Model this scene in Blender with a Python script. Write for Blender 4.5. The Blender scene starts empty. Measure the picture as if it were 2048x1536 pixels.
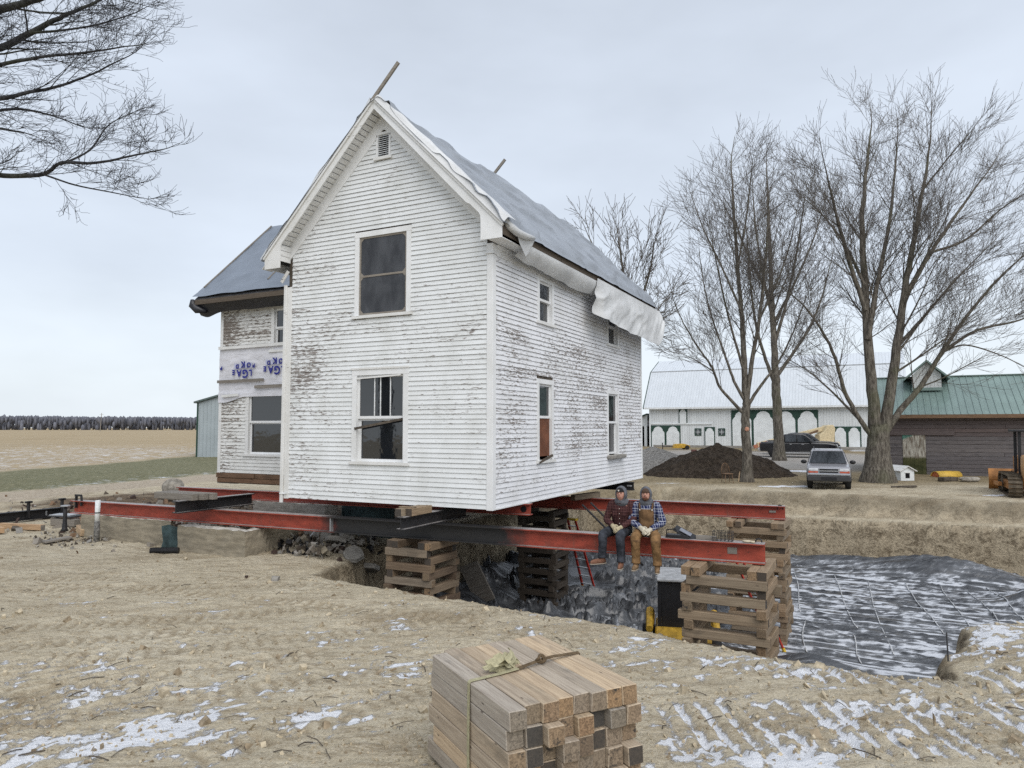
import bpy, bmesh, math, random
import numpy as np
from mathutils import Vector, Matrix, Euler

random.seed(7)
SC = bpy.context.scene
COL = SC.collection
PI = math.pi

# ------------------------------------------------------------------ camera
F_PX = 1420.0
PITCH = math.atan(87 / 1420.0)
EYE = 3.0
cam_d = bpy.data.cameras.new('camera')
cam_d.sensor_width = 36.0
cam_d.lens = F_PX / 2048 * 36.0
cam_d.clip_start = 0.05
cam_d.clip_end = 6000
cam = bpy.data.objects.new('camera', cam_d)
COL.objects.link(cam)
cam.location = (0, 0, EYE)
cam.rotation_euler = (PI / 2 + PITCH, 0, 0)
SC.camera = cam

# ------------------------------------------------------------------ sky and sun (overcast)
SUN_EL, SUN_AZ = math.radians(46), math.radians(162)      # azimuth from +Y clockwise: behind the camera, a little right
world = bpy.data.worlds.new('World')
SC.world = world
world.use_nodes = True
wn = world.node_tree
wn.nodes.clear()
w_out = wn.nodes.new('ShaderNodeOutputWorld')
w_bg = wn.nodes.new('ShaderNodeBackground')
w_bg.inputs['Strength'].default_value = 0.1
w_sky = wn.nodes.new('ShaderNodeTexSky')
w_sky.sky_type = 'NISHITA'
w_sky.sun_disc = False
w_sky.sun_elevation = SUN_EL
w_sky.sun_rotation = SUN_AZ
w_sky.dust_density = 4.0
w_tc = wn.nodes.new('ShaderNodeTexCoord')
w_sep = wn.nodes.new('ShaderNodeSeparateXYZ')
wn.links.new(w_tc.outputs['Generated'], w_sep.inputs[0])
w_map = wn.nodes.new('ShaderNodeMapping')
w_map.inputs['Scale'].default_value = (1.0, 1.0, 2.6)
wn.links.new(w_tc.outputs['Generated'], w_map.inputs[0])
w_ns = wn.nodes.new('ShaderNodeTexNoise')
w_ns.inputs['Scale'].default_value = 1.7
w_ns.inputs['Detail'].default_value = 5
w_ns.inputs['Roughness'].default_value = 0.52
wn.links.new(w_map.outputs[0], w_ns.inputs['Vector'])
w_rp = wn.nodes.new('ShaderNodeValToRGB')                 # cloud deck: thinner and brighter low down
for i, (p, c) in enumerate([(0.0, (7.0, 7.55, 8.0)), (0.06, (6.6, 7.2, 7.7)), (0.20, (5.3, 5.85, 6.6)), (0.5, (4.9, 5.4, 6.15)), (1.0, (4.9, 5.35, 6.1))]):
    e = w_rp.color_ramp.elements[i] if i < 2 else w_rp.color_ramp.elements.new(p)
    e.position = p
    e.color = (c[0], c[1], c[2], 1)
wn.links.new(w_sep.outputs[2], w_rp.inputs[0])
w_nr = wn.nodes.new('ShaderNodeMapRange')
w_nr.inputs['From Min'].default_value = 0.25
w_nr.inputs['From Max'].default_value = 0.75
w_nr.inputs['To Min'].default_value = 0.83
w_nr.inputs['To Max'].default_value = 1.17
wn.links.new(w_ns.outputs[0], w_nr.inputs[0])
w_mul = wn.nodes.new('ShaderNodeMixRGB')
w_mul.blend_type = 'MULTIPLY'
w_mul.inputs[0].default_value = 1
wn.links.new(w_rp.outputs[0], w_mul.inputs[1])
wn.links.new(w_nr.outputs[0], w_mul.inputs[2])
w_mix = wn.nodes.new('ShaderNodeMixRGB')
w_mix.inputs[0].default_value = 0.9
wn.links.new(w_sky.outputs[0], w_mix.inputs[1])
wn.links.new(w_mul.outputs[0], w_mix.inputs[2])
wn.links.new(w_mix.outputs[0], w_bg.inputs['Color'])
wn.links.new(w_bg.outputs[0], w_out.inputs[0])

sun_d = bpy.data.lights.new('sun', 'SUN')
sun_d.energy = 1.35
sun_d.angle = math.radians(50)
sun_d.color = (1.0, 0.97, 0.93)
sun = bpy.data.objects.new('sun', sun_d)
COL.objects.link(sun)
sdir = Vector((math.sin(SUN_AZ) * math.cos(SUN_EL), math.cos(SUN_AZ) * math.cos(SUN_EL), math.sin(SUN_EL)))
sun.rotation_euler = sdir.to_track_quat('Z', 'Y').to_euler()

SC.view_settings.view_transform = 'Standard'
SC.view_settings.look = 'None'
SC.view_settings.gamma = 1.0
SC.view_settings.exposure = 0.5
SC.view_settings.use_curve_mapping = False
SC.render.engine = 'CYCLES'
SC.cycles.max_bounces = 5
SC.cycles.diffuse_bounces = 3
SC.cycles.glossy_bounces = 2
SC.cycles.transparent_max_bounces = 6
SC.cycles.use_adaptive_sampling = True
SC.cycles.adaptive_threshold = 0.012
SC.cycles.use_denoising = False

# ------------------------------------------------------------------ measuring: a sight line met with the ground or a distance
_fw = np.array([0, math.cos(PITCH), math.sin(PITCH)])
_up = np.array([0, -math.sin(PITCH), math.cos(PITCH)])
def ray(x, y):
    return _fw * F_PX + np.array([x - 1024.0, 0, 0]) + _up * (768 - y)
def at_z(x, y, z):
    d = ray(x, y)
    return np.array([0, 0, EYE]) + d * ((z - EYE) / d[2])
def at_y(x, y, Y):
    d = ray(x, y)
    return np.array([0, 0, EYE]) + d * (Y / d[1])

# house frame: corner nearest the camera, local x along the gable wall, local y along the long wall
HA = math.radians(27)
EX = np.array([math.cos(HA), -math.sin(HA)])
EY = np.array([math.sin(HA), math.cos(HA)])
HC = np.array([-0.401, 14.354])
HZ = 1.354
def hl(x, y):
    return HC + EX * x + EY * y
def hw(x, y, z):
    p = hl(x, y)
    return Vector((p[0], p[1], z))
def to_hl(X, Y):
    dx, dy = X - HC[0], Y - HC[1]
    return dx * EX[0] + dy * EX[1], dx * EY[0] + dy * EY[1]

# ------------------------------------------------------------------ helpers
def tag(o, label=None, cat=None, group=None, kind=None):
    if label: o['label'] = label
    if cat: o['category'] = cat
    if group: o['group'] = group
    if kind or cat: o['kind'] = kind or 'thing'
    return o
def empty(name, loc=(0, 0, 0), rz=0.0, label=None, cat=None, group=None, parent=None):
    o = bpy.data.objects.new(name, None)
    o.empty_display_size = 0.1
    COL.objects.link(o)
    o.location = loc
    o.rotation_euler = (0, 0, rz)
    o.parent = parent
    tag(o, label, cat, group)
    return o
def link(name, me, parent=None, loc=None, rot=None, scale=None):
    o = bpy.data.objects.new(name, me)
    COL.objects.link(o)
    if parent: o.parent = parent
    if loc is not None: o.location = loc
    if rot is not None: o.rotation_euler = rot
    if scale is not None: o.scale = scale
    return o
def mesh(name, vs, fs, mats, mi=None, smooth=False):
    me = bpy.data.meshes.new(name)
    me.from_pydata([tuple(v) for v in vs], [], fs)
    if not isinstance(mats, (list, tuple)): mats = [mats]
    for m in mats: me.materials.append(m)
    if mi is not None: me.polygons.foreach_set('material_index', mi)
    if smooth: me.polygons.foreach_set('use_smooth', [True] * len(me.polygons))
    me.update()
    return me
def copy_tree(o, parent=None):
    c = o.copy()
    COL.objects.link(c)
    c.parent = parent
    for ch in list(o.children): copy_tree(ch, c)
    return c
def grid_mesh(name, P, mats, smooth=True, attrs=None, closed=False):
    """P: (n, m, 3) array of points -> quad grid mesh"""
    n, m = P.shape[:2]
    idx = np.arange(n * m).reshape(n, m)
    if closed: idx = np.concatenate([idx, idx[:, :1]], 1)
    q = np.stack([idx[:-1, :-1], idx[:-1, 1:], idx[1:, 1:], idx[1:, :-1]], -1).reshape(-1, 4)
    me = bpy.data.meshes.new(name)
    me.vertices.add(n * m)
    me.vertices.foreach_set('co', P.reshape(-1).astype(np.float32))
    me.loops.add(q.size)
    me.loops.foreach_set('vertex_index', q.reshape(-1).astype(np.int32))
    me.polygons.add(len(q))
    me.polygons.foreach_set('loop_start', (np.arange(len(q)) * 4).astype(np.int32))
    if smooth: me.polygons.foreach_set('use_smooth', np.ones(len(q), bool))
    if not isinstance(mats, (list, tuple)): mats = [mats]
    for mm in mats: me.materials.append(mm)
    for k, a in (attrs or {}).items():
        at = me.attributes.new(k, 'FLOAT', 'POINT')
        at.data.foreach_set('value', a.reshape(-1).astype(np.float32))
    me.update(calc_edges=True)
    me.validate()
    return me

class MB:
    """collects shapes of ONE piece, with a material number per face"""
    def __init__(s): s.v, s.f, s.m = [], [], []
    def add(s, vs, fs, mi=0, T=None):
        o = len(s.v)
        for v in vs:
            v = Vector(v)
            s.v.append(T @ v if T is not None else v)
        for k, f in enumerate(fs):
            s.f.append([o + i for i in f])
            s.m.append(mi[k] if isinstance(mi, (list, tuple)) else mi)
        return s
    def box(s, c, d, mi=0, T=None, taper=None):
        x, y, z = d[0] / 2, d[1] / 2, d[2] / 2
        tx, ty = taper or (1, 1)
        vs = [(-x, -y, -z), (x, -y, -z), (x, y, -z), (-x, y, -z), (-x * tx, -y * ty, z), (x * tx, -y * ty, z), (x * tx, y * ty, z), (-x * tx, y * ty, z)]
        vs = [(a + c[0], b + c[1], e + c[2]) for a, b, e in vs]
        return s.add(vs, [(0, 3, 2, 1), (4, 5, 6, 7), (0, 1, 5, 4), (1, 2, 6, 5), (2, 3, 7, 6), (3, 0, 4, 7)], mi, T)
    def b2(s, a, b, mi=0, T=None):
        return s.box([(a[i] + b[i]) / 2 for i in range(3)], [abs(b[i] - a[i]) for i in range(3)], mi, T)
    def bar(s, p, q, w, h=None, mi=0, up=(0, 0, 1), T=None):
        p, q = Vector(p), Vector(q)
        d = (q - p).normalized()
        u = Vector(up)
        if abs(d.dot(u)) > 0.98: u = Vector((1, 0, 0))
        sx = d.cross(u).normalized()
        sz = sx.cross(d).normalized()
        h = h or w
        vs = []
        for e in (p, q):
            for a, b in ((-1, -1), (1, -1), (1, 1), (-1, 1)):
                vs.append(e + sx * (a * w / 2) + sz * (b * h / 2))
        return s.add(vs, [(3, 2, 1, 0), (4, 5, 6, 7), (0, 1, 5, 4), (1, 2, 6, 5), (2, 3, 7, 6), (3, 0, 4, 7)], mi, T)
    def tube(s, pts, r, n=8, mi=0, caps=True, T=None):
        pts = [Vector(p) for p in pts]
        k = len(pts)
        rs = r if isinstance(r, (list, tuple)) else [r] * k
        t0 = (pts[1] - pts[0]).normalized()
        u = Vector((0, 0, 1)) if abs(t0.z) < 0.9 else Vector((1, 0, 0))
        u = (u - t0 * u.dot(t0)).normalized()
        vs, fs = [], []
        for i, p in enumerate(pts):
            t = (pts[min(i + 1, k - 1)] - pts[max(i - 1, 0)]).normalized()
            u = (u - t * u.dot(t))
            u = u.normalized() if u.length > 1e-6 else t.orthogonal().normalized()
            w = t.cross(u)
            for j in range(n):
                a = 2 * PI * j / n
                vs.append(p + (u * math.cos(a) + w * math.sin(a)) * rs[i])
        for i in range(k - 1):
            for j in range(n):
                fs.append((i * n + j, i * n + (j + 1) % n, (i + 1) * n + (j + 1) % n, (i + 1) * n + j))
        if caps:
            fs.append(tuple(range(n - 1, -1, -1)))
            fs.append(tuple((k - 1) * n + j for j in range(n)))
        return s.add(vs, fs, mi, T)
    def prism(s, poly, d0, d1, fn, mi=0, T=None):
        """polygon (list of 2-tuples) extruded between depths d0, d1; fn(a, b, d) -> xyz"""
        n = len(poly)
        vs = [fn(a, b, d0) for a, b in poly] + [fn(a, b, d1) for a, b in poly]
        fs = [tuple(range(n - 1, -1, -1)), tuple(range(n, 2 * n))] + [(i, (i + 1) % n, n + (i + 1) % n, n + i) for i in range(n)]
        return s.add(vs, fs, mi, T)
    def loft(s, rings, mi=0, caps=True, T=None):
        n = len(rings[0])
        vs = [p for r in rings for p in r]
        fs = []
        for i in range(len(rings) - 1):
            for j in range(n):
                fs.append((i * n + j, i * n + (j + 1) % n, (i + 1) * n + (j + 1) % n, (i + 1) * n + j))
        if caps:
            fs.append(tuple(range(n - 1, -1, -1)))
            fs.append(tuple((len(rings) - 1) * n + j for j in range(n)))
        return s.add(vs, fs, mi, T)
    def lathe(s, prof, n=16, axis='z', c=(0, 0, 0), mi=0, T=None):
        rings = []
        for r, h in prof:
            ring = []
            for j in range(n):
                a = 2 * PI * j / n
                x, y = r * math.cos(a), r * math.sin(a)
                ring.append(Vector({'z': (x, y, h), 'x': (h, x, y), 'y': (x, h, -y)}[axis]) + Vector(c))
            rings.append(ring)
        return s.loft(rings, mi, True, T)
    def sphere(s, c, r, n=12, m=8, mi=0, T=None):
        rx, ry, rz = r if isinstance(r, (list, tuple)) else (r, r, r)
        rings = []
        for i in range(m + 1):
            ph = -PI / 2 + PI * i / m
            cr = max(math.cos(ph), 1e-3)
            rings.append([Vector((c[0] + rx * cr * math.cos(2 * PI * j / n), c[1] + ry * cr * math.sin(2 * PI * j / n), c[2] + rz * math.sin(ph))) for j in range(n)])
        return s.loft(rings, mi, True, T)
    def mesh(s, name, mats, smooth=False, bevel=0.0, seg=1, fixn=True):
        me = mesh(name, s.v, s.f, mats, s.m, smooth)
        if bevel or fixn:
            bm = bmesh.new()
            bm.from_mesh(me)
            if fixn: bmesh.ops.recalc_face_normals(bm, faces=bm.faces)
            if bevel:
                bmesh.ops.bevel(bm, geom=[e for e in bm.edges if len(e.link_faces) == 2 and e.calc_face_angle(0) > 0.5], offset=bevel, segments=seg, profile=0.5, affect='EDGES', clamp_overlap=True)
            bm.to_mesh(me)
            bm.free()
            me.update()
        return me
    def build(s, name, mats, parent=None, smooth=False, bevel=0.0, seg=1, **k):
        return link(name, s.mesh(name, mats, smooth, bevel, seg), parent, **k)

# value noise for shaping meshes
def _h(ix, iy, s):
    n = (ix.astype(np.int64) * 374761393 + iy.astype(np.int64) * 668265263 + s * 974634777) & 0xffffffff
    n = ((n ^ (n >> 13)) * 1274126177) & 0xffffffff
    return ((n ^ (n >> 16)) & 0xffff) / 65535.0
def vn(x, y, s=0):
    x, y = np.asarray(x, float), np.asarray(y, float)
    ix, iy = np.floor(x), np.floor(y)
    fx, fy = x - ix, y - iy
    fx, fy = fx * fx * fx * (fx * (fx * 6 - 15) + 10), fy * fy * fy * (fy * (fy * 6 - 15) + 10)
    a, b, c, d = _h(ix, iy, s), _h(ix + 1, iy, s), _h(ix, iy + 1, s), _h(ix + 1, iy + 1, s)
    return a + (b - a) * fx + (c - a) * fy + (a - b - c + d) * fx * fy
def fbm(x, y, s=0, o=4, g=0.5):
    t, a, w = 0.0, 1.0, 0.0
    for i in range(o):
        t = t + vn(x * 2 ** i + 17.3 * i, y * 2 ** i - 9.1 * i, s + i) * a
        w += a
        a *= g
    return t / w
def sstep(a, b, x):
    t = np.clip((np.asarray(x, float) - a) / (b - a), 0, 1)
    return t * t * (3 - 2 * t)

# ------------------------------------------------------------------ materials
class NT:
    def __init__(s, name, rough=0.7, spec=0.3):
        s.m = bpy.data.materials.new(name)
        s.m.use_nodes = True
        s.t = s.m.node_tree
        s.t.nodes.clear()
        s.o = s.t.nodes.new('ShaderNodeOutputMaterial')
        s.p = s.t.nodes.new('ShaderNodeBsdfPrincipled')
        s.t.links.new(s.p.outputs[0], s.o.inputs[0])
        s.set('Roughness', rough)
        s.set('Specular IOR Level', spec)
        s._tc = None
    def put(s, sock, v):
        if isinstance(v, bpy.types.NodeSocket): s.t.links.new(v, sock)
        elif v is not None:
            if isinstance(v, (tuple, list)) and sock.type == 'RGBA' and len(v) == 3: v = (*v, 1)
            sock.default_value = v
    def set(s, k, v): s.put(s.p.inputs[k], v)
    def n(s, t, ins=None, **at):
        nd = s.t.nodes.new('ShaderNode' + t)
        for k, v in at.items(): setattr(nd, k, v)
        for k, v in (ins or {}).items(): s.put(nd.inputs[k], v)
        return nd
    def co(s, kind='Object'):
        if not s._tc: s._tc = s.n('TexCoord')
        return s._tc.outputs[kind]
    def pos(s): return s.n('NewGeometry').outputs['Position']
    def map(s, vec, scale=(1, 1, 1), loc=(0, 0, 0), rot=(0, 0, 0)):
        return s.n('Mapping', {0: vec, 1: loc, 2: rot, 3: scale}).outputs[0]
    def noise(s, vec, scale, detail=4, rough=0.55, dist=0.0):
        return s.n('TexNoise', {'Vector': vec, 'Scale': scale, 'Detail': detail, 'Roughness': rough, 'Distortion': dist}).outputs[0]
    def voro(s, vec, scale, feature='F1', out=0): return s.n('TexVoronoi', {'Vector': vec, 'Scale': scale}, feature=feature).outputs[out]
    def math(s, op, a, b=None, c=None, clamp=False):
        return s.n('Math', {0: a, 1: b, 2: c}, operation=op, use_clamp=clamp).outputs[0]
    def rng(s, v, a, b, c=0.0, d=1.0): return s.n('MapRange', {0: v, 1: a, 2: b, 3: c, 4: d}, interpolation_type='SMOOTHSTEP').outputs[0]
    def mix(s, f, a, b, mode='MIX'): return s.n('MixRGB', {0: f, 1: a, 2: b}, blend_type=mode).outputs[0]
    def ramp(s, f, stops):
        nd = s.n('ValToRGB', {0: f})
        for i, (p, c) in enumerate(stops):
            e = nd.color_ramp.elements[i] if i < 2 else nd.color_ramp.elements.new(p)
            e.position = p
            e.color = (*c, 1)
        return nd.outputs[0]
    def attr(s, name): return s.n('Attribute', attribute_name=name).outputs['Fac']
    def rand(s): return s.n('ObjectInfo').outputs['Random']
    def xyz(s, v): return s.n('SeparateXYZ', {0: v}).outputs
    def vec(s, x, y, z): return s.n('CombineXYZ', {0: x, 1: y, 2: z}).outputs[0]
    def bump(s, h, st=0.3, d=0.02):
        b = s.n('Bump', {'Height': h, 'Strength': st, 'Distance': d}).outputs[0]
        s.set('Normal', b)
        return b
    def done(s, col=None):
        if col is not None: s.set('Base Color', col)
        return s.m

def plain(name, col, rough=0.7, spec=0.3, metal=0.0, var=0.15, scale=8.0, bump=0.0):
    t = NT(name, rough, spec)
    n = t.noise(t.co(), scale, 5)
    t.set('Metallic', metal)
    c = t.mix(t.rng(n, 0.3, 0.7), tuple(x * (1 - var) for x in col), tuple(min(1, x * (1 + var)) for x in col))
    if bump: t.bump(t.noise(t.co(), scale * 6, 4), bump, 0.01)
    return t.done(c)

def peel(name, amount, bands=(), tint=(0.77, 0.79, 0.80), wood=(0.23, 0.205, 0.19), left=None, fine=1.0):
    """old white oil paint flaking off grey wood, on boards lying along s = x + y, heights z"""
    t = NT(name, 0.55, 0.35)
    x, y, z = t.xyz(t.co())[:3]
    s = t.math('ADD', x, y)
    row = t.math('FLOOR', t.math('DIVIDE', z, 0.1016))
    wn_ = t.n('TexWhiteNoise', {'W': row}, noise_dimensions='1D').outputs[0]
    sv = t.math('ADD', s, t.math('MULTIPLY', wn_, 37.0))
    v1 = t.vec(t.math('MULTIPLY', sv, 6.0 * fine), row, t.math('MULTIPLY', z, 34.0))
    n1 = t.noise(v1, 1.0, 6, 0.66, 0.35)
    v2 = t.vec(t.math('MULTIPLY', s, 0.75), t.math('MULTIPLY', wn_, 1.6), t.math('MULTIPLY', z, 0.9))
    n2 = t.noise(v2, 1.0, 3, 0.5)
    f = t.math('ADD', t.math('MULTIPLY', n1, 0.62), t.math('MULTIPLY', n2, 0.26))
    low = t.math('FRACT', t.math('DIVIDE', z, 0.1016))
    f = t.math('ADD', f, t.math('MULTIPLY', t.rng(low, 0.0, 0.35, 1.0, 0.0), 0.03))
    f = t.math('ADD', f, amount - 0.352)
    for (lo, hi, gain) in bands:
        b = t.math('MULTIPLY', t.rng(z, lo, lo + 0.6), t.rng(z, hi, hi + 0.6, 1.0, 0.0))
        f = t.math('ADD', f, t.math('MULTIPLY', b, gain))
    if left is not None:
        f = t.math('ADD', f, t.math('MULTIPLY', t.rng(x, left[0], left[1], 1.0, 0.0), left[2]))
    mask = t.rng(f, 0.295, 0.325)
    edge = t.rng(f, 0.27, 0.30)
    grain = t.noise(t.vec(t.math('MULTIPLY', s, 6), y, t.math('MULTIPLY', z, 180)), 1.0, 3)
    wcol = t.mix(grain, tuple(c * 0.62 for c in wood), tuple(c * 1.45 for c in wood))
    dirt = t.noise(t.vec(t.math('MULTIPLY', s, 1.6), 0.0, t.math('MULTIPLY', z, 1.2)), 1.0, 5, 0.6)
    pcol = t.mix(t.rng(dirt, 0.35, 0.75), tint, tuple(c * 0.86 for c in (tint[0], tint[1] * 0.995, tint[2] * 0.97)))
    pcol = t.mix(t.math('MULTIPLY', edge, 0.35), pcol, (0.5, 0.48, 0.45))
    t.bump(t.math('SUBTRACT', 1.0, mask), 0.5, 0.003)
    return t.done(t.mix(mask, pcol, wcol))

M = {}
M['paint_front'] = peel('peeling_paint_front', 0.108, bands=[(1.4, 4.2, 0.03)], left=(-5.4, -3.6, 0.055))
M['paint_side'] = peel('peeling_paint_side', 0.128, bands=[(0.6, 3.6, 0.045)], tint=(0.79, 0.80, 0.83))
M['paint_wing'] = peel('peeling_paint_wing', 0.138, bands=[(3.9, 4.7, 0.075)], tint=(0.74, 0.74, 0.72), wood=(0.19, 0.16, 0.135), left=(-10.4, -9.6, 0.06))
M['trim'] = peel('peeling_paint_trim', 0.03, tint=(0.80, 0.81, 0.82))
M['trim_worn'] = peel('peeling_paint_worn_trim', 0.105, tint=(0.74, 0.74, 0.73), wood=(0.17, 0.15, 0.135))
M['white_metal'] = plain('white_painted_metal', (0.74, 0.76, 0.77), 0.4, 0.4)
M['dark_wood'] = plain('dark_bare_wood', (0.09, 0.075, 0.06), 0.85, 0.2, var=0.4, scale=6)
M['void'] = plain('dark_interior_shade', (0.012, 0.012, 0.014), 0.9, 0.1)  # near-black faces in openings: interior shade put into the colour

def wood_mat(name, cols, rough=0.8, grain=26.0, end=False):
    t = NT(name, rough, 0.25)
    c = t.co('Object')
    off = t.math('MULTIPLY', t.rand(), 50.0)
    v = t.n('VectorMath', {0: c, 1: t.vec(off, off, off)}, operation='ADD').outputs[0]
    r = t.rand()
    base = t.ramp(r, [(i / (len(cols) - 1), k) for i, k in enumerate(cols)])
    if end:
        ring = t.noise(t.map(v, (1, 18, 18)), 2.2, 4, 0.6, 1.5)
        col = t.mix(t.rng(ring, 0.3, 0.7), t.mix(1.0, base, (0.42, 0.40, 0.38), 'MULTIPLY'), t.mix(1.0, base, (1.0, 0.96, 0.9), 'MULTIPLY'))
        st = t.noise(v, 9, 5, 0.7)
        dark = t.math('MULTIPLY', t.rng(t.n('TexWhiteNoise', {'W': t.math('MULTIPLY', r, 91.7)}, noise_dimensions='1D').outputs[0], 0.66, 0.7), 0.8)
        col = t.mix(dark, col, (0.035, 0.036, 0.037))
        col = t.mix(t.rng(st, 0.56, 0.68), col, (0.05, 0.045, 0.04))
        t.bump(ring, 0.4, 0.004)
    else:
        g = t.noise(t.map(v, (1.3, grain, grain)), 1.6, 5, 0.6, 0.6)
        bl = t.noise(t.map(v, (1.2, 3, 3)), 1.8, 4, 0.6)
        col = t.mix(t.rng(g, 0.25, 0.75), t.mix(1.0, base, (0.70, 0.66, 0.63), 'MULTIPLY'), t.mix(1.0, base, (1.14, 1.13, 1.10), 'MULTIPLY'))
        col = t.mix(t.math('MULTIPLY', t.rng(bl, 0.54, 0.74), 0.5), col, t.mix(1.0, base, (0.36, 0.38, 0.40), 'MULTIPLY'))
        kn = t.voro(t.map(v, (1.6, 5, 5)), 2.0)
        col = t.mix(t.rng(kn, 0.05, 0.11, 0.7, 0.0), col, (0.06, 0.04, 0.03))
        t.bump(g, 0.35, 0.004)
    return t.done(col)
M['oak'] = wood_mat('sawn_oak', [(0.47, 0.37, 0.255), (0.40, 0.34, 0.27), (0.56, 0.44, 0.305), (0.33, 0.305, 0.27), (0.50, 0.405, 0.295), (0.41, 0.375, 0.33)])
M['oak_end'] = wood_mat('sawn_oak_end_grain', [(0.36, 0.24, 0.15), (0.30, 0.25, 0.19), (0.40, 0.27, 0.16), (0.27, 0.24, 0.20), (0.34, 0.25, 0.17), (0.31, 0.28, 0.24)], end=True)
M['crib'] = wood_mat('weathered_crib_oak', [(0.30, 0.225, 0.15), (0.235, 0.19, 0.14), (0.34, 0.25, 0.165), (0.27, 0.22, 0.16)])
M['crib_end'] = wood_mat('weathered_crib_oak_end', [(0.31, 0.215, 0.135), (0.22, 0.175, 0.125), (0.36, 0.25, 0.155), (0.24, 0.19, 0.14)], end=True)
M['grey_wood'] = wood_mat('grey_weathered_wood', [(0.27, 0.25, 0.225), (0.22, 0.205, 0.185), (0.31, 0.285, 0.25)])
M['new_wood'] = wood_mat('fresh_cut_wood', [(0.52, 0.36, 0.22), (0.46, 0.31, 0.19), (0.55, 0.42, 0.28)])
M['sill_wood'] = wood_mat('old_brown_sill_wood', [(0.20, 0.12, 0.075), (0.16, 0.10, 0.065), (0.23, 0.15, 0.095)])

def steel(name, col, dark=None, rough=0.55):
    """painted steel, scuffed and dirty; dark = (x0, x1, soft): stretch turned near-black, along its own x"""
    t = NT(name, rough, 0.4)
    c = t.co()
    n = t.noise(t.map(c, (1, 3, 3)), 3.0, 6, 0.65)
    n2 = t.noise(c, 22, 5, 0.7)
    k = t.mix(t.rng(n, 0.3, 0.75), col, tuple(x * 0.55 for x in col))
    k = t.mix(t.rng(n2, 0.57, 0.70, 0, .8), k, (0.075, 0.038, 0.03))
    scr_ = t.noise(t.map(c, (1.2, 14, 14)), 2.0, 4, .7, .5)
    k = t.mix(t.rng(scr_, 0.64, 0.72, 0, .35), k, tuple(min(1, x * 1.3 + .12) for x in col))
    drt = t.noise(t.map(c, (2.5, 1, .6)), 1.6, 5, .7)
    k = t.mix(t.rng(drt, 0.55, 0.75, 0, .45), k, (0.13, 0.095, 0.07) if col[0] > .2 else tuple(x * 1.8 for x in col))
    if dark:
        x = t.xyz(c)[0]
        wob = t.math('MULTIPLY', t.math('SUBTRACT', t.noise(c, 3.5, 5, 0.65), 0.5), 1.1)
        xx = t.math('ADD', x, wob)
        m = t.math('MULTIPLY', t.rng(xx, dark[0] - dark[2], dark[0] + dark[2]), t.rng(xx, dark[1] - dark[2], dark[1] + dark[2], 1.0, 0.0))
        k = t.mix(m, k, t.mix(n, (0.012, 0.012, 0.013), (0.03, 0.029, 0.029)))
    t.bump(n2, 0.12, 0.004)
    return t.done(k)
M['red_steel'] = steel('red_oxide_steel', (0.36, 0.062, 0.038))
M['black_steel'] = steel('black_steel', (0.022, 0.022, 0.024))
M['worn_dark'] = None
M['worn_steel'] = plain('worn_bare_steel_top', (0.36, 0.34, 0.33), 0.5, 0.4, 0.2, var=0.3, scale=5)
M['grey_steel'] = plain('grey_galvanised_steel', (0.42, 0.43, 0.44), 0.45, 0.5, 0.5, var=0.2)

def concrete(name, col):
    t = NT(name, 0.9, 0.2)
    c = t.co()
    n = t.noise(t.map(c, (1, 1, 4)), 2.5, 6, 0.6)
    n2 = t.noise(c, 18, 5, 0.7)
    z = t.xyz(c)[2]
    k = t.mix(t.rng(n, 0.3, 0.7), tuple(x * 0.72 for x in col), tuple(x * 1.2 for x in col))
    k = t.mix(t.rng(n2, 0.6, 0.74, 0, .6), k, tuple(x * 0.5 for x in col))
    ln = t.math('ABSOLUTE', t.math('SUBTRACT', t.math('FRACT', t.math('MULTIPLY', z, 5.2)), 0.5))
    k = t.mix(t.rng(ln, 0.46, 0.5, 0.0, 0.35), k, tuple(x * 0.5 for x in col))
    t.bump(t.math('ADD', n, n2), 0.6, 0.012)
    return t.done(k)
M['concrete'] = concrete('old_board_formed_concrete', (0.285, 0.25, 0.19))
M['concrete_top'] = plain('pale_frosted_concrete_top', (0.52, 0.50, 0.45), 0.9, 0.2, var=0.3, scale=9)
M['concrete_grey'] = concrete('grey_broken_concrete', (0.30, 0.285, 0.26))
M['teal'] = plain('teal_painted_concrete', (0.045, 0.072, 0.076), 0.8, 0.25, var=0.4, scale=4, bump=0.4)
M['rock'] = plain('field_stone', (0.30, 0.275, 0.235), 0.9, 0.2, var=0.35, scale=5, bump=0.5)

def glass(name, col=(0.012, 0.014, 0.017), wav=0.02):
    t = NT(name, 0.04, 1.0)
    t.bump(t.noise(t.co(), 3.5, 2), wav, 0.1)
    return t.done(col)
M['glass'] = glass('old_window_glass')
M['car_glass'] = glass('car_glass', (0.02, 0.024, 0.028), 0.01)
def screen():
    t = NT('dusty_insect_screen', 0.55, 0.3)
    n = t.noise(t.map(t.co(), (1, 1, 0.5)), 3.0, 5, 0.6)
    return t.done(t.mix(t.rng(n, 0.3, 0.7), (0.035, 0.038, 0.045), (0.075, 0.08, 0.09)))
M['screen'] = screen()

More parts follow.
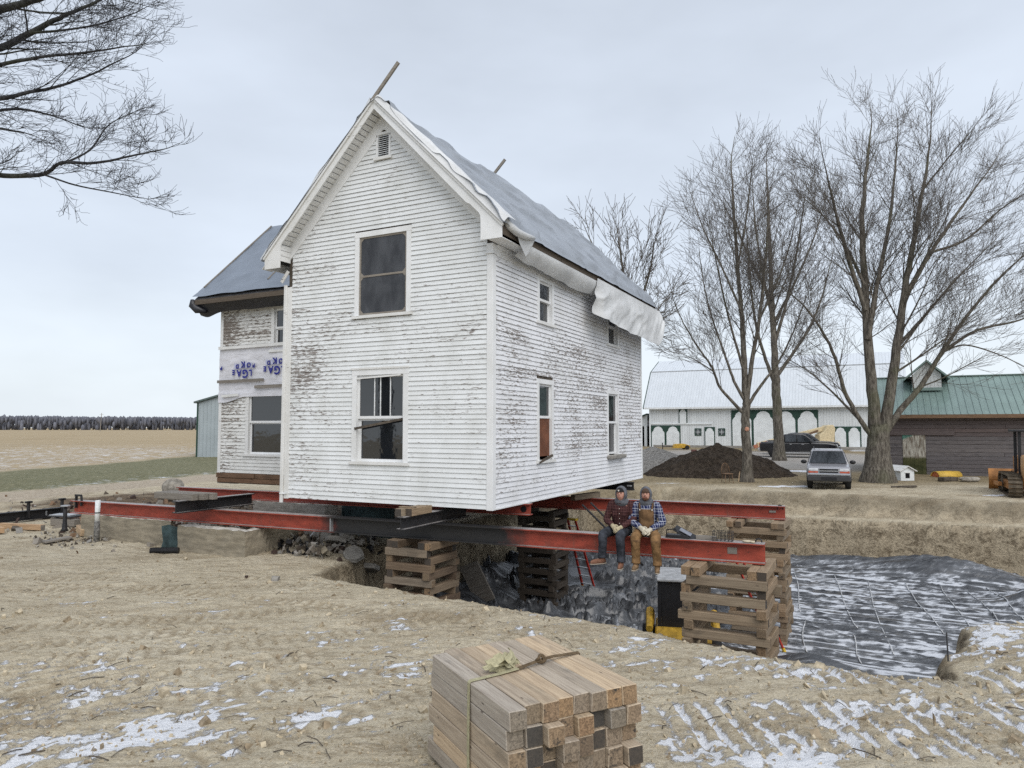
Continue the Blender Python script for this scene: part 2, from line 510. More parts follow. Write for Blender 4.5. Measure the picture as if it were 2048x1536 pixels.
def tarp(name, col, rough=0.42, snow=False, st=0.35, wave=(3.0, 9.0, 9.0)):
    t = NT(name, rough, 0.45)
    c = t.co()
    n = t.noise(t.map(c, wave), 1.0, 5, 0.6, 0.8)
    n2 = t.noise(c, 0.8, 4, 0.6)
    k = t.mix(t.rng(n2, 0.3, 0.7), tuple(x * 0.86 for x in col), tuple(min(1, x * 1.12) for x in col))
    k = t.mix(t.rng(t.noise(c, 5, 6, 0.7), 0.6, 0.75, 0.0, 0.4), k, tuple(x * 0.6 for x in col))
    t.bump(n, st, 0.05)
    return t.done(k)
M['tarp'] = tarp('silver_grey_tarp', (0.27, 0.295, 0.33))
M['tarp_blue'] = tarp('blue_grey_tarp', (0.175, 0.205, 0.25))
M['tarp_white'] = tarp('white_tarp_underside', (0.60, 0.61, 0.615), 0.5)
M['tarp_black'] = tarp('black_tarp', (0.02, 0.021, 0.027), 0.4)
M['wrap'] = tarp('white_house_wrap', (0.66, 0.66, 0.70), 0.5, st=0.5, wave=(2.5, 2.5, 7))
M['ink'] = plain('blue_print_ink', (0.02, 0.025, 0.22), 0.6)
M['ink_pale'] = plain('pale_blue_print_ink', (0.45, 0.47, 0.62), 0.6)
M['shingle'] = plain('dark_roof_shingles', (0.07, 0.07, 0.075), 0.9, 0.2, var=0.3)
M['rubber'] = plain('black_rubber', (0.018, 0.018, 0.019), 0.75, 0.3)
M['black_plastic'] = plain('black_plastic', (0.016, 0.016, 0.018), 0.45, 0.4)
M['chrome'] = plain('bright_metal', (0.62, 0.63, 0.65), 0.2, 0.5, 0.9, var=0.05)
# ------------------------------------------------------------------ ground
FLOOR = -2.33
PIT = [(-3.4, -1.2), (-1.45, -1.42), (0.5, -1.55), (2.0, -1.62), (4.1, -1.98), (5.5, -2.32), (6.6, -2.30), (7.6, -2.2), (7.95, -0.6), (8.0, 0.2), (8.9, 0.9), (13.5, 1.6), (13.2, 17.9), (3.0, 17.9), (-4.6, 17.7), (-4.4, 6.0), (-4.3, 1.2)]
def base_z(X, Y):
    return np.interp(Y, [-20, 0, 14, 22, 30, 55, 80, 150, 700, 4000], [0, 0, 0, 0.15, 0.32, 0.55, 0.85, 0.7, 0.5, 0.5]) + 0 * np.asarray(X, float)
def pit_sd(x, y):
    """signed distance to the pit's rim in house coordinates, negative inside"""
    x, y = np.asarray(x, float), np.asarray(y, float)
    d2 = np.full(x.shape, 1e9)
    ins = np.zeros(x.shape, bool)
    n = len(PIT)
    for i in range(n):
        ax, ay = PIT[i]
        bx, by = PIT[(i + 1) % n]
        ex, ey = bx - ax, by - ay
        t = np.clip(((x - ax) * ex + (y - ay) * ey) / (ex * ex + ey * ey), 0, 1)
        d2 = np.minimum(d2, (x - ax - t * ex) ** 2 + (y - ay - t * ey) ** 2)
        c = ((ay > y) != (by > y)) & (x < ex * (y - ay) / (ey if ey else 1e-9) + ax)
        ins ^= c
    d = np.sqrt(d2)
    return np.where(ins, -d, d)
def _line_d(X, Y, a, b):
    ex, ey = b[0] - a[0], b[1] - a[1]
    L = math.hypot(ex, ey)
    return ((X - a[0]) * ey - (Y - a[1]) * ex) / L           # >0 right of a->b
ROAD_A, ROAD_B = (-20.6, 26.5), (-14.6, 39.5)
FIELD_A, FIELD_B = (-30.0, 41.0), (-26.4, 60.0)

def ground_fields(X, Y):
    x, y = to_hl(X, Y)
    near = (Y < 46) & (X > -22) & (X < 24)
    sd = np.full(X.shape, 50.0)
    sd[near] = pit_sd(x[near], y[near])
    sdn = sd + (fbm(X * 0.9, Y * 0.9, 3, 3) - 0.5) * 0.5 + (fbm(X * 2.6, Y * 2.6, 5, 3) - 0.5) * 0.16
    b = base_z(X, Y)
    # far bank: grade drops to a ledge above the cut
    back = sstep(14.5, 16.5, y) * sstep(-6.5, -3.0, x)
    ledge = -0.50 + 0.06 * (x - 4) * 0.1
    bb = b + back * np.where(sdn > 0, (ledge - b) * (1 - sstep(0.55, 1.5, sdn + 0.9 * (fbm(X * .6, Y * .6, 8, 3) - .5))), ledge - b)
    rim = -0.10 * np.exp(-np.clip(sdn, 0, 9) / 0.22) * (sdn > 0)
    wall_t = sstep(0.0, 0.42, -sdn)
    rough = (fbm(X * 3.1, Y * 3.1, 11, 4) - 0.5)
    toe = 0.55 * np.exp(-np.clip(-sdn - 0.3, 0, 9) / 0.45) * fbm(X * 0.8, Y * 0.8, 12, 3)
    z = np.where(sdn > 0, bb + rim, (bb - 0.10) * (1 - wall_t) + (FLOOR + toe) * wall_t)
    # bank to the right of the cut
    z = z + 0.10 * sstep(7.6, 8.3, x) * (1 - sstep(1.2, 2.2, y)) * sstep(-2.6, -1.0, y) * (sdn > 0) * (1 - sstep(13, 15, x))
    # small relief of scraped soil
    loose = 1 - sstep(34, 48, Y)
    dirx = 0.90 * X + 0.42 * Y
    diry = -0.42 * X + 0.90 * Y
    scr = fbm(dirx * 0.9, diry * 7.0, 21, 4) - 0.5
    z = z + loose * (0.05 * (fbm(X * .55, Y * .55, 1, 3) - .5) + 0.055 * scr * (sdn > 0) + 0.055 * rough * np.where(sdn > 0, 0.55, 2.6))
    z = z + loose * 0.04 * (fbm(X * 10, Y * 10, 31, 3) - 0.5) * (0.5 + fbm(X * .8, Y * .8, 32, 2))
    # cleat prints of a tracked machine
    wob = 0.10 * (fbm(X * 0.7, Y * 0.7, 41, 2) - .5) * 4
    def cleats(u, a, b_, c0, c1, per, along, seed):
        m = sstep(a, a + 0.25, along) * (1 - sstep(b_ - 0.25, b_, along)) * sstep(c0, c0 + 0.5, u) * (1 - sstep(c1 - 0.5, c1, u))
        ph = np.abs(((u + wob * 0.35 + 0.06 * (along - a)) / per) % 1.0 - 0.5) * 2
        g = sstep(0.42, 0.80, ph) * sstep(0.28, 0.55, fbm(u * 2.3, along * 1.2, seed, 2) + 0.15)
        return g * m
    g1 = cleats(X, 6.55, 8.15, 1.35, 7.0, 0.235, Y, 51)
    g2 = cleats(X, 8.35, 9.35, 3.2, 8.4, 0.25, Y + 0.12 * X - 0.6, 52)
    dl, dm = (X + Y) * 0.7071, (Y - X) * 0.7071
    g3 = cleats(dm, 0.6, 3.3, 8.2, 11.6, 0.21, dl - 0.1, 53)
    g4 = cleats(dl * 0.95 + 0.1 * dm, 6.0, 8.6, 6.0, 9.6, 0.26, dm, 54) * 0.6
    # curved passes of the same machine
    def arc(cx, cy, R, wd, per, seed):
        rr_, th = np.hypot(X - cx, Y - cy), np.arctan2(Y - cy, X - cx) * R
        m = sstep(R - wd / 2, R - wd / 2 + .12, rr_) * (1 - sstep(R + wd / 2 - .12, R + wd / 2, rr_)) * sstep(.35, .55, fbm(X * .45, Y * .45, seed, 2) + .05)
        return sstep(.5, .9, np.abs(((th + wob * .2) / per) % 1.0 - .5) * 2) * m
    ga = arc(-13.5, 3.0, 9.6, .55, .19, 55) + arc(-13.5, 3.0, 11.4, .55, .19, 56) + arc(-9.0, 24.0, 13.2, .5, .2, 57) + arc(-9.0, 24.0, 14.9, .5, .2, 58)
    def run(p0, p1, wd, per, seed):
        a, c = at_z(*p0, 0.0), at_z(*p1, 0.0)
        L = math.hypot(c[0] - a[0], c[1] - a[1])
        ux, uy = (c[0] - a[0]) / L, (c[1] - a[1]) / L
        s, n = (X - a[0]) * ux + (Y - a[1]) * uy, -(X - a[0]) * uy + (Y - a[1]) * ux
        n = n + .25 * np.sin(s * .35 + seed) + .06 * (fbm(X, Y, seed, 2) - .5)
        m = sstep(wd / 2, wd / 2 - .10, np.abs(n)) * sstep(0, .4, s) * sstep(L, L - .4, s) * sstep(.34, .52, fbm(X * .6, Y * .6, seed + 5, 2) + .06)
        return sstep(.40, .85, np.abs(((s + .25 * np.abs(n)) / per) % 1.0 - .5) * 2) * m
    for k_, (q0, q1) in enumerate((((-200, 1262), (900, 1212)), ((-250, 1312), (980, 1228)), ((60, 1168), (1000, 1246)), ((-150, 1440), (760, 1296)), ((-150, 1500), (820, 1330)), ((330, 1560), (1180, 1256)), ((520, 1580), (1290, 1262)), ((1000, 1262), (2150, 1400)), ((-200, 1150), (560, 1160)), ((-200, 1180), (700, 1176)))):
        ga = ga + run(q0, q1, .48, .20, 140 + 7 * k_)
    ga = np.clip(ga, 0, 1) * (sdn > .25) * (Y < 17)
    z = z - (0.055 * (g1 + g2 + g3 + 0.5 * g4) + .030 * ga) * loose
    gro = np.clip(g1 + g2 + g3 * 0.9 + 0.35 * g4, 0, 1)
    # thin snow
    def blob(px, py, rx, ry, w):
        c = at_z(px, py, 0.0)
        return w * np.exp(-(((X - c[0]) / rx) ** 2 + ((Y - c[1]) / ry) ** 2))
    dens = (blob(330, 1470, .75, .55, .52) + blob(40, 1510, .7, .5, .5) + blob(800, 1252, .45, .35, .40) + blob(705, 1300, .9, .5, .24) + blob(640, 1430, .9, .35, .25)
            + blob(560, 1390, .6, .3, .2) + blob(1450, 1520, .8, .5, .3) + blob(1560, 1515, .7, .3, .35) + blob(1990, 1300, .9, .9, .42) + blob(1300, 1275, .35, .3, .36)
            + blob(1270, 1310, .5, .5, .24) + blob(1480, 1330, 1.2, .5, .2) + blob(1920, 1420, 1.6, .7, .24) + blob(1700, 1430, 2.2, .9, .12) + blob(150, 1370, 1.4, 1.0, .22)
            + blob(1960, 1250, .6, .8, .35) + blob(830, 1340, .8, .5, .22) + blob(1060, 1260, .7, .4, .24) + blob(1640, 1340, .9, .4, .2) + blob(900, 1225, .8, .3, .2) + blob(1290, 1440, .35, .9, .2))
    fine = fbm(dirx * 4.0, diry * 9.0, 61, 4) * 0.6 + fbm(X * 14, Y * 14, 62, 2) * 0.4
    hollow = np.clip(-rough * 0.3 - scr * 0.35, -0.12, 0.12)
    dry = 1 - sstep(12.5, 15, Y)
    snow = sstep(0.62, 0.92, fine + dens * 0.70 + hollow + .10 * gro) * dry
    snow = np.maximum(snow, gro * sstep(0.36, 0.56, fine + 0.05 + .1 * fbm(X * .8, Y * .8, 63, 2)) * np.where(g3 > 0, 0.85, 1.1))
    snow = snow * np.where(sdn > 0.06, 1, 0.15)
    # far pieces of snow on the drive and by the car
    def fblob(px, py, zz, rx, ry, w=1.0):
        c = at_z(px, py, zz)
        return w * np.exp(-(((X - c[0]) / rx) ** 2 + ((Y - c[1]) / ry) ** 2))
    fs = fblob(1610, 940, .5, 1.5, 1.0) + fblob(1570, 972, .36, 1.6, .4) + fblob(1740, 905, .55, 3.0, 1.6) + fblob(1340, 967, .35, 1.0, .3, .8) + fblob(1990, 985, .4, .7, .3, .8)
    snow = np.maximum(snow, sstep(0.45, 0.6, fs * 0.7 + 0.25 * fbm(X * 1.5, Y * 1.5, 71, 3)))
    # cover
    fld_d = _line_d(X, Y, FIELD_A, FIELD_B)
    far_l = sstep(-1.0, 1.0, -fld_d + 3 * (fbm(X * .2, Y * .2, 81, 2) - .5)) * sstep(30, 40, Y)
    field = np.maximum(far_l, sstep(120, 160, Y))
    rd = _line_d(X, Y, ROAD_A, ROAD_B) + 0.5 * (fbm(X * .4, Y * .4, 82, 2) - .5)
    lz = (X < -6) & (Y > 16)
    road = sstep(1.9, 1.3, np.abs(rd)) * lz
    lawn_l = sstep(-1.2, -2.6, rd + 1.6 * (fbm(X * .9, Y * .9, 83, 3) - .5)) * lz * (1 - field)
    lawn_r = sstep(30.5, 35, Y + 2.5 * (fbm(X * .4, Y * .4, 84, 3) - .5)) * sstep(1, 4, X) * 0.9
    lawn = np.where(X < 0, lawn_l, lawn_r) * (1 - field)
    cg = at_z(1590, 935, .5)
    grav = sstep(0.35, 0.65, np.exp(-(((X - 17 - 0.12 * (Y - 50)) / 16) ** 2 + ((Y - 56) / 17) ** 2)) + 0.25 * (fbm(X * .3, Y * .3, 85, 3) - .5)) * (X > 4)
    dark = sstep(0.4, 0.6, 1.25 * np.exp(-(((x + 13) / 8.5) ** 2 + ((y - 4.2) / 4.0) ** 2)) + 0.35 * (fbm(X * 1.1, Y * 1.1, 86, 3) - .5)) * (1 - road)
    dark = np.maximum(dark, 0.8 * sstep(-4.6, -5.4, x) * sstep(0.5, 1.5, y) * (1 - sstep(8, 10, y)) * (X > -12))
    fsnow = field * (1 - sstep(62, 135, Y + 25 * (fbm(X * .03, Y * .05, 87, 3) - .5))) * (X < 0)
    lsnow = lawn_l * sstep(-5.5, -2.2, rd) * 0.9
    bank = back * (sdn > 0) * (1 - sstep(1.0, 1.7, sdn + .6 * (fbm(X * 1.2, Y * 1.2, 88, 3) - .5))) * sstep(.25, .55, sdn)
    return z, dict(groove=np.clip(gro * .6 + ga, 0, 1) * (1 - snow), snow=snow, lawn=lawn, field=field, gravel=grav, road=road, dark=dark, fsnow=np.maximum(fsnow, lsnow), wall=np.maximum(sstep(0.12, -0.05, sdn), .75 * bank))

def axis(parts):
    out = [parts[0][0]]
    for a, b, st0, st1 in parts:
        p = a
        while p < b - 1e-6:
            k = (p - a) / (b - a)
            p = min(b, p + st0 + (st1 - st0) * k)
            out.append(p)
    return np.array(out)
gx = axis([(-4000, -400, 400, 90), (-400, -60, 40, 4), (-60, -24, 2.5, 0.5), (-24, -9, 0.28, 0.11), (-9, 9, 0.044, 0.044), (9, 19, 0.085, 0.11), (19, 40, 0.3, 1.6), (40, 400, 4, 40), (400, 4000, 90, 400)])
gy = axis([(-60, -4, 8, 2), (-4, 4.6, 1.2, 0.3), (4.6, 11.0, 0.044, 0.048), (11.0, 12.5, 0.06, 0.08), (12.5, 33.5, 0.085, 0.11), (33.5, 60, 0.2, 0.6), (60, 160, 1.0, 6), (160, 900, 10, 60), (900, 4000, 120, 500)])
GX, GY = np.meshgrid(gx, gy)
GZ, GA = ground_fields(GX, GY)
def gz(x, y):
    i = np.clip(np.searchsorted(gx, x) - 1, 0, len(gx) - 2)
    j = np.clip(np.searchsorted(gy, y) - 1, 0, len(gy) - 2)
    tx, ty = (x - gx[i]) / (gx[i + 1] - gx[i]), (y - gy[j]) / (gy[j + 1] - gy[j])
    return float(GZ[j, i] * (1 - tx) * (1 - ty) + GZ[j, i + 1] * tx * (1 - ty) + GZ[j + 1, i] * (1 - tx) * ty + GZ[j + 1, i + 1] * tx * ty)
def on_ground(px, py):
    """where a sight line meets the built ground"""
    z = 0.3
    for _ in range(12):
        p = at_z(px, py, z)
        z = 0.5 * z + 0.5 * float(base_z(p[0], p[1]))
    return Vector((p[0], p[1], gz(p[0], p[1])))

def ground_mat():
    t = NT('sandy_soil_snow_grass', 0.95, 0.15)
    p = t.pos()
    a = {k: t.attr(k) for k in GA}
    n1 = t.noise(p, 0.7, 5, 0.6)
    n2 = t.noise(p, 6.0, 6, 0.65)
    n3 = t.noise(p, 45.0, 4, 0.7)
    st = t.noise(t.map(p, (0.9, 5.5, 1), rot=(0, 0, -0.43)), 1.6, 6, 0.68)
    sand = t.mix(t.rng(n1, 0.3, 0.7), (0.50, 0.435, 0.315), (0.60, 0.53, 0.395))
    big = t.noise(t.map(p, (.32, .75, 1), rot=(0, 0, -.43)), 1.0, 6, .62, .6)
    sand = t.mix(t.rng(big, 0.50, 0.68, 0.0, 0.75), sand, (0.33, 0.262, 0.17))
    sand = t.mix(t.rng(big, 0.44, 0.30, 0.0, 0.6), sand, (0.66, 0.60, 0.47))
    sand = t.mix(t.rng(st, 0.47, 0.66, 0.0, 0.75), sand, (0.30, 0.24, 0.158))
    sand = t.mix(t.rng(n2, 0.54, 0.74, 0.0, 0.55), sand, (0.25, 0.20, 0.135))
    sand = t.mix(t.rng(n3, 0.56, 0.75, 0.0, 0.5), sand, (0.22, 0.175, 0.12))
    sand = t.mix(t.rng(n3, 0.32, 0.22, 0.0, 0.5), sand, (0.60, 0.52, 0.40))
    # pebbles and crumbs of many tones
    for sc_, am in ((24.0, .14), (52.0, .24)):
        vr = t.n('TexVoronoi', {'Vector': p, 'Scale': sc_})
        rc = t.xyz(vr.outputs[1])[0]
        sand = t.mix(t.math('MULTIPLY', t.rng(rc, .70, .95), am), sand, (0.72, 0.66, 0.55))
        sand = t.mix(t.math('MULTIPLY', t.rng(rc, .32, .05), am * 1.1), sand, (0.17, 0.135, 0.09))
    sand = t.mix(t.math('MULTIPLY', a['groove'], .60), sand, (0.27, 0.21, 0.135))
    # cut bank: clay with roots and stones
    wl = t.math('ADD', t.math('MULTIPLY', t.noise(t.map(p, (1, 1, 1.3)), 2.6, 7, 0.72, 0.8), .6), t.math('MULTIPLY', t.noise(p, 15.0, 5, .75), .4))
    wall = t.mix(t.rng(wl, 0.36, 0.60), (0.13, 0.10, 0.065), (0.50, 0.42, 0.30))
    zz = t.xyz(p)[2]
    topl = t.rng(t.math('ADD', zz, t.math('MULTIPLY', n2, 0.5)), -0.1, 0.25)
    wall = t.mix(t.math('MULTIPLY', topl, 0.6), wall, (0.10, 0.078, 0.05))
    col = t.mix(a['wall'], sand, wall)
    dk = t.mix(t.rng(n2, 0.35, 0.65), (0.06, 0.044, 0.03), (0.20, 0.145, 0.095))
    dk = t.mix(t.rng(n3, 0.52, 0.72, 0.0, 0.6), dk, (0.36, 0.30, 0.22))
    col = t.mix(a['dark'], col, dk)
    # lawn: winter grass, greener on the left
    xx = t.xyz(p)[0]
    gs = t.noise(t.map(p, (1, 0.25, 1)), 9.0, 5, 0.7)
    green = t.mix(t.rng(gs, 0.35, 0.65), (0.125, 0.128, 0.072), (0.25, 0.235, 0.15))
    tan = t.mix(t.rng(gs, 0.35, 0.65), (0.16, 0.125, 0.07), (0.30, 0.235, 0.14))
    grs = t.mix(t.rng(xx, -6.0, -2.0), t.mix(t.rng(n1, 0.5, 0.7, 0, .5), green, (0.16, 0.15, 0.085)), tan)
    col = t.mix(a['lawn'], col, grs)
    gv = t.mix(t.rng(t.noise(p, 14, 3, 0.7), 0.35, 0.65), (0.27, 0.25, 0.225), (0.44, 0.415, 0.38))
    col = t.mix(a['gravel'], col, gv)
    rdc = t.mix(t.rng(n2, 0.35, 0.65), (0.36, 0.30, 0.225), (0.48, 0.415, 0.325))
    col = t.mix(a['road'], col, rdc)
    fst = t.noise(t.map(p, (0.05, 0.9, 1), rot=(0, 0, 0.1)), 1.2, 5, 0.6)
    fl = t.mix(t.rng(fst, 0.35, 0.65), (0.30, 0.23, 0.14), (0.45, 0.365, 0.235))
    fl = t.mix(t.rng(t.noise(p, 0.04, 4), 0.4, 0.6, 0.0, 0.6), fl, (0.40, 0.315, 0.20))
    col = t.mix(a['field'], col, fl)
    fsn = t.noise(t.map(p, (0.5, 1.2, 1)), 2.0, 5, 0.75)
    fm = t.rng(t.math('ADD', fsn, t.math('MULTIPLY', a['fsnow'], 0.15)), 0.66, 0.78)
    fm = t.math('MULTIPLY', fm, t.rng(a['fsnow'], 0.02, 0.3))
    sn = t.math('ADD', a['snow'], t.math('MULTIPLY', t.math('SUBTRACT', t.noise(p, 22, 6, 0.8), 0.5), 1.8))
    sm = t.math('MULTIPLY', t.math('MULTIPLY', t.rng(sn, 0.35, 0.75), t.rng(a['snow'], 0.02, 0.25)), .93)
    sm = t.math('MAXIMUM', sm, fm)
    dustm = t.math('MULTIPLY', t.rng(a['snow'], 0.0, 1.0), 0.22)
    col = t.mix(dustm, col, (0.62, 0.60, 0.56))
    col = t.mix(sm, col, (0.80, 0.82, 0.86))
    h = t.math('ADD', t.math('MULTIPLY', n2, 0.6), t.math('ADD', t.math('MULTIPLY', n3, 0.35), t.math('MULTIPLY', st, 0.8)))
    h = t.math('ADD', h, t.math('MULTIPLY', t.math('MULTIPLY', wl, a['wall']), 2.2))
    t.bump(t.math('ADD', h, t.math('MULTIPLY', sm, 0.25)), 0.95, 0.075)
    return t.done(col)
M['ground'] = ground_mat()
go = link('ground', grid_mesh('ground', np.stack([GX, GY, GZ], -1), M['ground'], True, GA))
tag(go, 'sandy scraped yard with thin snow, an open basement pit and fields beyond', 'ground', kind='structure')

# black plastic sheet over the pit floor, rucked up and dusted with snow
sx = np.arange(-3.9, 13.0, 0.062)
sy = np.arange(-1.5, 17.35, 0.062)
SX, SY = np.meshgrid(sx, sy)
def sheet_fields(x, y):
    w = pit_sd(x, y)
    low = fbm(x * .5, y * .5, 101, 3)
    # folds run along x on the right, tangled on the left
    rt = sstep(1.5, 5.0, x)
    ridR = 1 - np.abs(fbm(x * 0.28 + 0.8 * low, y * 2.6 + 0.35 * x, 102, 3) * 2 - 1)
    ridL = 1 - np.abs(fbm(x * 1.2 + 1.5 * low, y * 1.5 - 0.6 * x, 103, 3) * 2 - 1)
    z = FLOOR + 0.05 + (0.10 - .06 * rt) * low + (1 - rt) * 0.30 * sstep(0.80, 0.99, ridL) ** 1.5 + rt * 0.06 * sstep(0.84, 0.995, ridR) + 0.03 * fbm(x * 1.5, y * 3, 104, 2)
    z = z + (1 - rt) * 0.14 * (fbm(x * .9, y * .9, 105, 3))
    # heaps pushed against the far bank and left bank
    def bump(cx, cy, rx, ry, h): return h * np.exp(-(((x - cx) / rx) ** 2 + ((y - cy) / ry) ** 2))
    z = z + bump(8.8, 16.4, 2.4, .9, .75) + bump(5.2, 16.9, 2.2, .5, .35) + bump(11.2, 13.4, .9, .8, .55) + bump(-3.6, 7.0, 1.0, 4.0, .95) + bump(-1.8, 11.5, 1.4, 1.4, .5) + bump(1.6, 2.4, .5, .5, .35) + bump(5.6, 4.0, .9, .8, .35) + bump(6.4, 1.6, .8, .7, .22)
    z = z + bump(-1.0, 5.0, .6, 1.4, .3)
    z = np.where(w > -0.35, np.minimum(z, FLOOR + 0.3), z)
    z = np.maximum(z, FLOOR + 0.03)
    sn = fbm(x * 0.9, y * 11.0, 111, 4) * 0.7 + fbm(x * 6, y * 6, 112, 2) * 0.3
    hollow = 1 - (rt * ridR + (1 - rt) * ridL)
    snow = sstep(0.50, 0.85, sn + 0.10 * rt + hollow * 0.20 - 0.08 * (1 - rt))
    snow = snow * (1 - 0.75 * np.clip(bump(8.6, 16.3, 2.6, .8, 1) + bump(5.8, 3.6, 1.4, .9, 1) + bump(5.2, 16.9, 2.2, .4, 1), 0, 1))
    und = sstep(0.6, -0.6, x) * (y > 0) * (y < 11)          # dry under the house
    return z, snow * (1 - 0.7 * und)
SZ, SN = sheet_fields(SX, SY)
keep = pit_sd(SX, SY) < -0.25
def sheet_mat():
    t = NT('black_plastic_sheet', 0.38, 0.5)
    p = t.co()
    n = t.noise(p, 1.1, 3, 0.5, 0.7)
    n2 = t.noise(t.map(p, (.5, 2.6, 1), rot=(0, 0, HA)), 2.0, 4, 0.55, 0.9)
    base = t.mix(t.rng(n2, 0.3, 0.7), (0.035, 0.037, 0.041), (0.10, 0.105, 0.113))
    sn = t.math('ADD', t.attr('snow'), t.math('MULTIPLY', t.math('SUBTRACT', t.noise(t.map(p, (.7, 4.2, 2.6), rot=(0, 0, HA)), 4, 7, 0.78), 0.5), 2.4))
    cr = t.math('ABSOLUTE', t.math('SUBTRACT', t.noise(t.map(p, (.5, 2.2, 1), rot=(0, 0, HA)), 1.6, 5, .65, .6), .5))
    m = t.math('MAXIMUM', t.math('MULTIPLY', t.rng(sn, 0.42, 0.85), .9), t.math('MULTIPLY', t.rng(cr, 0.0, 0.012, .55, 0.0), t.rng(t.attr('snow'), .0, .4, .25, 1.0)))
    dust = t.math('MULTIPLY', t.rng(t.attr('snow'), 0.0, 0.8), 0.45)
    c = t.mix(dust, base, (0.36, 0.38, 0.41))
    c = t.mix(t.math('MULTIPLY', m, .85), c, (0.68, 0.71, 0.76))
    t.set('Roughness', t.math('ADD', 0.26, t.math('MULTIPLY', m, 0.5)))
    t.bump(t.math('ADD', n, t.math('MULTIPLY', n2, 1.0)), 0.42, 0.08)
    return t.done(c)
M['sheet'] = sheet_mat()
WX, WY = HC[0] + EX[0] * SX + EY[0] * SY, HC[1] + EX[1] * SX + EY[1] * SY
me = grid_mesh('plastic_sheet', np.stack([WX, WY, SZ], -1), M['sheet'], True, dict(snow=SN))
bm = bmesh.new()
bm.from_mesh(me)
bm.verts.ensure_lookup_table()
kf = keep.reshape(-1)
bmesh.ops.delete(bm, geom=[v for v in bm.verts if not kf[v.index]], context='VERTS')
bm.to_mesh(me)
bm.free()
tag(link('plastic_sheet', me), 'black plastic sheet spread over the pit floor, wrinkled and dusted with snow', 'plastic sheet')
def sheet_z(x, y):
    return float(sheet_fields(np.array([x]), np.array([y]))[0][0])

# reinforcing rods laid out on the sheet
M['rod'] = plain('frosted_rod', (0.50, 0.51, 0.52), 0.6, 0.3, var=0.5, scale=14)
RODS = [(4.15, 15.1, 4.9, 9.4), (5.45, 14.9, 6.35, 8.2), (6.5, 14.6, 7.1, 6.3), (7.65, 14.7, 8.25, 8.8), (8.7, 14.8, 8.95, 9.2), (9.4, 14.5, 9.75, 10.6), (9.95, 15.0, 10.4, 11.0), (6.2, 7.6, 6.5, 5.2), (5.0, 8.6, 5.3, 5.6)]
RN = ['leftmost', 'second from left', 'third from left', 'middle', 'third from right', 'second from right', 'rightmost', 'short', 'shortest']
for k, (x0, y0, x1, y1) in enumerate(RODS):
    b = MB()
    pts = []
    for i in range(13):
        s = i / 12
        xx = x0 + (x1 - x0) * s + 0.05 * math.sin(s * 5 + k)
        yy = y0 + (y1 - y0) * s
        pts.append(hw(xx, yy, sheet_z(xx, yy) + 0.02))
    b.tube(pts, 0.016, 5)
    lab = ['%s pale rod of the long row lying on the snowy sheet' % RN[k], '%s pale rod lying on the sheet nearest the crib' % RN[k]][k > 6]
    tag(b.build('reinforcing_rod', M['rod'], smooth=True), lab, 'rod', 'rods laid on the plastic sheet')

# heaps of soil and gravel on the far side
def heap(name, c, rx, ry, h, mat, label, cat, seed, top=None, st=0.12, amp=0.16):
    n = 90
    u = np.linspace(-1.25, 1.25, n)
    U, V = np.meshgrid(u, u)
    r = np.sqrt(U * U + V * V) + 0.22 * (fbm(U * 2 + 9, V * 2, seed, 3) - 0.5)
    prof = np.clip(1 - r, 0, 1) ** 0.85
    Z = h * prof * (1 + 0.25 * (fbm(U * 3, V * 3, seed + 1, 3) - .5)) + (prof > 0) * amp * (fbm(U * 9, V * 9, seed + 2, 4) - 0.5)
    if top is not None: Z = np.minimum(Z, top)
    P = np.stack([U * rx, V * ry, Z - 0.12 - 0.3 * (prof <= 0)], -1)
    o = link(name, grid_mesh(name, P, mat, True))
    o.location = c
    return tag(o, label, cat)
def soil_mat():
    t = NT('dark_topsoil', 0.95, 0.15)
    p = t.co()
    n = t.noise(p, 4, 6, 0.7)
    n2 = t.noise(p, 16, 5, 0.75)
    c = t.mix(t.rng(n, 0.35, 0.65), (0.045, 0.034, 0.025), (0.115, 0.09, 0.068))
    c = t.mix(t.rng(n2, 0.6, 0.72, 0, .7), c, (0.20, 0.165, 0.125))
    t.bump(t.math('ADD', n, n2), 1.0, 0.16)
    return t.done(c)
def gravel_mat():
    t = NT('crushed_gravel', 0.9, 0.2)
    p = t.co()
    n = t.noise(p, 9, 4, 0.8)
    v = t.voro(p, 9)
    c = t.mix(t.rng(n, 0.35, 0.65), (0.15, 0.14, 0.125), (0.40, 0.385, 0.36))
    t.bump(t.math('ADD', n, v), 1.0, 0.1)
    return t.done(c)
M['soil'], M['gravel'] = soil_mat(), gravel_mat()
p = on_ground(1460, 958)
heap('soil_heap', (p.x + 0.25, p.y + 3.0, p.z), 4.3, 2.9, 1.95, M['soil'], 'big heap of dark topsoil behind the slim tree and the wooden chair', 'soil heap', 201, amp=0.34)
p = on_ground(1330, 950)
heap('gravel_heap', (p.x, p.y + 4.0, p.z), 4.6, 3.8, 1.55, M['gravel'], 'grey gravel heap between the house corner and the soil heap', 'gravel heap', 221, amp=0.12)
# ------------------------------------------------------------------ the farmhouse
W_, D_ = 5.55, 10.3
CB = 0.1016                         # clapboard exposure
RIDGE, MID = 8.88, -W_ / 2
def roof_z(x): return RIDGE - abs(x - MID)
EAVE = roof_z(0.42)                 # 5.645
SOF = 5.42                          # underside of the boxed eaves
WV, WX0 = 2.5, -10.72               # wing: front wall plane, left corner
house = empty('farmhouse', (HC[0], HC[1], HZ), -HA, 'two storey white clapboard farmhouse with peeling paint, raised on steel beams', 'house')

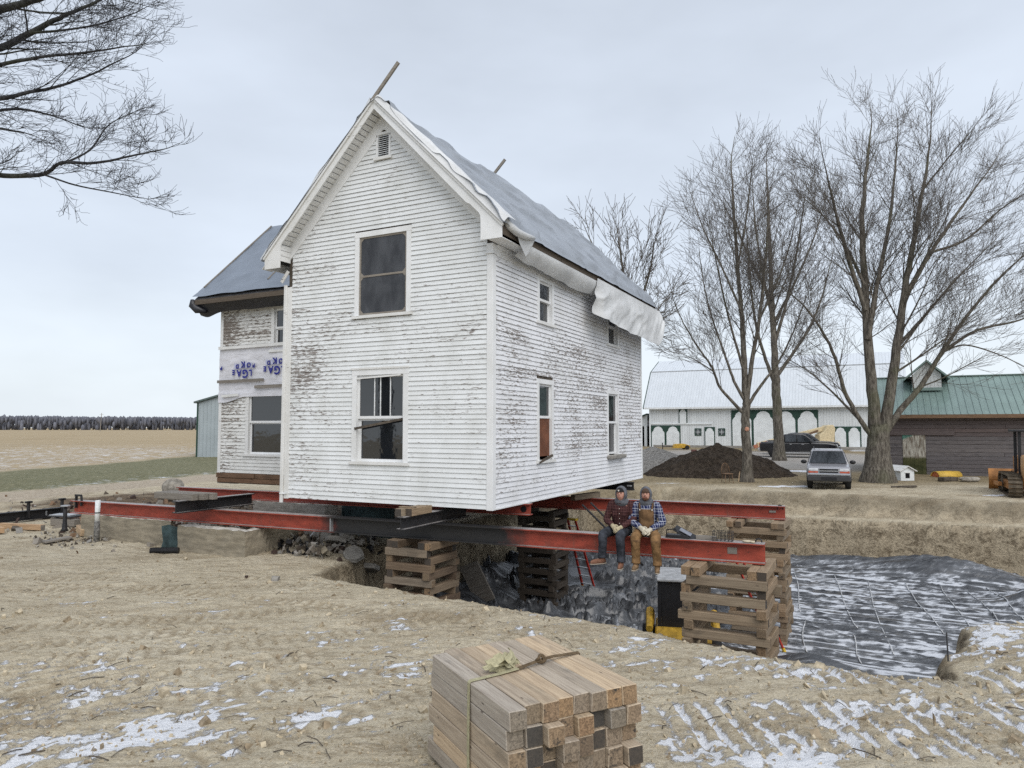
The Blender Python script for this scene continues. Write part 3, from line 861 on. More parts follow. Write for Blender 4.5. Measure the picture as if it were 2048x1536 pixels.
rng = random.Random(3)
M['board_underside'] = plain('grey_board_underside', (.20, .19, .18), .85, .2, var=.3)  # lower faces of the clapboards, darker than their fronts
def clap_wall(parent, mp, z0, rows, span, holes, mat, t=0.025, z_top=None):
    """courses of lapped boards; mp(s, d, z) -> xyz, span(z) -> (s0, s1), holes: (s0, s1, z0, z1)"""
    for i in range(rows):
        za, zb = z0 + i * CB, z0 + (i + 1) * CB + 0.014
        if z_top: zb = min(zb, z_top)
        a0, b0 = span(za)
        a1, b1 = span(zb)
        if b0 - a0 < 0.05: break
        if b1 < a1: a1 = b1 = (a1 + b1) / 2
        cuts = [h for h in holes if h[2] < zb - 0.02 and h[3] > za + 0.02]
        edges = [(a0, a1)]
        for h in sorted(cuts): edges += [(h[0], h[0]), (h[1], h[1])]
        edges.append((b0, b1))
        pieces = [(edges[k], edges[k + 1]) for k in range(0, len(edges), 2)]
        if len(pieces) == 1 and rng.random() < 0.45 and b0 - a0 > 3:
            j = a0 + (b0 - a0) * rng.uniform(0.25, 0.75)
            pieces = [((a0, a1), (j - 0.002, j - 0.002)), ((j + 0.002, j + 0.002), (b0, b1))]
        for (l0, l1), (r0, r1) in pieces:
            if r0 - l0 < 0.02 or l0 < a0 - 1e-6: continue
            tt = t + rng.uniform(-0.004, 0.004)
            dz0, dz1 = rng.uniform(-0.004, 0.004), rng.uniform(-0.004, 0.004)
            lo0, lo1 = za + dz0, za + dz1
            if i == 0: lo0, lo1 = za, za
            vs = [mp(l0, 0.001, lo0), mp(r0, 0.001, lo1), mp(r0, tt, lo1), mp(l0, tt, lo0),
                  mp(l1, 0.001, zb), mp(max(r1, l1 + .001), 0.001, zb), mp(max(r1, l1 + .001), 0.004, zb), mp(l1, 0.004, zb)]
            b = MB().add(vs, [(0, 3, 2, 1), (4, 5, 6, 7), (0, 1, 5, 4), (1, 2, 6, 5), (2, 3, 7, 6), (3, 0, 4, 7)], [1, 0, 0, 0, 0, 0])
            b.build('clapboard', [mat, M['board_underside']], parent)

mF = lambda s, d, z: (s, -d, z)
mR = lambda s, d, z: (d, s, z)
mW = lambda s, d, z: (s, WV - d, z)
mL = lambda s, d, z: (-W_ - d, s, z)
mB = lambda s, d, z: (s, D_ + d, z)

def wall_sheet(name, mp, poly, holes, parent):
    """sheathing behind the boards: a slab pierced by the openings, built from vertical and horizontal strips"""
    b = MB()
    xs = sorted(set([min(p[0] for p in poly), max(p[0] for p in poly)] + [h[0] for h in holes] + [h[1] for h in holes]))
    def top(s):
        for (x0, z0), (x1, z1) in zip(poly, poly[1:]):
            if x0 <= s <= x1: return z0 + (z1 - z0) * (s - x0) / (x1 - x0 + 1e-9)
        return poly[-1][1]
    knots = sorted(set(xs + [p[0] for p in poly]))
    for a, c in zip(knots, knots[1:]):
        hs = sorted([(h[2], h[3]) for h in holes if h[0] <= a + 1e-6 and h[1] >= c - 1e-6])
        z = 0.0
        for h0, h1 in hs:
            b.add([mp(a, 0, z), mp(c, 0, z), mp(c, 0, h0), mp(a, 0, h0), mp(a, -.1, z), mp(c, -.1, z), mp(c, -.1, h0), mp(a, -.1, h0)], [(0, 1, 2, 3), (7, 6, 5, 4), (0, 4, 5, 1), (3, 2, 6, 7)])
            z = h1
        ta, tc = top(a + 1e-4), top(c - 1e-4)
        b.add([mp(a, 0, z), mp(c, 0, z), mp(c, 0, tc), mp(a, 0, ta), mp(a, -.1, z), mp(c, -.1, z), mp(c, -.1, tc), mp(a, -.1, ta)], [(0, 1, 2, 3), (7, 6, 5, 4), (0, 4, 5, 1), (3, 2, 6, 7)])
    return b.build(name, M['dark_wood'], parent)

# openings (s0, s1, z0, z1) including casing
FW = [(-3.54, -2.0, 4.12, 6.06), (-3.57, -2.04, 0.86, 2.94), (-2.98, -2.58, 7.68, 8.28)]
RW = [(2.13, 3.07, 4.08, 5.18), (6.92, 7.98, 4.06, 5.18), (2.1, 3.03, 0.86, 2.77), (6.88, 7.92, 0.84, 2.74)]
WWn = [(-9.62, -8.02, 0.84, 2.68), (-8.66, -7.2, 3.85, 5.2)]
gab = [(-W_, roof_z(0) - .08), (MID, RIDGE - .08), (0, roof_z(0) - .08)]
wf = wall_sheet('gable_wall', mF, gab, FW, house)
wr = wall_sheet('long_wall', mR, [(0, SOF + .2), (D_, SOF + .2)], RW, house)
wl = wall_sheet('wing_wall', mW, [(WX0, 5.5), (-W_, 5.5)], WWn, house)
wb = wall_sheet('rear_wall', mB, gab, [], house)
ws = wall_sheet('side_wall', mL, [(0, SOF + .2), (D_, SOF + .2)], [], house)
CBW = 0.115                        # corner board width
def span_f(z):
    lim = RIDGE - 0.36 - z         # boards stop at the raking frieze
    h = min(W_ / 2 - CBW, max(0, lim))
    return (MID - h, MID + h)
clap_wall(wf, mF, 0.0, 86, span_f, FW, M['paint_front'])
clap_wall(wr, mR, 0.0, 51, lambda z: (CBW, D_ - 0.09), RW, M['paint_side'])
clap_wall(wl, mW, 0.31, 23, lambda z: (WX0 + .09, -W_ - .03), WWn, M['paint_wing'], z_top=2.62)
clap_wall(wl, mW, 4.0, 14, lambda z: (WX0 + .09, -W_ - .03), WWn, M['paint_wing'], z_top=5.40)
clap_wall(ws, mL, 0.0, 52, lambda z: (0.1, WV - .03), [], M['paint_front'])
# plain back sides (out of sight): flat boards
MB().b2((WX0, WV + .02, .31), (WX0 + .1, 7.5, 5.5)).b2((WX0, 7.4, .31), (-W_, 7.5, 5.5)).build('wing_side_wall', M['paint_wing'], house)
MB().b2((-W_ + .12, .12, .10), (-.12, D_ - .12, .22)).b2((WX0 + .12, WV + .12, .20), (-W_, 7.38, .30)).build('floor_frame', M['dark_wood'], house)

def part(name, mat, parent=house, bevel=0.0, smooth=False):
    def f(b): return b.build(name, mat, parent, bevel=bevel, smooth=smooth)
    return f
# corner boards with small caps
for nm, bx in (('corner_board', [((-CBW, -.03, -.02), (.03, -.001, 5.2)), ((.001, -.028, -.02), (.028, CBW, 5.2))]),
               ('corner_board', [((-W_ - .03, -.03, -.02), (-W_ + CBW, -.001, 5.0))]),
               ('corner_board', [((.001, D_ - .09, -.02), (.03, D_ + .03, 5.2))]),
               ('corner_board', [((WX0 - .03, WV - .03, .2), (WX0 + .09, WV - .001, 2.62)), ((WX0 - .028, WV - .03, 4.0), (WX0 + .088, WV - .002, 5.4))])):
    b = MB()
    for p, q in bx: b.b2(p, q)
    b.build(nm, M['trim_worn' if bx[0][0][0] < -5 else 'trim'], house, bevel=.004)
MB().b2((-CBW - .03, -.055, 5.2), (.055, -.001, 5.235)).b2((.001, -.053, 5.2), (.053, CBW + .03, 5.233)).b2((-CBW - .012, -.034, 5.2), (.034, -.002, 5.42)).b2((.002, -.032, 5.2), (.032, CBW + .012, 5.42)).build('corner_cap', M['trim'], house, bevel=.004)
MB().b2((.001, CBW + .02, 5.19), (.03, D_ - .02, SOF - .002)).b2((.03, CBW + .02, 5.34), (.06, D_ - .02, SOF - .002)).build('frieze_board', M['trim'], house, bevel=.004)
MB().b2((CBW * 0 + .03, .12, -.012), (.045, D_ - .1, .012)).build('drip_board', M['trim'], house)

# roof: two slabs with thickness, boxed eaves, raking barge boards
rf = MB()
YF, YB = -0.36, D_ + 0.42
for s in (1, -1):
    x1 = MID + s * (W_ / 2 + 0.42)
    n = Vector((s, 0, 1)).normalized() * 0.10
    A, B = Vector((MID, 0, RIDGE)), Vector((x1, 0, roof_z(x1)))
    vs = []
    for y in (YF + .02, YB):
        for P in (A, B, B - n, A - Vector((0, 0, 0.1414))): vs.append((P.x, y, P.z))
    rf.add(vs, [(3, 2, 1, 0), (4, 5, 6, 7), (0, 1, 5, 4), (1, 2, 6, 5), (2, 3, 7, 6), (3, 0, 4, 7)])
roof = rf.build('roof', M['shingle'], house)
def barge(s):
    """raking board with the return at its foot, one plank shape"""
    w = 0.15
    xe = MID + s * (W_ / 2 + 0.42)
    out = [(MID, RIDGE - .03), (xe, roof_z(xe) - .03), (xe, SOF - .02), (MID + s * (W_ / 2 - 0.06), SOF - .02)]
    # inner edge: curve from vertical into the slope
    xi, zi = MID + s * (W_ / 2 - 0.06), SOF + .38
    for k in range(7):
        a = k / 6
        x = xi - s * (0.34 * (1 - math.cos(a * PI / 2)) * 1.0)
        z = zi + 0.0 + 0.42 * math.sin(a * PI / 2) * 1.0
        out.append((x, min(z, RIDGE - .03 - w * 1.414 - abs(x - MID))))
    out.append((MID, RIDGE - .03 - w * 1.18))
    return MB().prism(out, YF - .03, YF, lambda a, b, d: (a, d, b)).build('barge_board', M['trim' if s > 0 else 'trim_worn'], roof)
barge(1), barge(-1)
for s in (1, -1):                                   # moulding on top of the barge board
    xe = MID + s * (W_ / 2 + 0.45)
    MB().bar((MID, YF - .035, RIDGE - .012), (xe, YF - .035, roof_z(xe) - .012), .05, .05, up=(0, 1, 0)).build('rake_moulding', M['trim_worn'], roof)
# raking frieze on the wall, under the soffit
for s in (1, -1):
    w = 0.30
    xe = MID + s * (W_ / 2 - .02)
    pl = [(MID, RIDGE - .13), (xe, RIDGE - .13 - abs(xe - MID)), (xe, RIDGE - .13 - w * 1.2 - abs(xe - MID)), (MID, RIDGE - .13 - w * 1.3)]
    MB().prism(pl, -.034, -.001, lambda a, b, d: (a, d, b)).build('raking_frieze', M['trim'], wf)
# soffit boards under the left rake, one by one; plain board under the right one
for k in range(39):
    a, c = 0.03 + k * .094, 0.03 + (k + 1) * .094 - .018
    if c > 3.55: break
    if 3.28 < a < 3.42: continue
    sl = lambda t, dn: (MID - t * .70711 * 1.0 - 0 * dn, RIDGE - t * .70711 - .16 - dn)
    p0, p1 = (MID - a, RIDGE - a - .155), (MID - c, RIDGE - c - .155)
    dz = rng.uniform(0, .006)
    MB().add([(p0[0], YF, p0[1] - dz), (p1[0], YF, p1[1] - dz), (p1[0], -.035, p1[1] - dz), (p0[0], -.035, p0[1] - dz),
              (p0[0], YF, p0[1] + .012), (p1[0], YF, p1[1] + .012), (p1[0], -.035, p1[1] + .012), (p0[0], -.035, p0[1] + .012)],
             [(0, 3, 2, 1), (4, 5, 6, 7), (0, 1, 5, 4), (1, 2, 6, 5), (2, 3, 7, 6), (3, 0, 4, 7)]).build('soffit_board', M['trim_worn'], roof)
for s, a0, a1 in ((1, .02, 2.72),):
    MB().add([(MID + a0, YF, RIDGE - a0 - .16), (MID + a1, YF, RIDGE - a1 - .16), (MID + a1, -.035, RIDGE - a1 - .16), (MID + a0, -.035, RIDGE - a0 - .16)], [(0, 1, 2, 3)]).build('soffit_board', M['trim_worn'], roof)
# boxed eaves: right one whole, left one with its bottom fallen out
xr = 0.42
M['fascia'] = wood_mat('dark_weathered_fascia', [(.105, .085, .068), (.12, .10, .08)])
MB().b2((.062, YF + .002, SOF), (xr - .03, YB - .02, SOF + .015)).build('eave_soffit', M['trim'], roof)
MB().b2((xr - .03, YF + .003, SOF + .06), (xr, YB, EAVE - .035)).build('fascia', M['fascia'], roof)
xl = -W_ - 0.42
MB().b2((xl, YF + .003, SOF), (xl + .03, WV - .5, roof_z(xl) - .035)).build('fascia', M['trim_worn'], roof)
for k in range(3):                                   # left return: what is left of its side boards
    MB().b2((-W_ + .045, YF + .002, SOF + .15 + k * .13), (-W_ + .06, -.036, SOF + .27 + k * .13)).build('return_board', M['trim_worn'], roof, rot=(0, 0, 0))
MB().b2((-W_ - .30, -.30, SOF + .30), (-W_ + .02, -.04, SOF + .34)).build('return_shade_panel', M['void'], roof)  # dark slab added for the shade inside the open return
MB().bar((-W_ - .16, -.09, SOF - .30), (-W_ + .02, -.06, SOF - .04), .09, .02, up=(0, 1, 0)).build('loose_board', M['trim_worn'], house)
# left side downpipe board hanging at the corner
b = MB().bar((-W_ - .075, -.05, -.12), (-W_ - .06, -.05, 5.05), .085, .05, up=(0, 1, 0))
b.build('downpipe', M['trim_worn'], house, bevel=.008)
MB().bar((-W_ - .10, -.085, .10), (-W_ + .09, -.05, .11), .03, .03).build('pipe_bracket', M['white_metal'], house)

def casing(mp, h, parent, wc=0.12, sill=True, mat='trim', d=0.034, head=True, broken=False):
    s0, s1, z0, z1 = h
    f = lambda a, b, dd: mp(a, dd, b)
    b = MB()
    hz = z1 - (wc if head else 0.0)
    b.prism([(s0, z0), (s0 + wc, z0), (s0 + wc, hz), (s0, hz)], -.1, d, f)
    b.prism([(s1 - wc, z0), (s1, z0), (s1, hz), (s1 - wc, hz)], -.1, d, f)
    if head: b.prism([(s0 - .01, hz), (s1 + .01, hz), (s1 + .01, z1), (s0 - .01, z1)], -.1, d + .003, f)
    o = b.build('casing', M[mat], parent)
    if sill: MB().prism([(s0 - .05, z0 - .03), (s1 + .05, z0 - .03), (s1 + .05, z0 + .035), (s0 - .05, z0 + .035)], -.1, d + .035, f).build('sill', M['trim_worn'], parent)
    return o
def sash(mp, s0, s1, z0, z1, d, parent, glass_m='glass', fr=.05, name='sash', bars=()):
    f = lambda a, b, dd: mp(a, dd, b)
    b = MB()
    for q in ([(s0, z0), (s0 + fr, z0), (s0 + fr, z1), (s0, z1)], [(s1 - fr, z0), (s1, z0), (s1, z1), (s1 - fr, z1)], [(s0 + fr, z0), (s1 - fr, z0), (s1 - fr, z0 + fr * 1.2), (s0 + fr, z0 + fr * 1.2)], [(s0 + fr, z1 - fr), (s1 - fr, z1 - fr), (s1 - fr, z1), (s0 + fr, z1)]):
        b.prism(q, d - .035, d, f)
    sh = b.build(name, M['trim'], parent)
    xs = [s0 + fr] + sorted(bars) + [s1 - fr]
    for k, (a, c) in enumerate(zip(xs, xs[1:])):
        MB().prism([(a, z0 + fr), (c, z0 + fr), (c, z1 - fr), (a, z1 - fr)], d - .024, d - .018, f).build('pane', M[glass_m], sh.parent if False else parent)
    for x in bars: MB().prism([(x - .009, z0 + fr), (x + .009, z0 + fr), (x + .009, z1 - fr), (x - .009, z1 - fr)], d - .03, d + .002, f).build('muntin', M['white_metal'], parent)
    return sh
def window(mp, h, label=None, **k):
    wd = empty('window', parent=house)
    if label: wd['label'] = label
    casing(mp, h, wd, **k)
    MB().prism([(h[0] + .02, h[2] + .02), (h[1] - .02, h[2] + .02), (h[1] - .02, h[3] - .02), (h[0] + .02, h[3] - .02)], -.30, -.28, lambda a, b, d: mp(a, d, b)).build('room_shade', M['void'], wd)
    return wd
# upper gable window behind an insect screen with mitred corner blocks
h = FW[0]
w1 = window(mF, h, 'tall upper window behind a dusty insect screen')
sash(mF, h[0] + .12, h[1] - .12, 5.02, h[3] - .12, -.03, w1)
sash(mF, h[0] + .12, h[1] - .12, h[2] + .03, 5.06, -.07, w1)
sc = MB()
s0, s1, z0, z1 = h[0] + .12, h[1] - .12, h[2] + .04, h[3] - .12
f = lambda a, b, d: mF(a, d, b)
for q in ([(s0, z0), (s0 + .04, z0), (s0 + .04, z1), (s0, z1)], [(s1 - .04, z0), (s1, z0), (s1, z1), (s1 - .04, z1)], [(s0 + .04, z0), (s1 - .04, z0), (s1 - .04, z0 + .045), (s0 + .04, z0 + .045)], [(s0 + .04, z1 - .04), (s1 - .04, z1 - .04), (s1 - .04, z1), (s0 + .04, z1)], [(s0 + .04, 5.02), (s1 - .04, 5.02), (s1 - .04, 5.065), (s0 + .04, 5.065)]):
    sc.prism(q, -.008, .012, f)
for (cx, cz, ax, az) in ((s0 + .04, z0 + .045, 1, 1), (s1 - .04, z0 + .045, -1, 1), (s0 + .04, z1 - .04, 1, -1), (s1 - .04, z1 - .04, -1, -1), (s0 + .04, 5.02, 1, -1), (s1 - .04, 5.02, -1, -1), (s0 + .04, 5.065, 1, 1), (s1 - .04, 5.065, -1, 1)):
    sc.prism([(cx, cz), (cx + ax * .075, cz), (cx, cz + az * .075)], -.006, .010, f)
so = sc.build('screen_frame', M['grey_wood'], w1)
MB().prism([(s0 + .03, z0 + .03), (s1 - .03, z0 + .03), (s1 - .03, 5.03), (s0 + .03, 5.03)], -.002, .001, f).build('screen_mesh', M['screen'], w1)
MB().prism([(s0 + .03, 5.06), (s1 - .03, 5.06), (s1 - .03, z1 - .03), (s0 + .03, z1 - .03)], -.002, .001, f).build('screen_mesh', M['screen'], w1)
# lower gable window: sash with three thin bars above, open below with a fallen slat
h = FW[1]
w2 = window(mF, h, 'lower gable window with thin white bars and a fallen slat', wc=.13)
sash(mF, h[0] + .13, h[1] - .13, 1.84, h[3] - .13, -.02, w2, bars=[-2.98, -2.82, -2.55])
sash(mF, h[0] + .13, h[1] - .13, h[2] + .02, 1.86, -.07, w2, fr=.06)
MB().bar((h[0] + .10, -.05, 1.62), (h[1] - .14, -.03, 1.83), .05, .03, up=(0, 1, 0)).build('fallen_slat', M['dark_wood'], w2)
MB().bar((h[0] + .13, -.03, h[3] - .20), (h[1] - .2, -.03, h[3] - .15), .035, .02, up=(0, 1, 0)).build('loose_slat', M['trim_worn'], w2)
MB().prism([(h[0] - .03, h[3]), (h[1] + .03, h[3]), (h[1] + .03, h[3] + .04), (h[0] - .03, h[3] + .04)], -.001, .06, f).build('drip_cap', M['trim_worn'], w2)
# gable vent
vt = empty('gable_vent', parent=house)
h = FW[2]
casing(mF, h, vt, wc=.05, sill=True)
for k in range(11):
    z = h[2] + .05 + k * .046
    MB().add([(h[0] + .05, -.02, z), (h[1] - .05, -.02, z), (h[1] - .05, .03, z + .035), (h[0] + .05, .03, z + .035), (h[0] + .05, -.02, z + .008), (h[1] - .05, -.02, z + .008), (h[1] - .05, .03, z + .043), (h[0] + .05, .03, z + .043)], [(0, 3, 2, 1), (4, 5, 6, 7), (0, 1, 5, 4), (1, 2, 6, 5), (2, 3, 7, 6), (3, 0, 4, 7)]).build('louvre_slat', M['white_metal'], vt)
MB().b2((h[0] + .02, .06, h[2] + .02), (h[1] - .02, .09, h[3] - .02)).build('vent_shade', M['void'], vt)
# long side windows
for h, kind in zip(RW, ('up', 'up', 'board', 'low')):
    lab = {'up': None, 'board': 'side window with its lower half boarded in brown plywood', 'low': 'side window with a stone block for a sill'}[kind]
    w3 = window(mR, h, lab, wc=.11, sill=(kind != 'low'), mat='trim')
    m_ = (h[2] + h[3]) / 2
    if kind == 'board':
        m_ = h[2] + 1.02
        MB().prism([(h[0] + .11, h[2] + .12), (h[1] - .11, h[2] + .12), (h[1] - .11, m_), (h[0] + .11, m_)], -.06, -.04, lambda a, b, d: mR(a, d, b)).build('plywood_panel', plain('brown_plywood', (0.16, 0.062, 0.032), .7, .3, var=.25, scale=3), w3)
        MB().bar((.05, h[0] + .02, h[2] - .02), (.06, h[1] - .15, h[2] + .13), .04, .05).build('broken_sill', M['dark_wood'], w3)
    else:
        sash(mR, h[0] + .11, h[1] - .11, h[2] + .03, m_ + .02, -.07, w3)
    sash(mR, h[0] + .11, h[1] - .11, m_ - .02, h[3] - .11, -.02, w3)
    if kind == 'low': MB().b2((.0, h[0] - .02, h[2] - .10), (.17, h[1] + .28, h[2] + .01)).build('stone_sill', M['concrete_grey'], w3, bevel=.015)

# wing: window, eaves, house wrap, battens, sill timbers
h = WWn[0]
w4 = window(mW, h, 'dark window of the set back wing', wc=.13, mat='trim_worn')
sash(mW, h[0] + .13, h[1] - .13, 1.78, h[3], -.02, w4)
sash(mW, h[0] + .13, h[1] - .13, h[2] + .03, 1.80, -.06, w4)
h = WWn[1]
w5 = window(mW, h, None, wc=.12, mat='trim_worn')
sash(mW, h[0] + .12, h[1] - .12, 4.5, h[3] - .12, -.02, w5)
sash(mW, h[0] + .12, h[1] - .12, h[2] + .03, 4.52, -.06, w5)
gx_, gz_ = np.meshgrid(np.linspace(WX0 - .03, -W_ - .02, 80), np.linspace(2.55, 4.04, 34))
dd = .03 + .05 * np.abs(fbm(gx_ * 2.2 + gz_ * 1.3, gz_ * 5 - gx_, 301, 3) - .5) + .02 * (gz_ < 2.7)
gz2 = gz_ + .05 * (fbm(gx_ * 1.5, gz_ * 0 + 3, 302, 2) - .5) * (gz_ > 3.9) - (gz_ < 2.6) * .16 * sstep(-9.6, -10.5, gx_)
ho = link('house_wrap', grid_mesh('house_wrap', np.stack([gx_, WV - dd, gz2], -1), M['wrap'], True), house)
def letters(txt, size, x, z, mat, parent, y=WV - .085):
    cu = bpy.data.curves.new('print', 'FONT')
    cu.body = txt
    cu.size = size
    cu.offset = 0.012
    cu.extrude = 0.001
    cu.align_x, cu.align_y = 'CENTER', 'CENTER'
    tmp = bpy.data.objects.new('tmp', cu)
    COL.objects.link(tmp)
    me = bpy.data.meshes.new_from_object(tmp.evaluated_get(bpy.context.evaluated_depsgraph_get()))
    bpy.data.objects.remove(tmp)
    me.materials.clear()
    me.materials.append(mat)
    o = link('printed_letter', me, parent, loc=(x, y, z), rot=(PI / 2, PI, 0))
    return o
for cx, cz in ((-11.02, 3.37), (-9.67, 3.40), (-8.40, 3.46)):
    # upside-down print, letters of a word in two rows
    for ch, dx, dz, sz in (('B', .40, .07, .17), ('O', .20, .09, .20), ('K', -.03, .11, .25), ('D', -.27, .06, .17), ('L', .28, -.14, .24), ('G', .06, -.16, .33), ('A', -.19, -.14, .28), ('E', -.42, -.11, .20)):
        if WX0 + .08 < cx + dx < -W_ - .3: letters(ch, sz, cx + dx, cz + dz, M['ink'], ho)
    for dx in (.30, .09, -.15, -.36):
        if WX0 + .08 < cx + dx < -W_ - .3: MB().b2((cx + dx - .035, WV - .084, cz + .0), (cx + dx + .035, WV - .083, cz + .15)).build('printed_frame', M['ink_pale'], ho)
def batten(p, q, w=.085, mat='grey_wood'): MB().bar(p, q, .025, w).build('batten', M[mat], house)
batten((WX0 - .03, WV - .10, 3.02), (-8.85, WV - .10, 3.03))
batten((-9.2, WV - .10, 2.83), (-W_ - .03, WV - .10, 2.87))
batten((WX0 + .18, WV - .11, 2.58), (-9.85, WV - .11, 2.61), .07, 'trim_worn')
batten((WX0 - .02, WV - .09, 4.03), (-W_ - .3, WV - .09, 4.05), .09, 'trim_worn')
for k, (a, c, z, hgt) in enumerate(((WX0 - .04, -9.2, .16, .14), (-9.18, -W_ - .05, .16, .14), (WX0 - .02, -W_ - .05, .02, .13))):
    b = MB().box((0, 0, 0), (c - a, .17, hgt))
    b.build('sill_timber', M['sill_wood'], house, bevel=.008, loc=((a + c) / 2, WV + .03 + .01 * k, z + hgt / 2))
# wing roof, falling to front and back, under its own tarp
WR_Z, WR_Y = 8.45, 5.0
e_y, e_z = WV - .55, 5.50
wx0 = WX0 - .55
slope = (WR_Z - e_z) / (WR_Y - e_y)
b = MB()
b.prism([(e_y, e_z), (WR_Y, WR_Z), (2 * WR_Y - e_y, e_z), (2 * WR_Y - e_y, e_z - .1), (WR_Y, WR_Z - .1), (e_y, e_z - .1)], wx0, -3.2, lambda a, b_, d: (d, a, b_))
wroof = b.build('wing_roof', M['shingle'], house)
MB().b2((wx0, e_y - .02, e_z - .17), (-W_ - .2, e_y + .01, e_z - .03)).build('fascia', M['fascia'], wroof)
MB().prism([(WV, 5.45), (WR_Y, WR_Z - .15), (7.5, 5.45)], WX0, WX0 + .1, lambda a, b_, d: (d, a, b_)).build('wing_gable', M['paint_wing'], house)

# ---------------------------------------------------------------- tarps
def tarp_obj(name, P, mat, label, parent=None):
    o = link(name, grid_mesh(name, P, mat, True))
    o.location, o.rotation_euler = (HC[0], HC[1], HZ), (0, 0, -HA)
    return tag(o, label, 'tarp')
# main tarp: over the ridge and down both slopes
tt, yy = np.meshgrid(np.linspace(-3.28, 3.25, 120), np.linspace(YF - .05, YB + .06, 150))
fold = 1 - np.abs(fbm(yy * .55 + tt * .55, tt * 1.1 - yy * .25, 401, 3) * 2 - 1)
lift = .045 + .085 * sstep(.80, .99, fold) + .05 * (fbm(yy * 1.2, tt * 1.2, 402, 3)) + .06 * fbm(yy * .35, tt * .6, 403, 2)
lift = np.where(tt < 0, lift * .45, lift) * (1 - .8 * sstep(3.0, 3.2, np.abs(tt)))
lift = lift + (tt > 0) * .06 * np.exp(-((yy - YF) / .12) ** 2) * np.clip(fbm(tt * 1.1, yy * 0, 404, 2) - .30, 0, 1) * 2.4
xs_ = MID + tt
zs_ = RIDGE - np.sqrt(tt * tt + .01)
nx_, nz_ = np.sign(tt) * .7071, .7071
P = np.stack([xs_ + nx_ * lift, yy, zs_ + nz_ * lift], -1)
P[:, :, 1] += np.where(yy < YF + .02, -.05 * fbm(tt * 2, yy, 405, 2), 0)
tarp_obj('roof_tarp', P, M['tarp'], 'silver grey tarp stretched over the main gable roof')
# white underside turned over along the near rake
tt, yy = np.meshgrid(np.linspace(0.03, 3.22, 70), np.linspace(0, 1, 18))
wd = .14 + .34 * (tt / 3.2) + .10 * (fbm(tt * 1.6, tt * 0, 411, 2) - .5)
Y = YF - .09 + yy * wd
lf = .10 + .04 * np.sin(yy * PI) + .05 * fbm(tt * 3, yy * 2, 412, 3) + .04 * (tt / 3.2)
lf = np.where(yy < .08, .02, lf)
P = np.stack([MID + tt + .7071 * lf, Y, RIDGE - tt + .7071 * lf], -1)
tarp_obj('tarp_edge', P, M['tarp_white'], 'white turned-over tarp edge along the near right rake')
tt, yy = np.meshgrid(np.linspace(0.03, 3.25, 70), np.linspace(0, 1, 8))
bul = np.clip(fbm(tt * 1.3, tt * 0, 414, 2) - .45, 0, 1) * .5
P = np.stack([MID - tt - .7071 * (.06 + bul * np.sin(yy * PI)), YF - .07 + yy * .16, RIDGE - tt + .7071 * (.06 + bul * np.sin(yy * PI)) - .05 * (yy < .1)], -1)
tarp_obj('tarp_edge', P, M['tarp_white'], 'thin white tarp edge puffing along the left rake of the gable')
# roll at the near eave corner and the loose corner hanging from it
b = MB()
b.tube([(.22, -.28, 6.0), (.36, -.24, 5.82), (.46, -.12, 5.68), (.52, .1, 5.60), (.55, .45, 5.60), (.53, .85, 5.66)], [.05, .075, .085, .08, .07, .05], 12)
o = b.build('tarp_roll', M['tarp_white'], smooth=True)
o.location, o.rotation_euler = (HC[0], HC[1], HZ), (0, 0, -HA)
tag(o, 'rolled white tarp at the near eave corner', 'tarp')
b = MB()
b.add([(.50, .12, 5.60), (.52, .92, 5.62), (.47, .86, 5.44), (.46, .62, 5.22), (.48, .30, 5.42)], [(0, 1, 2, 3, 4)])
me = b.mesh('tarp_corner', M['tarp_white'])
o = link('tarp_corner', me, loc=(HC[0], HC[1], HZ), rot=(0, 0, -HA))
md = o.modifiers.new('t', 'SOLIDIFY'); md.thickness = .006
tag(o, 'pointed white tarp corner dangling under the rolled tarp', 'tarp')
# strip sagging below the fascia
yy, tt = np.meshgrid(np.linspace(.55, 5.6, 70), np.linspace(0, 1, 12))
hang = (.20 + .10 * np.sin((yy - .7) / 4.9 * PI)) * (1 + .5 * (fbm(yy * 1.2, yy * 0, 421, 3) - .5))
P = np.stack([.43 - .22 * tt * tt + .03 * fbm(yy * 3, tt * 3, 422, 2) * tt, yy, SOF + .10 - (hang + .08) * tt], -1)
tarp_obj('tarp_strip', P, M['tarp_white'], 'narrow white tarp strip sagging below the long eave')
# big flap at the far end
yy, tt = np.meshgrid(np.linspace(4.95, 11.05, 110), np.linspace(0, 1, 34))
k = (yy - 4.95) / 6.1
hang = np.interp(k, [0, .04, .25, .35, .58, .75, .86, .95, 1], [.9, 1.05, 1.12, 1.18, 1.16, 1.24, 1.25, .95, .5])
gat = 1 - np.abs(fbm(yy * .75 + tt * 1.1, tt * 1.0 + yy * .15, 431, 4) * 2 - 1)
X = .47 + .17 * sstep(0, .5, tt) * (gat - .55) + .10 * tt - .30 * tt * np.exp(-(k / .03) ** 2)
P = np.stack([X, yy + .28 * tt * (k - .55) * (k > .8), EAVE - .10 - hang * tt], -1)
tarp_obj('tarp_flap', P, M['tarp_white'], 'large white tarp flap hanging off the far end of the eave')
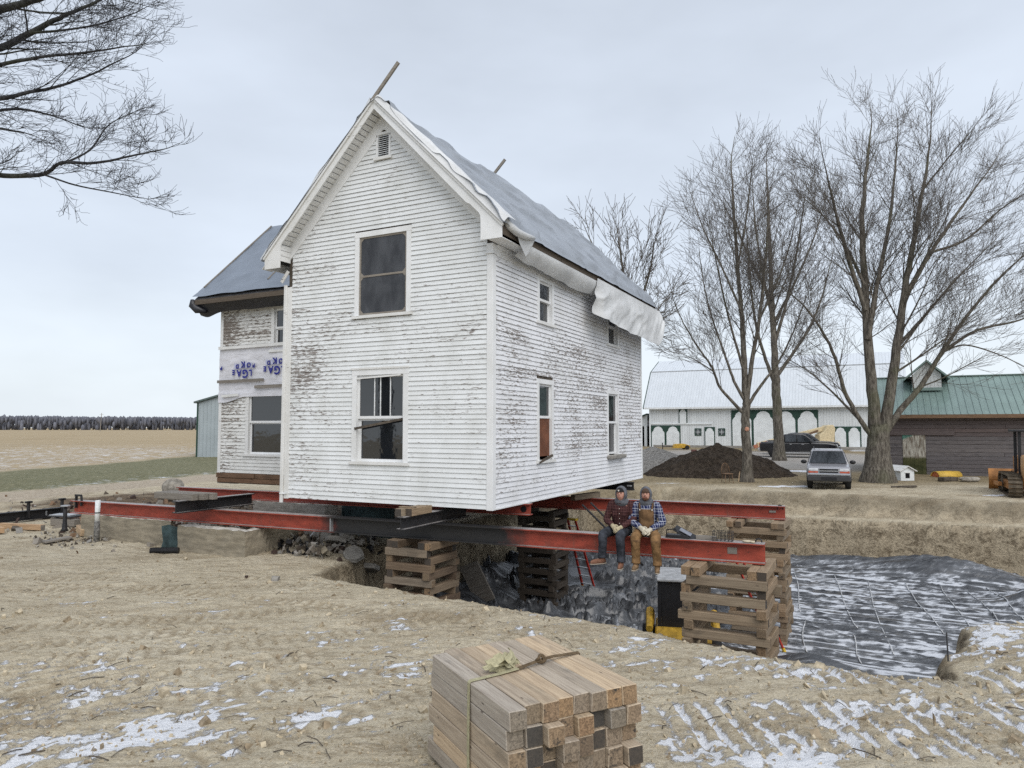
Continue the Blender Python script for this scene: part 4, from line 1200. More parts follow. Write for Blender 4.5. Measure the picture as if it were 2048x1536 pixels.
# wing tarp, with a black hem hanging at the eave
tt, xx = np.meshgrid(np.linspace(0, 1, 70), np.linspace(wx0 - .06, -4.3, 120))
lift = .04 + .05 * fbm(xx * 1.2, tt * 9 - xx * 1.0, 441, 3) + .03 * fbm(xx * .6, tt * 2, 442, 2)
P = np.stack([xx, e_y + (WR_Y - e_y) * tt - lift * .6, e_z + (WR_Z - e_z) * tt + lift * .8], -1)
tarp_obj('wing_tarp', P, M['tarp_blue'], 'blue grey tarp tight over the wing roof with battens')
xx, tt = np.meshgrid(np.linspace(wx0 - .05, -W_ - .08, 90), np.linspace(0, 1, 10))
hang = .24 + .10 * (fbm(xx * 1.1, xx * 0, 451, 3) - .5) + .12 * np.exp(-((xx - wx0 - .3) / .35) ** 2)
P = np.stack([xx, e_y + .02 + .22 * tt + .05 * fbm(xx * 2, tt * 2, 452, 2), e_z - .15 - hang * tt], -1)
tarp_obj('tarp_hem', P, M['tarp_black'], 'black tarp hem drooping below the wing eave')
b = MB()
b.tube([(wx0 - .04, e_y - .05, e_z - .02), (wx0 - .10, e_y + .0, e_z - .16), (wx0 + .05, e_y + .05, e_z - .30), (wx0 + .35, e_y + .12, e_z - .38)], [.06, .12, .13, .05], 12)
o = b.build('tarp_bundle', M['tarp_black'], smooth=True)
o.location, o.rotation_euler = (HC[0], HC[1], HZ), (0, 0, -HA)
tag(o, 'bunched black tarp at the outer corner of the wing eave', 'tarp')
# battens nailed on the wing tarp
for x0 in (wx0 + .02, -8.6, -6.4):
    k0 = empty('roof_batten', (HC[0], HC[1], HZ), -HA, {0: 'grey batten along the outer rake of the wing roof', 1: 'thin batten down the middle of the wing roof tarp', 2: 'batten on the wing roof tarp beside the main gable'}[(wx0 + .02, -8.6, -6.4).index(x0)], 'batten', 'battens on the wing roof')
    MB().bar((x0, e_y + .3, e_z + .3 * slope + .13), (x0 + .0, WR_Y - .1, WR_Z + .05), .05, .03).build('strip', M['grey_wood'], k0)
# boards that run up the far slope and stick out past the ridge
for nm, y, t0, t1, lab in (('ridge_board', -.34, -.4, .62, 'long board jutting up past the ridge at the near gable'), ('ridge_board', 5.15, -.4, .38, 'short board jutting up past the ridge halfway along the roof')):
    o = empty(nm, (HC[0], HC[1], HZ), -HA, lab, 'board')
    MB().bar((MID + t0, y, RIDGE + t0 + .10), (MID + t1, y, RIDGE + t1 + .10), .075, .045, up=(0, 1, 0)).build('plank', M['grey_wood'], o)
# ------------------------------------------------------------------ steel beams
def ibeam(name, p, q, h, w, label, mat='red_steel', tf=.022, tw=.016, group=None, top='worn_steel', parts=()):
    """rolled beam from p to q (points on the middle of its top flange)"""
    p, q = Vector(p), Vector(q)
    L = (q - p).length
    d = (q - p).normalized()
    rz = math.atan2(d.y, d.x)
    o = empty(name, p, rz, label, 'beam', group)
    a, c = w / 2, tw / 2
    poly = [(-a, 0), (a, 0), (a, -tf), (c, -tf), (c, -h + tf), (a, -h + tf), (a, -h), (-a, -h), (-a, -h + tf), (-c, -h + tf), (-c, -tf), (-a, -tf)]
    b = MB()
    n = len(poly)
    vs = [(0, y, z) for y, z in poly] + [(L, y, z) for y, z in poly]
    fs, mi = [(0, 1, 2, 11), (11, 2, 3, 10), (10, 3, 4, 9), (9, 4, 5, 8), (8, 5, 6, 7)], [0] * 5
    fs += [tuple(reversed([i + n for i in f])) for f in fs]
    mi += [0] * 5
    for i in range(n):
        fs.append((i, n + i, n + (i + 1) % n, (i + 1) % n))
        mi.append(1 if i == 0 or i in (4, 8) else 0)
    b.add(vs, fs, mi)
    b.build('rolled_section', [M[mat] if isinstance(mat, str) else mat, M[top] if isinstance(top, str) else top], o)
    return o, L
BT, BH = 1.02, 0.34                       # top and height of the two long beams
NA, NB = Vector((-11.957, 19.584, BT)), Vector((4.327, 12.286, BT))
ND = (NB - NA).normalized()
near_m = steel('red_steel_black_middle', (0.385, 0.066, 0.038), dark=(8.5, 13.25, .45))  # middle stretch turned near-black with wavering ends
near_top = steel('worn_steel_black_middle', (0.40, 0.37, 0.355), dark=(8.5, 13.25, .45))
nb, nL = ibeam('steel_beam', NA, NB, BH, .27, 'long red beam with black middle, the two workers sit on it', near_m, group='steel beams under the house', top=near_top)
MB().b2((nL - .62, -.02, -.21), (nL - .46, -.013, -.10)).build('cut_hole_plate', M['grey_wood'], nb)
for x, lab in ((8.72, 'stiffener'),):
    MB().b2((x, -.11, -BH + .022), (x + .02, -.008, -.022)).build('stiffener', M['grey_steel'], nb)
b = MB()                                   # shackle and end plates
b.tube([(nL - .10 + .05 * math.cos(a), -.02, .03 + .045 * math.sin(a)) for a in np.linspace(-.3, PI + .3, 10)], .012, 6)
b.build('shackle', M['black_steel'], nb, smooth=True)
FA = Vector((6.899, 18.097, BT))
FD = Vector((-4.759, 2.183, 0)).normalized()
fb, fL = ibeam('steel_beam', FA, FA + FD * 11.5, BH, .27, 'red beam behind the workers running to the far crib', group='steel beams under the house')
MB().box((.30, .0205, -.15), (.16, .03, .05)).build('hand_hole', M['concrete_grey'], fb)
b = MB()
b.tube([(.12 + .07 * math.cos(a), .0, -.10 + .12 * math.sin(a)) for a in np.linspace(0, PI, 9)], .016, 6)
b.build('shackle', M['black_steel'], fb, smooth=True)
o, L = ibeam('needle_beam', hw(.17, 1.45, HZ - .006), hw(-10.5, .98, HZ - .006), .25, .2, 'red needle beam tight under the gable end with a round hole at its tip', group='steel beams under the house')
MB().lathe([(.065, 0.0), (.065, .06)], 18, 'y', (.16, -.03, -.125)).build('round_hole', M['void'], o)
MB().bar((3.0, .09, -.24), (3.0, .09, .16 - .24 - .12), .07, .012).build('hanger_plate', M['red_steel'], o)
ibeam('needle_beam', hw(.32, 8.4, HZ - .006), hw(-4.2, 8.4, HZ - .006), .25, .2, 'black needle beam end poking out below the far end of the long wall', 'black_steel', group='steel beams under the house', top='black_steel')
MB().box((0, 0, 0), (.16, .05, .06)).build('slot_plug', M['grey_steel'], bpy.data.objects['needle_beam.001'], loc=(.14, .02, -.12), bevel=.02)
ibeam('cross_beam', hw(-1.32, -1.26, BT + .252), hw(-1.32, 1.2, BT + .252), .25, .2, 'black cross beam whose end shows below the middle of the gable wall', 'black_steel', group='steel beams under the house')
ibeam('cross_beam', hw(-7.55, -1.41, BT + .282), hw(-7.50, .80, BT + .282), .28, .22, 'black cross beam end on the long beam left of the house', 'black_steel', group='steel beams under the house')
# black rail lying on the ground at the far left
p0, p1 = on_ground(-60, 1058), on_ground(126, 1034)
lb, lL = ibeam('steel_rail', (p0.x, p0.y, p0.z + .36), (p1.x, p1.y, p1.z + .33), .28, .2, 'black beam lying on the soil at the far left with two clamps', 'black_steel', top='black_steel')
for x in (lL * .57, lL - .12):
    MB().bar((x, -.12, -.22), (x, -.12, .28), .10, .05).bar((x - .09, -.12, .26), (x + .09, -.12, .26), .10, .06).build('clamp', M['black_steel'], lb)
MB().bar((lL * .78, -.09, -.20), (lL * .78, -.09, -.06), .07, .01).build('bright_tab', M['grey_steel'], lb)
# screw clamps on the left end of the long beam
cl = MB().bar((.14, -.06, .16), (.14, -.06, -.2), .06, .04).bar((.10, -.06, .14), (.34, -.06, .14), .05, .05)
cl.tube([(.34, -.06, .14), (.36, -.06, .03), (.35, -.06, -.14)], .03, 8)
cl.build('beam_clamp', M['black_steel'], nb)
sj = empty('screw_jack', tuple(NA + Vector((-.18, -.12, -BH - .1))), 0, 'black screw jack standing at the left tip of the long red beam', 'jack')
MB().lathe([(.10, -.38), (.07, -.32), (.05, -.1), (.05, .12), (.045, .13), (.045, .30)], 12).build('body', M['black_steel'], sj, smooth=True)
MB().lathe([(.12, .28), (.12, .31), (.03, .32)], 12).build('head', M['grey_steel'], sj)

# ------------------------------------------------------------------ timber: one mesh per length, shared
M['crib_dark'] = wood_mat('shaded_crib_wood', [(.055, .045, .037), (.075, .062, .05), (.045, .038, .032)])  # darker crib wood: shade under the house put into the colour
M['crib_brown'] = wood_mat('brown_stained_crib_wood', [(.19, .125, .08), (.15, .11, .08), (.225, .165, .11), (.27, .235, .19)])
_tim = {}
def timber_mesh(L, w, h, mats, key):
    k = (round(L, 2), round(w, 3), round(h, 3), key)
    if k not in _tim:
        r = random.Random(hash(k) & 0xffff)
        vs = []
        for x in (-L / 2, L / 2):
            for y, z in ((-w / 2, -h / 2), (w / 2, -h / 2), (w / 2, h / 2), (-w / 2, h / 2)):
                vs.append((x + r.uniform(-.006, .006), y + r.uniform(-.004, .004), z + r.uniform(-.003, .003)))
        b = MB().add(vs, [(3, 2, 1, 0), (4, 5, 6, 7), (0, 1, 5, 4), (1, 2, 6, 5), (2, 3, 7, 6), (3, 0, 4, 7)], [1, 1, 0, 0, 0, 0])
        _tim[k] = b.mesh('timber', mats, bevel=.006)
    return _tim[k]
def timber(parent, loc, L, ang=0.0, w=.15, h=.15, mats=('crib', 'crib_end'), name='timber', rot=None):
    return link(name, timber_mesh(L, w, h, [M[m] for m in mats], mats[0]), parent, loc=loc, rot=rot or (0, 0, ang))
crng = random.Random(11)
def crib(cx, cy, size, top, label, bottom=FLOOR + .02, beam_ang=-HA, doubles=True, t=.15, upper=None, mats=('crib', 'crib_end')):
    n = int(round((top - bottom) / t))
    t = (top - bottom) / n
    o = empty('timber_crib', tuple(hw(cx, cy, bottom)), beam_ang, label, 'timber crib', 'timber cribs under the beams')
    for i in range(n):
        along_y = (n - 1 - i) % 2 == 0           # the topmost course runs across the beam
        z = (i + .5) * t
        offs = [-(size / 2 - .085), size / 2 - .085]
        if doubles and i == n - 1: offs = [-(size / 2 - .085), -(size / 2 - .245), size / 2 - .245, size / 2 - .085]
        for f in offs:
            j, s = crng.uniform(-.05, .05), crng.uniform(-.025, .025)
            LL = size + crng.choice([-.08, -.04, 0, .04, .08])
            p = (f + s, j, z) if along_y else (j, f + s, z)
            timber(o, p, LL, (PI / 2 if along_y else 0) + crng.uniform(-.03, .03), .155, t - .001, mats)
    return o
crib(4.57, .27, 1.38, BT - BH - .02, 'nearest timber crib, under the right tip of the long red beam')
crib(4.17, 6.62, 1.36, BT - BH - .02, 'far timber crib holding up the tip of the rear red beam')
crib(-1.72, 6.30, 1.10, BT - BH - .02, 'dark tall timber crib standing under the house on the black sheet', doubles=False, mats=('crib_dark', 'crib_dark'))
crib(-1.72, .10, 1.12, BT - BH - .02, 'timber crib below the gable wall at the edge of the pit', mats=('crib_brown', 'crib_end'))
# packing timbers here and there
def lone(label, p, L, ang, mats=('crib', 'crib_end'), w=.15, h=.15, tilt=0.0, cat='timber', group=None):
    o = timber(None, p, L, 0, w, h, mats, 'timber_block', rot=(0, tilt, ang))
    return tag(o, label, cat, group)
lone('short packing timber on the black cross beam end below the gable wall, left one', hw(-1.42, -.80, BT + .252 + .077), .8, PI / 2 - HA)
lone('short packing timber on the black cross beam end below the gable wall, right one', hw(-1.26, -.72, BT + .252 + .077), .7, PI / 2 - HA)
lone('thin wedge board lying across the two packing timbers below the gable wall', hw(-1.38, -.95, BT + .252 + .16), .35, -HA, w=.12, h=.025)
for k, (dy, dz, L, lab) in enumerate(((-1.1, 0, 1.35, 'front'), (-.93, 0, 1.5, 'middle'), (-.76, 0, 1.6, 'rear'))):
    lone('%s grey timber of the three lying across the black cross beam, left of the house' % lab, hw(-7.95 + .06 * k, dy, BT + .282 + .078), L, -HA + .01 * k, ('grey_wood', 'grey_wood'), group='grey timbers on the left cross beam')
lone('packing timber lying on the rear red beam near the house', hw(-.35, 6.1, BT + .077), 1.3, PI / 2 - HA - .2)
lone('low timber under the wing resting on the debris', tuple(on_ground(455, 984) + Vector((0, 0, .42))), 1.1, -HA, ('grey_wood', 'grey_wood'))
lone('square timber below the wing corner sill', tuple(on_ground(445, 976) + Vector((0, 0, .55))), .45, PI / 2 - HA)

# bundle of sawn timbers in the foreground
SA = math.radians(28.3)
st = empty('timber_bundle', (-.011, 5.259, 0.0), SA, 'strapped bundle of square sawn timbers in the foreground', 'timber bundle')
rr = random.Random(5)
TW = .1475
ends = {}
for r in range(6):
    for c in range(8):
        L = 1.48 + rr.choice([0, 0, .03, .06])
        off = rr.choice([0, -.03, .02, .05, -.05, .08]) * (0 if (c == 0 and r == 5) else 1)
        timber(st, (c * TW + TW / 2 + (.035 if r < 5 else 0) * (1 if c > 5 else .3) * rr.random(), L / 2 + off + .02, .035 + r * .1515 + .0757), L, PI / 2 + rr.uniform(-.006, .006), TW - .003, .1505, ('oak', 'oak_end'))
for y in (.25, 1.2): timber(st, (.59, y, .017), 1.2, 0, .09, .033, ('oak', 'oak_end'), 'skid')
M['webbing'] = plain('olive_webbing', (0.40, 0.37, 0.235), .85, .2, var=.2, scale=30, bump=.3)
strap = empty('tie_strap', (-.011, 5.259, 0.0), SA, 'olive webbing strap tied round the timber bundle with its tail heaped on top', 'strap')
zt = .035 + 6 * .1515 + .006
def ribbon(pts, w, wid, name, nrm=None):
    """flat band through pts; wid: direction of its width"""
    pts = [Vector(p) for p in pts]
    wd = Vector(wid).normalized() * (w / 2)
    vs, fs = [], []
    for i, p in enumerate(pts):
        t = (pts[min(i + 1, len(pts) - 1)] - pts[max(i - 1, 0)]).normalized()
        nn = t.cross(wd).normalized() * .0016
        vs += [p - wd - nn, p + wd - nn, p + wd + nn, p - wd + nn]
    for i in range(len(pts) - 1):
        for j in range(4): fs.append((i * 4 + j, i * 4 + (j + 1) % 4, i * 4 + 4 + (j + 1) % 4, i * 4 + 4 + j))
    fs += [(3, 2, 1, 0), tuple(len(pts) * 4 - 4 + j for j in range(4))]
    return MB().add(vs, fs).build(name, M['webbing'], strap)
ribbon([(-.008, .70, .02), (-.012, .70, .5), (-.006, .705, zt - .01), (.01, .71, zt + .002), (.30, .74, zt + .004), (.48, .76, zt + .012)], .048, (.05, 1, 0), 'band')
dkw = plain('dirty_webbing', (0.12, 0.085, 0.05), .9, .2, var=.3, scale=20)
o = ribbon([(.48, .76, zt + .012), (.70, .80, zt + .03), (.86, .83, zt + .035), (1.0, .86, zt + .02), (1.19, .90, zt + .004), (1.205, .90, zt - .05), (1.21, .90, .02)], .034, (.05, 1, .3), 'band')
o.data.materials.clear(); o.data.materials.append(dkw)
rk = random.Random(21)
for k in range(11):
    cx, cy = .40 + rk.uniform(-.09, .08), .84 + rk.uniform(-.05, .07)
    a, R1, R2 = .45 + rk.gauss(0, .28), rk.uniform(.09, .15), rk.uniform(.022, .036)
    ph = rk.uniform(0, 2 * PI)
    z0 = zt + .024 + rk.uniform(0, .075)
    pts = []
    for i in range(15):
        s = ph + i / 14 * (1.7 * PI)
        u, v = R1 * math.cos(s), R2 * math.sin(s)
        pts.append((cx + u * math.cos(a) - .02 * math.sin(3 * s), cy + u * math.sin(a), z0 + v * .9 + .012 * math.sin(2 * s)))
    pts = [(x, y, max(z, zt + .004)) for x, y, z in pts]
    ribbon(pts, .046, (-math.sin(a) + rk.uniform(-.15, .15), math.cos(a), rk.uniform(.4, 1.1)), 'loop')
b = MB()
b.tube([(.72 + .035 * math.cos(t), .80 + .02 * math.sin(t * 2), zt + .04 + .03 * math.sin(t)) for t in np.linspace(0, 2 * PI, 14)], .011, 6)
b.tube([(.75 + .03 * math.sin(t), .815 + .03 * math.cos(t), zt + .04 + .022 * math.cos(t)) for t in np.linspace(0, 2 * PI, 14)], .010, 6)
b.build('knot', dkw, strap, smooth=True)

# ------------------------------------------------------------------ remains of the old foundation
def rough_block(name, pts, z0, z1, mats, label, cat='concrete', seed=1, ztop=None, mi=None, parent=None, jag=.05, group=None):
    """concrete lump: outline pts in house coordinates, side walls cut fine and knocked about"""
    pts = [Vector((*hl(*p), 0)) for p in pts]
    fine = []
    for i, p in enumerate(pts):
        q = pts[(i + 1) % len(pts)]
        n = max(2, int((q - p).length / .09))
        for k in range(n): fine.append((p.lerp(q, k / n), i))
    n = len(fine)
    zs = np.linspace(0, 1, 7)
    vs, fs, ms = [], [], []
    c = sum((p for p, _ in fine), Vector()) / n
    for r, t in enumerate(zs):
        for k, (p, side) in enumerate(fine):
            top = z1 + (ztop(k / n) if ztop else 0)
            z = z0 + (top - z0) * t
            j = jag * (float(vn(np.array(p.x * 6 + seed), np.array(p.y * 6 + z * 5), seed)) - .5)
            jz = (jag * .9 * (float(vn(np.array(p.x * 5), np.array(p.y * 5 + seed), seed + 3)) - .5)) if r == len(zs) - 1 else 0
            d = (p - c); d.z = 0
            d = d.normalized() * j
            vs.append((p.x + d.x, p.y + d.y, z + jz))
    for r in range(len(zs) - 1):
        for k in range(n):
            fs.append((r * n + k, r * n + (k + 1) % n, (r + 1) * n + (k + 1) % n, (r + 1) * n + k))
            ms.append(mi[fine[k][1]] if mi else 0)
    fs.append(tuple((len(zs) - 1) * n + k for k in range(n)))
    ms.append(3)
    me = mesh(name, vs, fs, mats, ms)
    o = link(name, me, parent)
    if label: tag(o, label, cat, group)
    return o
CM = [M['concrete'], M['teal'], M['concrete_grey'], M['concrete_top']]
rough_block('foundation_block', [(-8.15, -.86), (-5.92, -.84), (-6.05, .95), (-6.30, .95), (-6.18, -.56), (-8.15, -.56)], -.2, .64, CM, 'tan L-shaped chunk of old concrete foundation below the left gable corner', seed=3, jag=.045, group='pieces of the old foundation')
rough_block('foundation_block', [(-12.15, -.72), (-8.72, -.62), (-8.95, -.36), (-12.15, -.42)], -.2, .68, CM, 'long tan concrete foundation wall under the red beam behind the white pipe', seed=7, jag=.04, group='pieces of the old foundation')
rough_block('foundation_stub', [(-8.80, -.80), (-8.18, -.72), (-8.16, -.44), (-8.92, -.40)], -.2, .66, CM, 'broken teal painted stub between the two tan concrete pieces', seed=12, jag=.11, mi=[1, 1, 2, 2], ztop=lambda t: -.06 - .10 * (t > .3), group='pieces of the old foundation')
rough_block('foundation_wall', [(-9.0, 2.25), (-6.35, 2.25), (-6.1, 2.5), (-9.0, 2.5)], -.2, .92, CM, 'grey concrete wall stump behind the long beam with a pale broken top', seed=17, jag=.05, mi=[2, 2, 2, 2], group='pieces of the old foundation')
rough_block('foundation_wall', [(-6.2, 2.8), (-4.6, 2.8), (-4.6, 3.0), (-6.4, 3.0)], -.2, .90, CM, 'teal painted basement wall stump in the shade under the house', seed=23, jag=.05, mi=[1, 1, 1, 1], group='pieces of the old foundation')
rough_block('foundation_block', [(-5.75, 1.2), (-5.2, 1.2), (-5.2, 1.5), (-5.8, 1.5)], -.2, .62, CM, 'small square concrete stump in the shade behind the tan L-shaped chunk', seed=29, jag=.05, mi=[2, 2, 2, 2], group='pieces of the old foundation')
rough_block('foundation_block', [(-11.6, 1.9), (-10.3, 1.9), (-10.3, 2.15), (-11.6, 2.2)], -.1, 1.02, CM, 'grey concrete wall end left of the boulder, behind the clamped beam tip', seed=31, jag=.05, mi=[2, 2, 2, 2], group='pieces of the old foundation')
# boulder on a stub
def boulder(c, r, seed, label, mat='rock', sq=.75, name='boulder', cat='rock', group=None):
    bm = bmesh.new()
    bmesh.ops.create_icosphere(bm, subdivisions=3, radius=1)
    for v in bm.verts:
        k = 1 + .5 * (float(fbm(np.array(v.co.x * 1.3 + seed), np.array(v.co.y * 1.3 + v.co.z), seed, 3)) - .5)
        v.co = Vector((v.co.x * r[0] * k, v.co.y * r[1] * k, v.co.z * r[2] * k * sq))
    me = bpy.data.meshes.new(name)
    bm.to_mesh(me); bm.free()
    me.materials.append(M[mat])
    o = link(name, me, loc=c)
    return tag(o, label, cat, group)
p = on_ground(345, 1000)
boulder((p.x, p.y, p.z + .46), (.40, .3, .45), 3, 'rounded boulder perched behind the left beam end')
boulder((p.x + .1, p.y - .1, p.z + .14), (.55, .4, .25), 9, 'flat stone supporting the boulder behind the left beam')

# white vent pipe
p = on_ground(193, 1084)
vp = empty('vent_pipe', p, 0, 'upright pipe, white on top and muddy below, before the concrete wall', 'pipe')
MB().lathe([(.062, .50), (.062, 1.05), (.055, 1.05), (.055, .9)], 16).build('upper_tube', M['white_metal'], vp, smooth=True)
MB().lathe([(.064, .72), (.066, .725), (.066, .745), (.064, .75)], 16).build('band', M['black_plastic'], vp)
MB().lathe([(.075, -.1), (.07, .3), (.064, .52), (.06, .52)], 16).build('lower_tube', plain('muddy_pipe', (.16, .155, .145), .9, .2, var=.6, scale=18), vp, smooth=True)
# loose timbers, plates and pipes on the left
q = on_ground(14, 1066); lone('reddish timber offcut at the far left edge, nearest one', (q.x - .25, q.y, q.z + .09), .75, -.75, ('new_wood', 'new_wood'))
q = on_ground(40, 1062); lone('long pale timber lying behind the reddish offcut at the far left', (q.x - .1, q.y + .2, q.z + .09), 1.5, -.25, ('new_wood', 'grey_wood'))
q = on_ground(163, 1070); lone('tan timber block leaning by the foot of the white pipe', (q.x, q.y, q.z + .14), .62, -.85, ('new_wood', 'new_wood'), .17, .17, .12)
q = on_ground(114, 1084); lone('flat grey board lying in the soil left of the white pipe', (q.x, q.y, q.z + .06), .62, .95, ('grey_wood', 'grey_wood'), .22, .05, -.08)
q = on_ground(8, 1042); lone('weathered timber end under the black rail at the left edge', (q.x, q.y, q.z + .1), .8, .1, ('grey_wood', 'grey_wood'), .2, .2)
q = on_ground(130, 1052); lone('timber packing below the steel plates beside the beam tip', (q.x, q.y, q.z + .12), .9, -.3, ('grey_wood', 'grey_wood'), .2, .2)
q = on_ground(132, 1050)
pl = empty('steel_plates', (q.x, q.y, q.z + .24), -.3, 'stack of flat steel plates near the left tip of the long red beam', 'steel plates')
MB().box((0, 0, .015), (.9, .5, .03)).build('plate', M['black_steel'], pl)
MB().box((-.08, .04, .045), (.7, .42, .03)).build('plate', M['grey_steel'], pl, rot=(0, 0, .15))
def drain(px, py, L, ang, label, mat='black_plastic', r=.075):
    q = on_ground(px, py)
    prof = []
    for i in range(int(L / .03)):
        prof += [(r, i * .03 - L / 2), (r * .84, i * .03 - L / 2 + .015)]
    b = MB().lathe(prof, 14, 'x')
    o = b.build('drain_pipe', M[mat], smooth=False, loc=(q.x, q.y, q.z + r), rot=(0, 0, ang))
    tag(o, label, 'pipe')
drain(330, 1106, .66, .05, 'short black ribbed drain pipe lying before the teal concrete stub')
M['brown_plastic'] = plain('muddy_brown_plastic', (.06, .04, .033), .7, .3)
drain(672, 1104, .5, -.35, 'short brown ribbed pipe by the pit rim below the gable', 'brown_plastic')
# sledgehammer and frame of bars
q = on_ground(637, 1108)
sh = empty('sledge_hammer', q, 0, 'long handled hammer standing on its head near the pit rim', 'hammer')
MB().tube([(0, 0, .05), (.03, .02, .62)], .014, 8).build('handle', M['dark_wood'], sh)
MB().box((0, 0, .035), (.17, .07, .07)).build('head', M['black_steel'], sh, bevel=.01)
q = on_ground(640, 1092)
fr = empty('bar_frame', q, 0, 'grey bent metal bar leaning as an upturned V behind the hammer', 'metal bar')
MB().tube([(-.42, -.1, .02), (-.02, .15, .52), (.02, .15, .52), (.36, .1, .04)], .02, 6).build('bar', M['grey_steel'], fr)

# broken slabs heaped under the house: the big ones singly, crumbs as one mass
slr = random.Random(17)
SL = [(700, 1076, .75, .45, 'pale flat slab on top of the rubble under the house'), (672, 1082, .6, .4, 'tilted slab left in the rubble under the house'), (735, 1085, .65, .5, 'thick broken slab right in the rubble under the house'),
      (706, 1096, .55, .45, 'upright angular slab at the front of the rubble under the house'), (760, 1078, .7, .35, 'long thin slab at the back right of the rubble under the house'), (728, 1066, .5, .4, 'uppermost grey slab of the rubble under the house')]
for k, (px, py, a, c, lab) in enumerate(SL):
    q = on_ground(px, py + 14)
    b = MB()
    n = 7
    poly = [(a * .5 * math.cos(2 * PI * i / n + .3) * slr.uniform(.75, 1.1), c * .6 * math.sin(2 * PI * i / n + .3) * slr.uniform(.75, 1.1)) for i in range(n)]
    b.prism(poly, -.06, .06, lambda x, y, d: (x, y, d))
    o = b.build('broken_slab', M['concrete_grey'], loc=(q.x, q.y, q.z + .14 + .05 * (k % 3)), rot=(slr.uniform(-.5, .5), slr.uniform(-.5, .5), slr.uniform(0, 3)), bevel=.012)
    tag(o, lab, 'concrete slab', 'broken slabs under the house')
def crumbs(name, n, region, size, mats, label, cat, seed, zoff=.02):
    r = random.Random(seed)
    b = MB()
    for _ in range(n):
        x, y, z = region(r)
        s = size * r.uniform(.35, 1.0) ** 1.5 * 1.6
        T = Matrix.Translation((x, y, z + zoff)) @ Euler((r.uniform(0, 6), r.uniform(0, 6), r.uniform(0, 6))).to_matrix().to_4x4()
        e = r.choice([(1, .5, .2), (1, .8, .5), (1.6, .25, .12), (.8, .7, .6)])
        b.box((0, 0, 0), (s * e[0], s * e[1], s * e[2]), r.randrange(len(mats)), T, taper=(r.uniform(.5, 1), r.uniform(.5, 1)))
    me = mesh(name, b.v, b.f, [M[m] for m in mats], b.m)
    return tag(link(name, me), label, cat, kind='stuff')
def reg_house(r):
    while True:
        x, y = r.uniform(-6.3, -4.35), r.uniform(-.2, 2.2)
        P = hl(x, y)
        return P[0], P[1], gz(P[0], P[1]) + .25 * max(0, r.gauss(.2, .4))
crumbs('rubble', 420, reg_house, .13, ['concrete_grey', 'concrete', 'dark_wood', 'black_plastic', 'grey_wood'], 'rubble and scraps heaped under the house left of the pit', 'rubble', 41)
def reg_left(r):
    x, y = r.gauss(-12.2, 3.6), r.gauss(2.6, 1.7)
    P = hl(x, y)
    return P[0], P[1], gz(P[0], P[1])
crumbs('debris', 900, reg_left, .17, ['grey_wood', 'dark_wood', 'sill_wood', 'concrete_grey', 'brown_plastic'], 'splintered wood and scraps strewn left of the house', 'debris', 43)
def reg_pipe(r):
    q = at_z(150 + r.gauss(0, 40), 1085 + r.gauss(0, 8), 0.0)
    return q[0], q[1], gz(q[0], q[1])
crumbs('pebbles', 160, reg_pipe, .06, ['concrete_grey', 'dark_wood', 'rock'], 'dark pebbles and crumbs at the foot of the white pipe', 'pebbles', 44)
def reg_yard(r):
    while True:
        q = at_z(r.uniform(-50, 2100), 1130 + 400 * r.random() ** 1.2, 0.0)
        x, y = to_hl(q[0], q[1])
        if float(pit_sd(np.array([x]), np.array([y]))[0]) > .1: return q[0], q[1], gz(q[0], q[1])
M['clod'] = plain('soil_clod', (.44, .375, .27), .95, .1, var=.3, scale=12)
M['clod_dark'] = plain('dark_soil_clod', (.30, .24, .165), .95, .1, var=.3, scale=12)
crumbs('soil_clods', 3000, reg_yard, .030, ['clod', 'clod_dark', 'clod', 'clod'], 'small clods and chips of soil scattered over the scraped yard', 'soil clods', 45, .004)

def reg_rim(r):
    while True:
        q = at_z(r.uniform(-50, 2100), 1120 + 380 * r.random(), 0.0)
        x, y = to_hl(q[0], q[1])
        sd_ = float(pit_sd(np.array([x]), np.array([y]))[0])
        if sd_ > .05 and r.random() < .15 + .85 * math.exp(-sd_ / .5): return q[0], q[1], gz(q[0], q[1])
crumbs('loose_clods', 170, reg_rim, .085, ['clod', 'clod_dark'], 'larger loose clods of soil lying mostly along the pit rim', 'soil clods', 46, .006)
def reg_straw(r):
    q = at_z(r.uniform(-50, 2100), 1140 + 390 * r.random(), 0.0)
    x, y = to_hl(q[0], q[1])
    return (q[0], q[1], gz(q[0], q[1])) if float(pit_sd(np.array([x]), np.array([y]))[0]) > .1 else (q[0], q[1], -3)
r_ = random.Random(77)
b = MB()
for _ in range(160):
    x, y, z = reg_straw(r_)
    a, L = r_.uniform(0, PI), r_.uniform(.05, .26)
    d = Vector((math.cos(a), math.sin(a), r_.uniform(-.05, .12))) * L
    b.tube([Vector((x, y, z + .012)), Vector((x, y, z + .016)) + d * .5 + Vector((r_.uniform(-.02, .02), r_.uniform(-.02, .02), .008)), Vector((x, y, z + .012)) + d], r_.uniform(.003, .007), 4)
tag(link('twig_litter', mesh('twig_litter', b.v, b.f, M['dark_wood'])), 'thin dark twigs and splinters littered over the yard', 'twigs', kind='stuff')
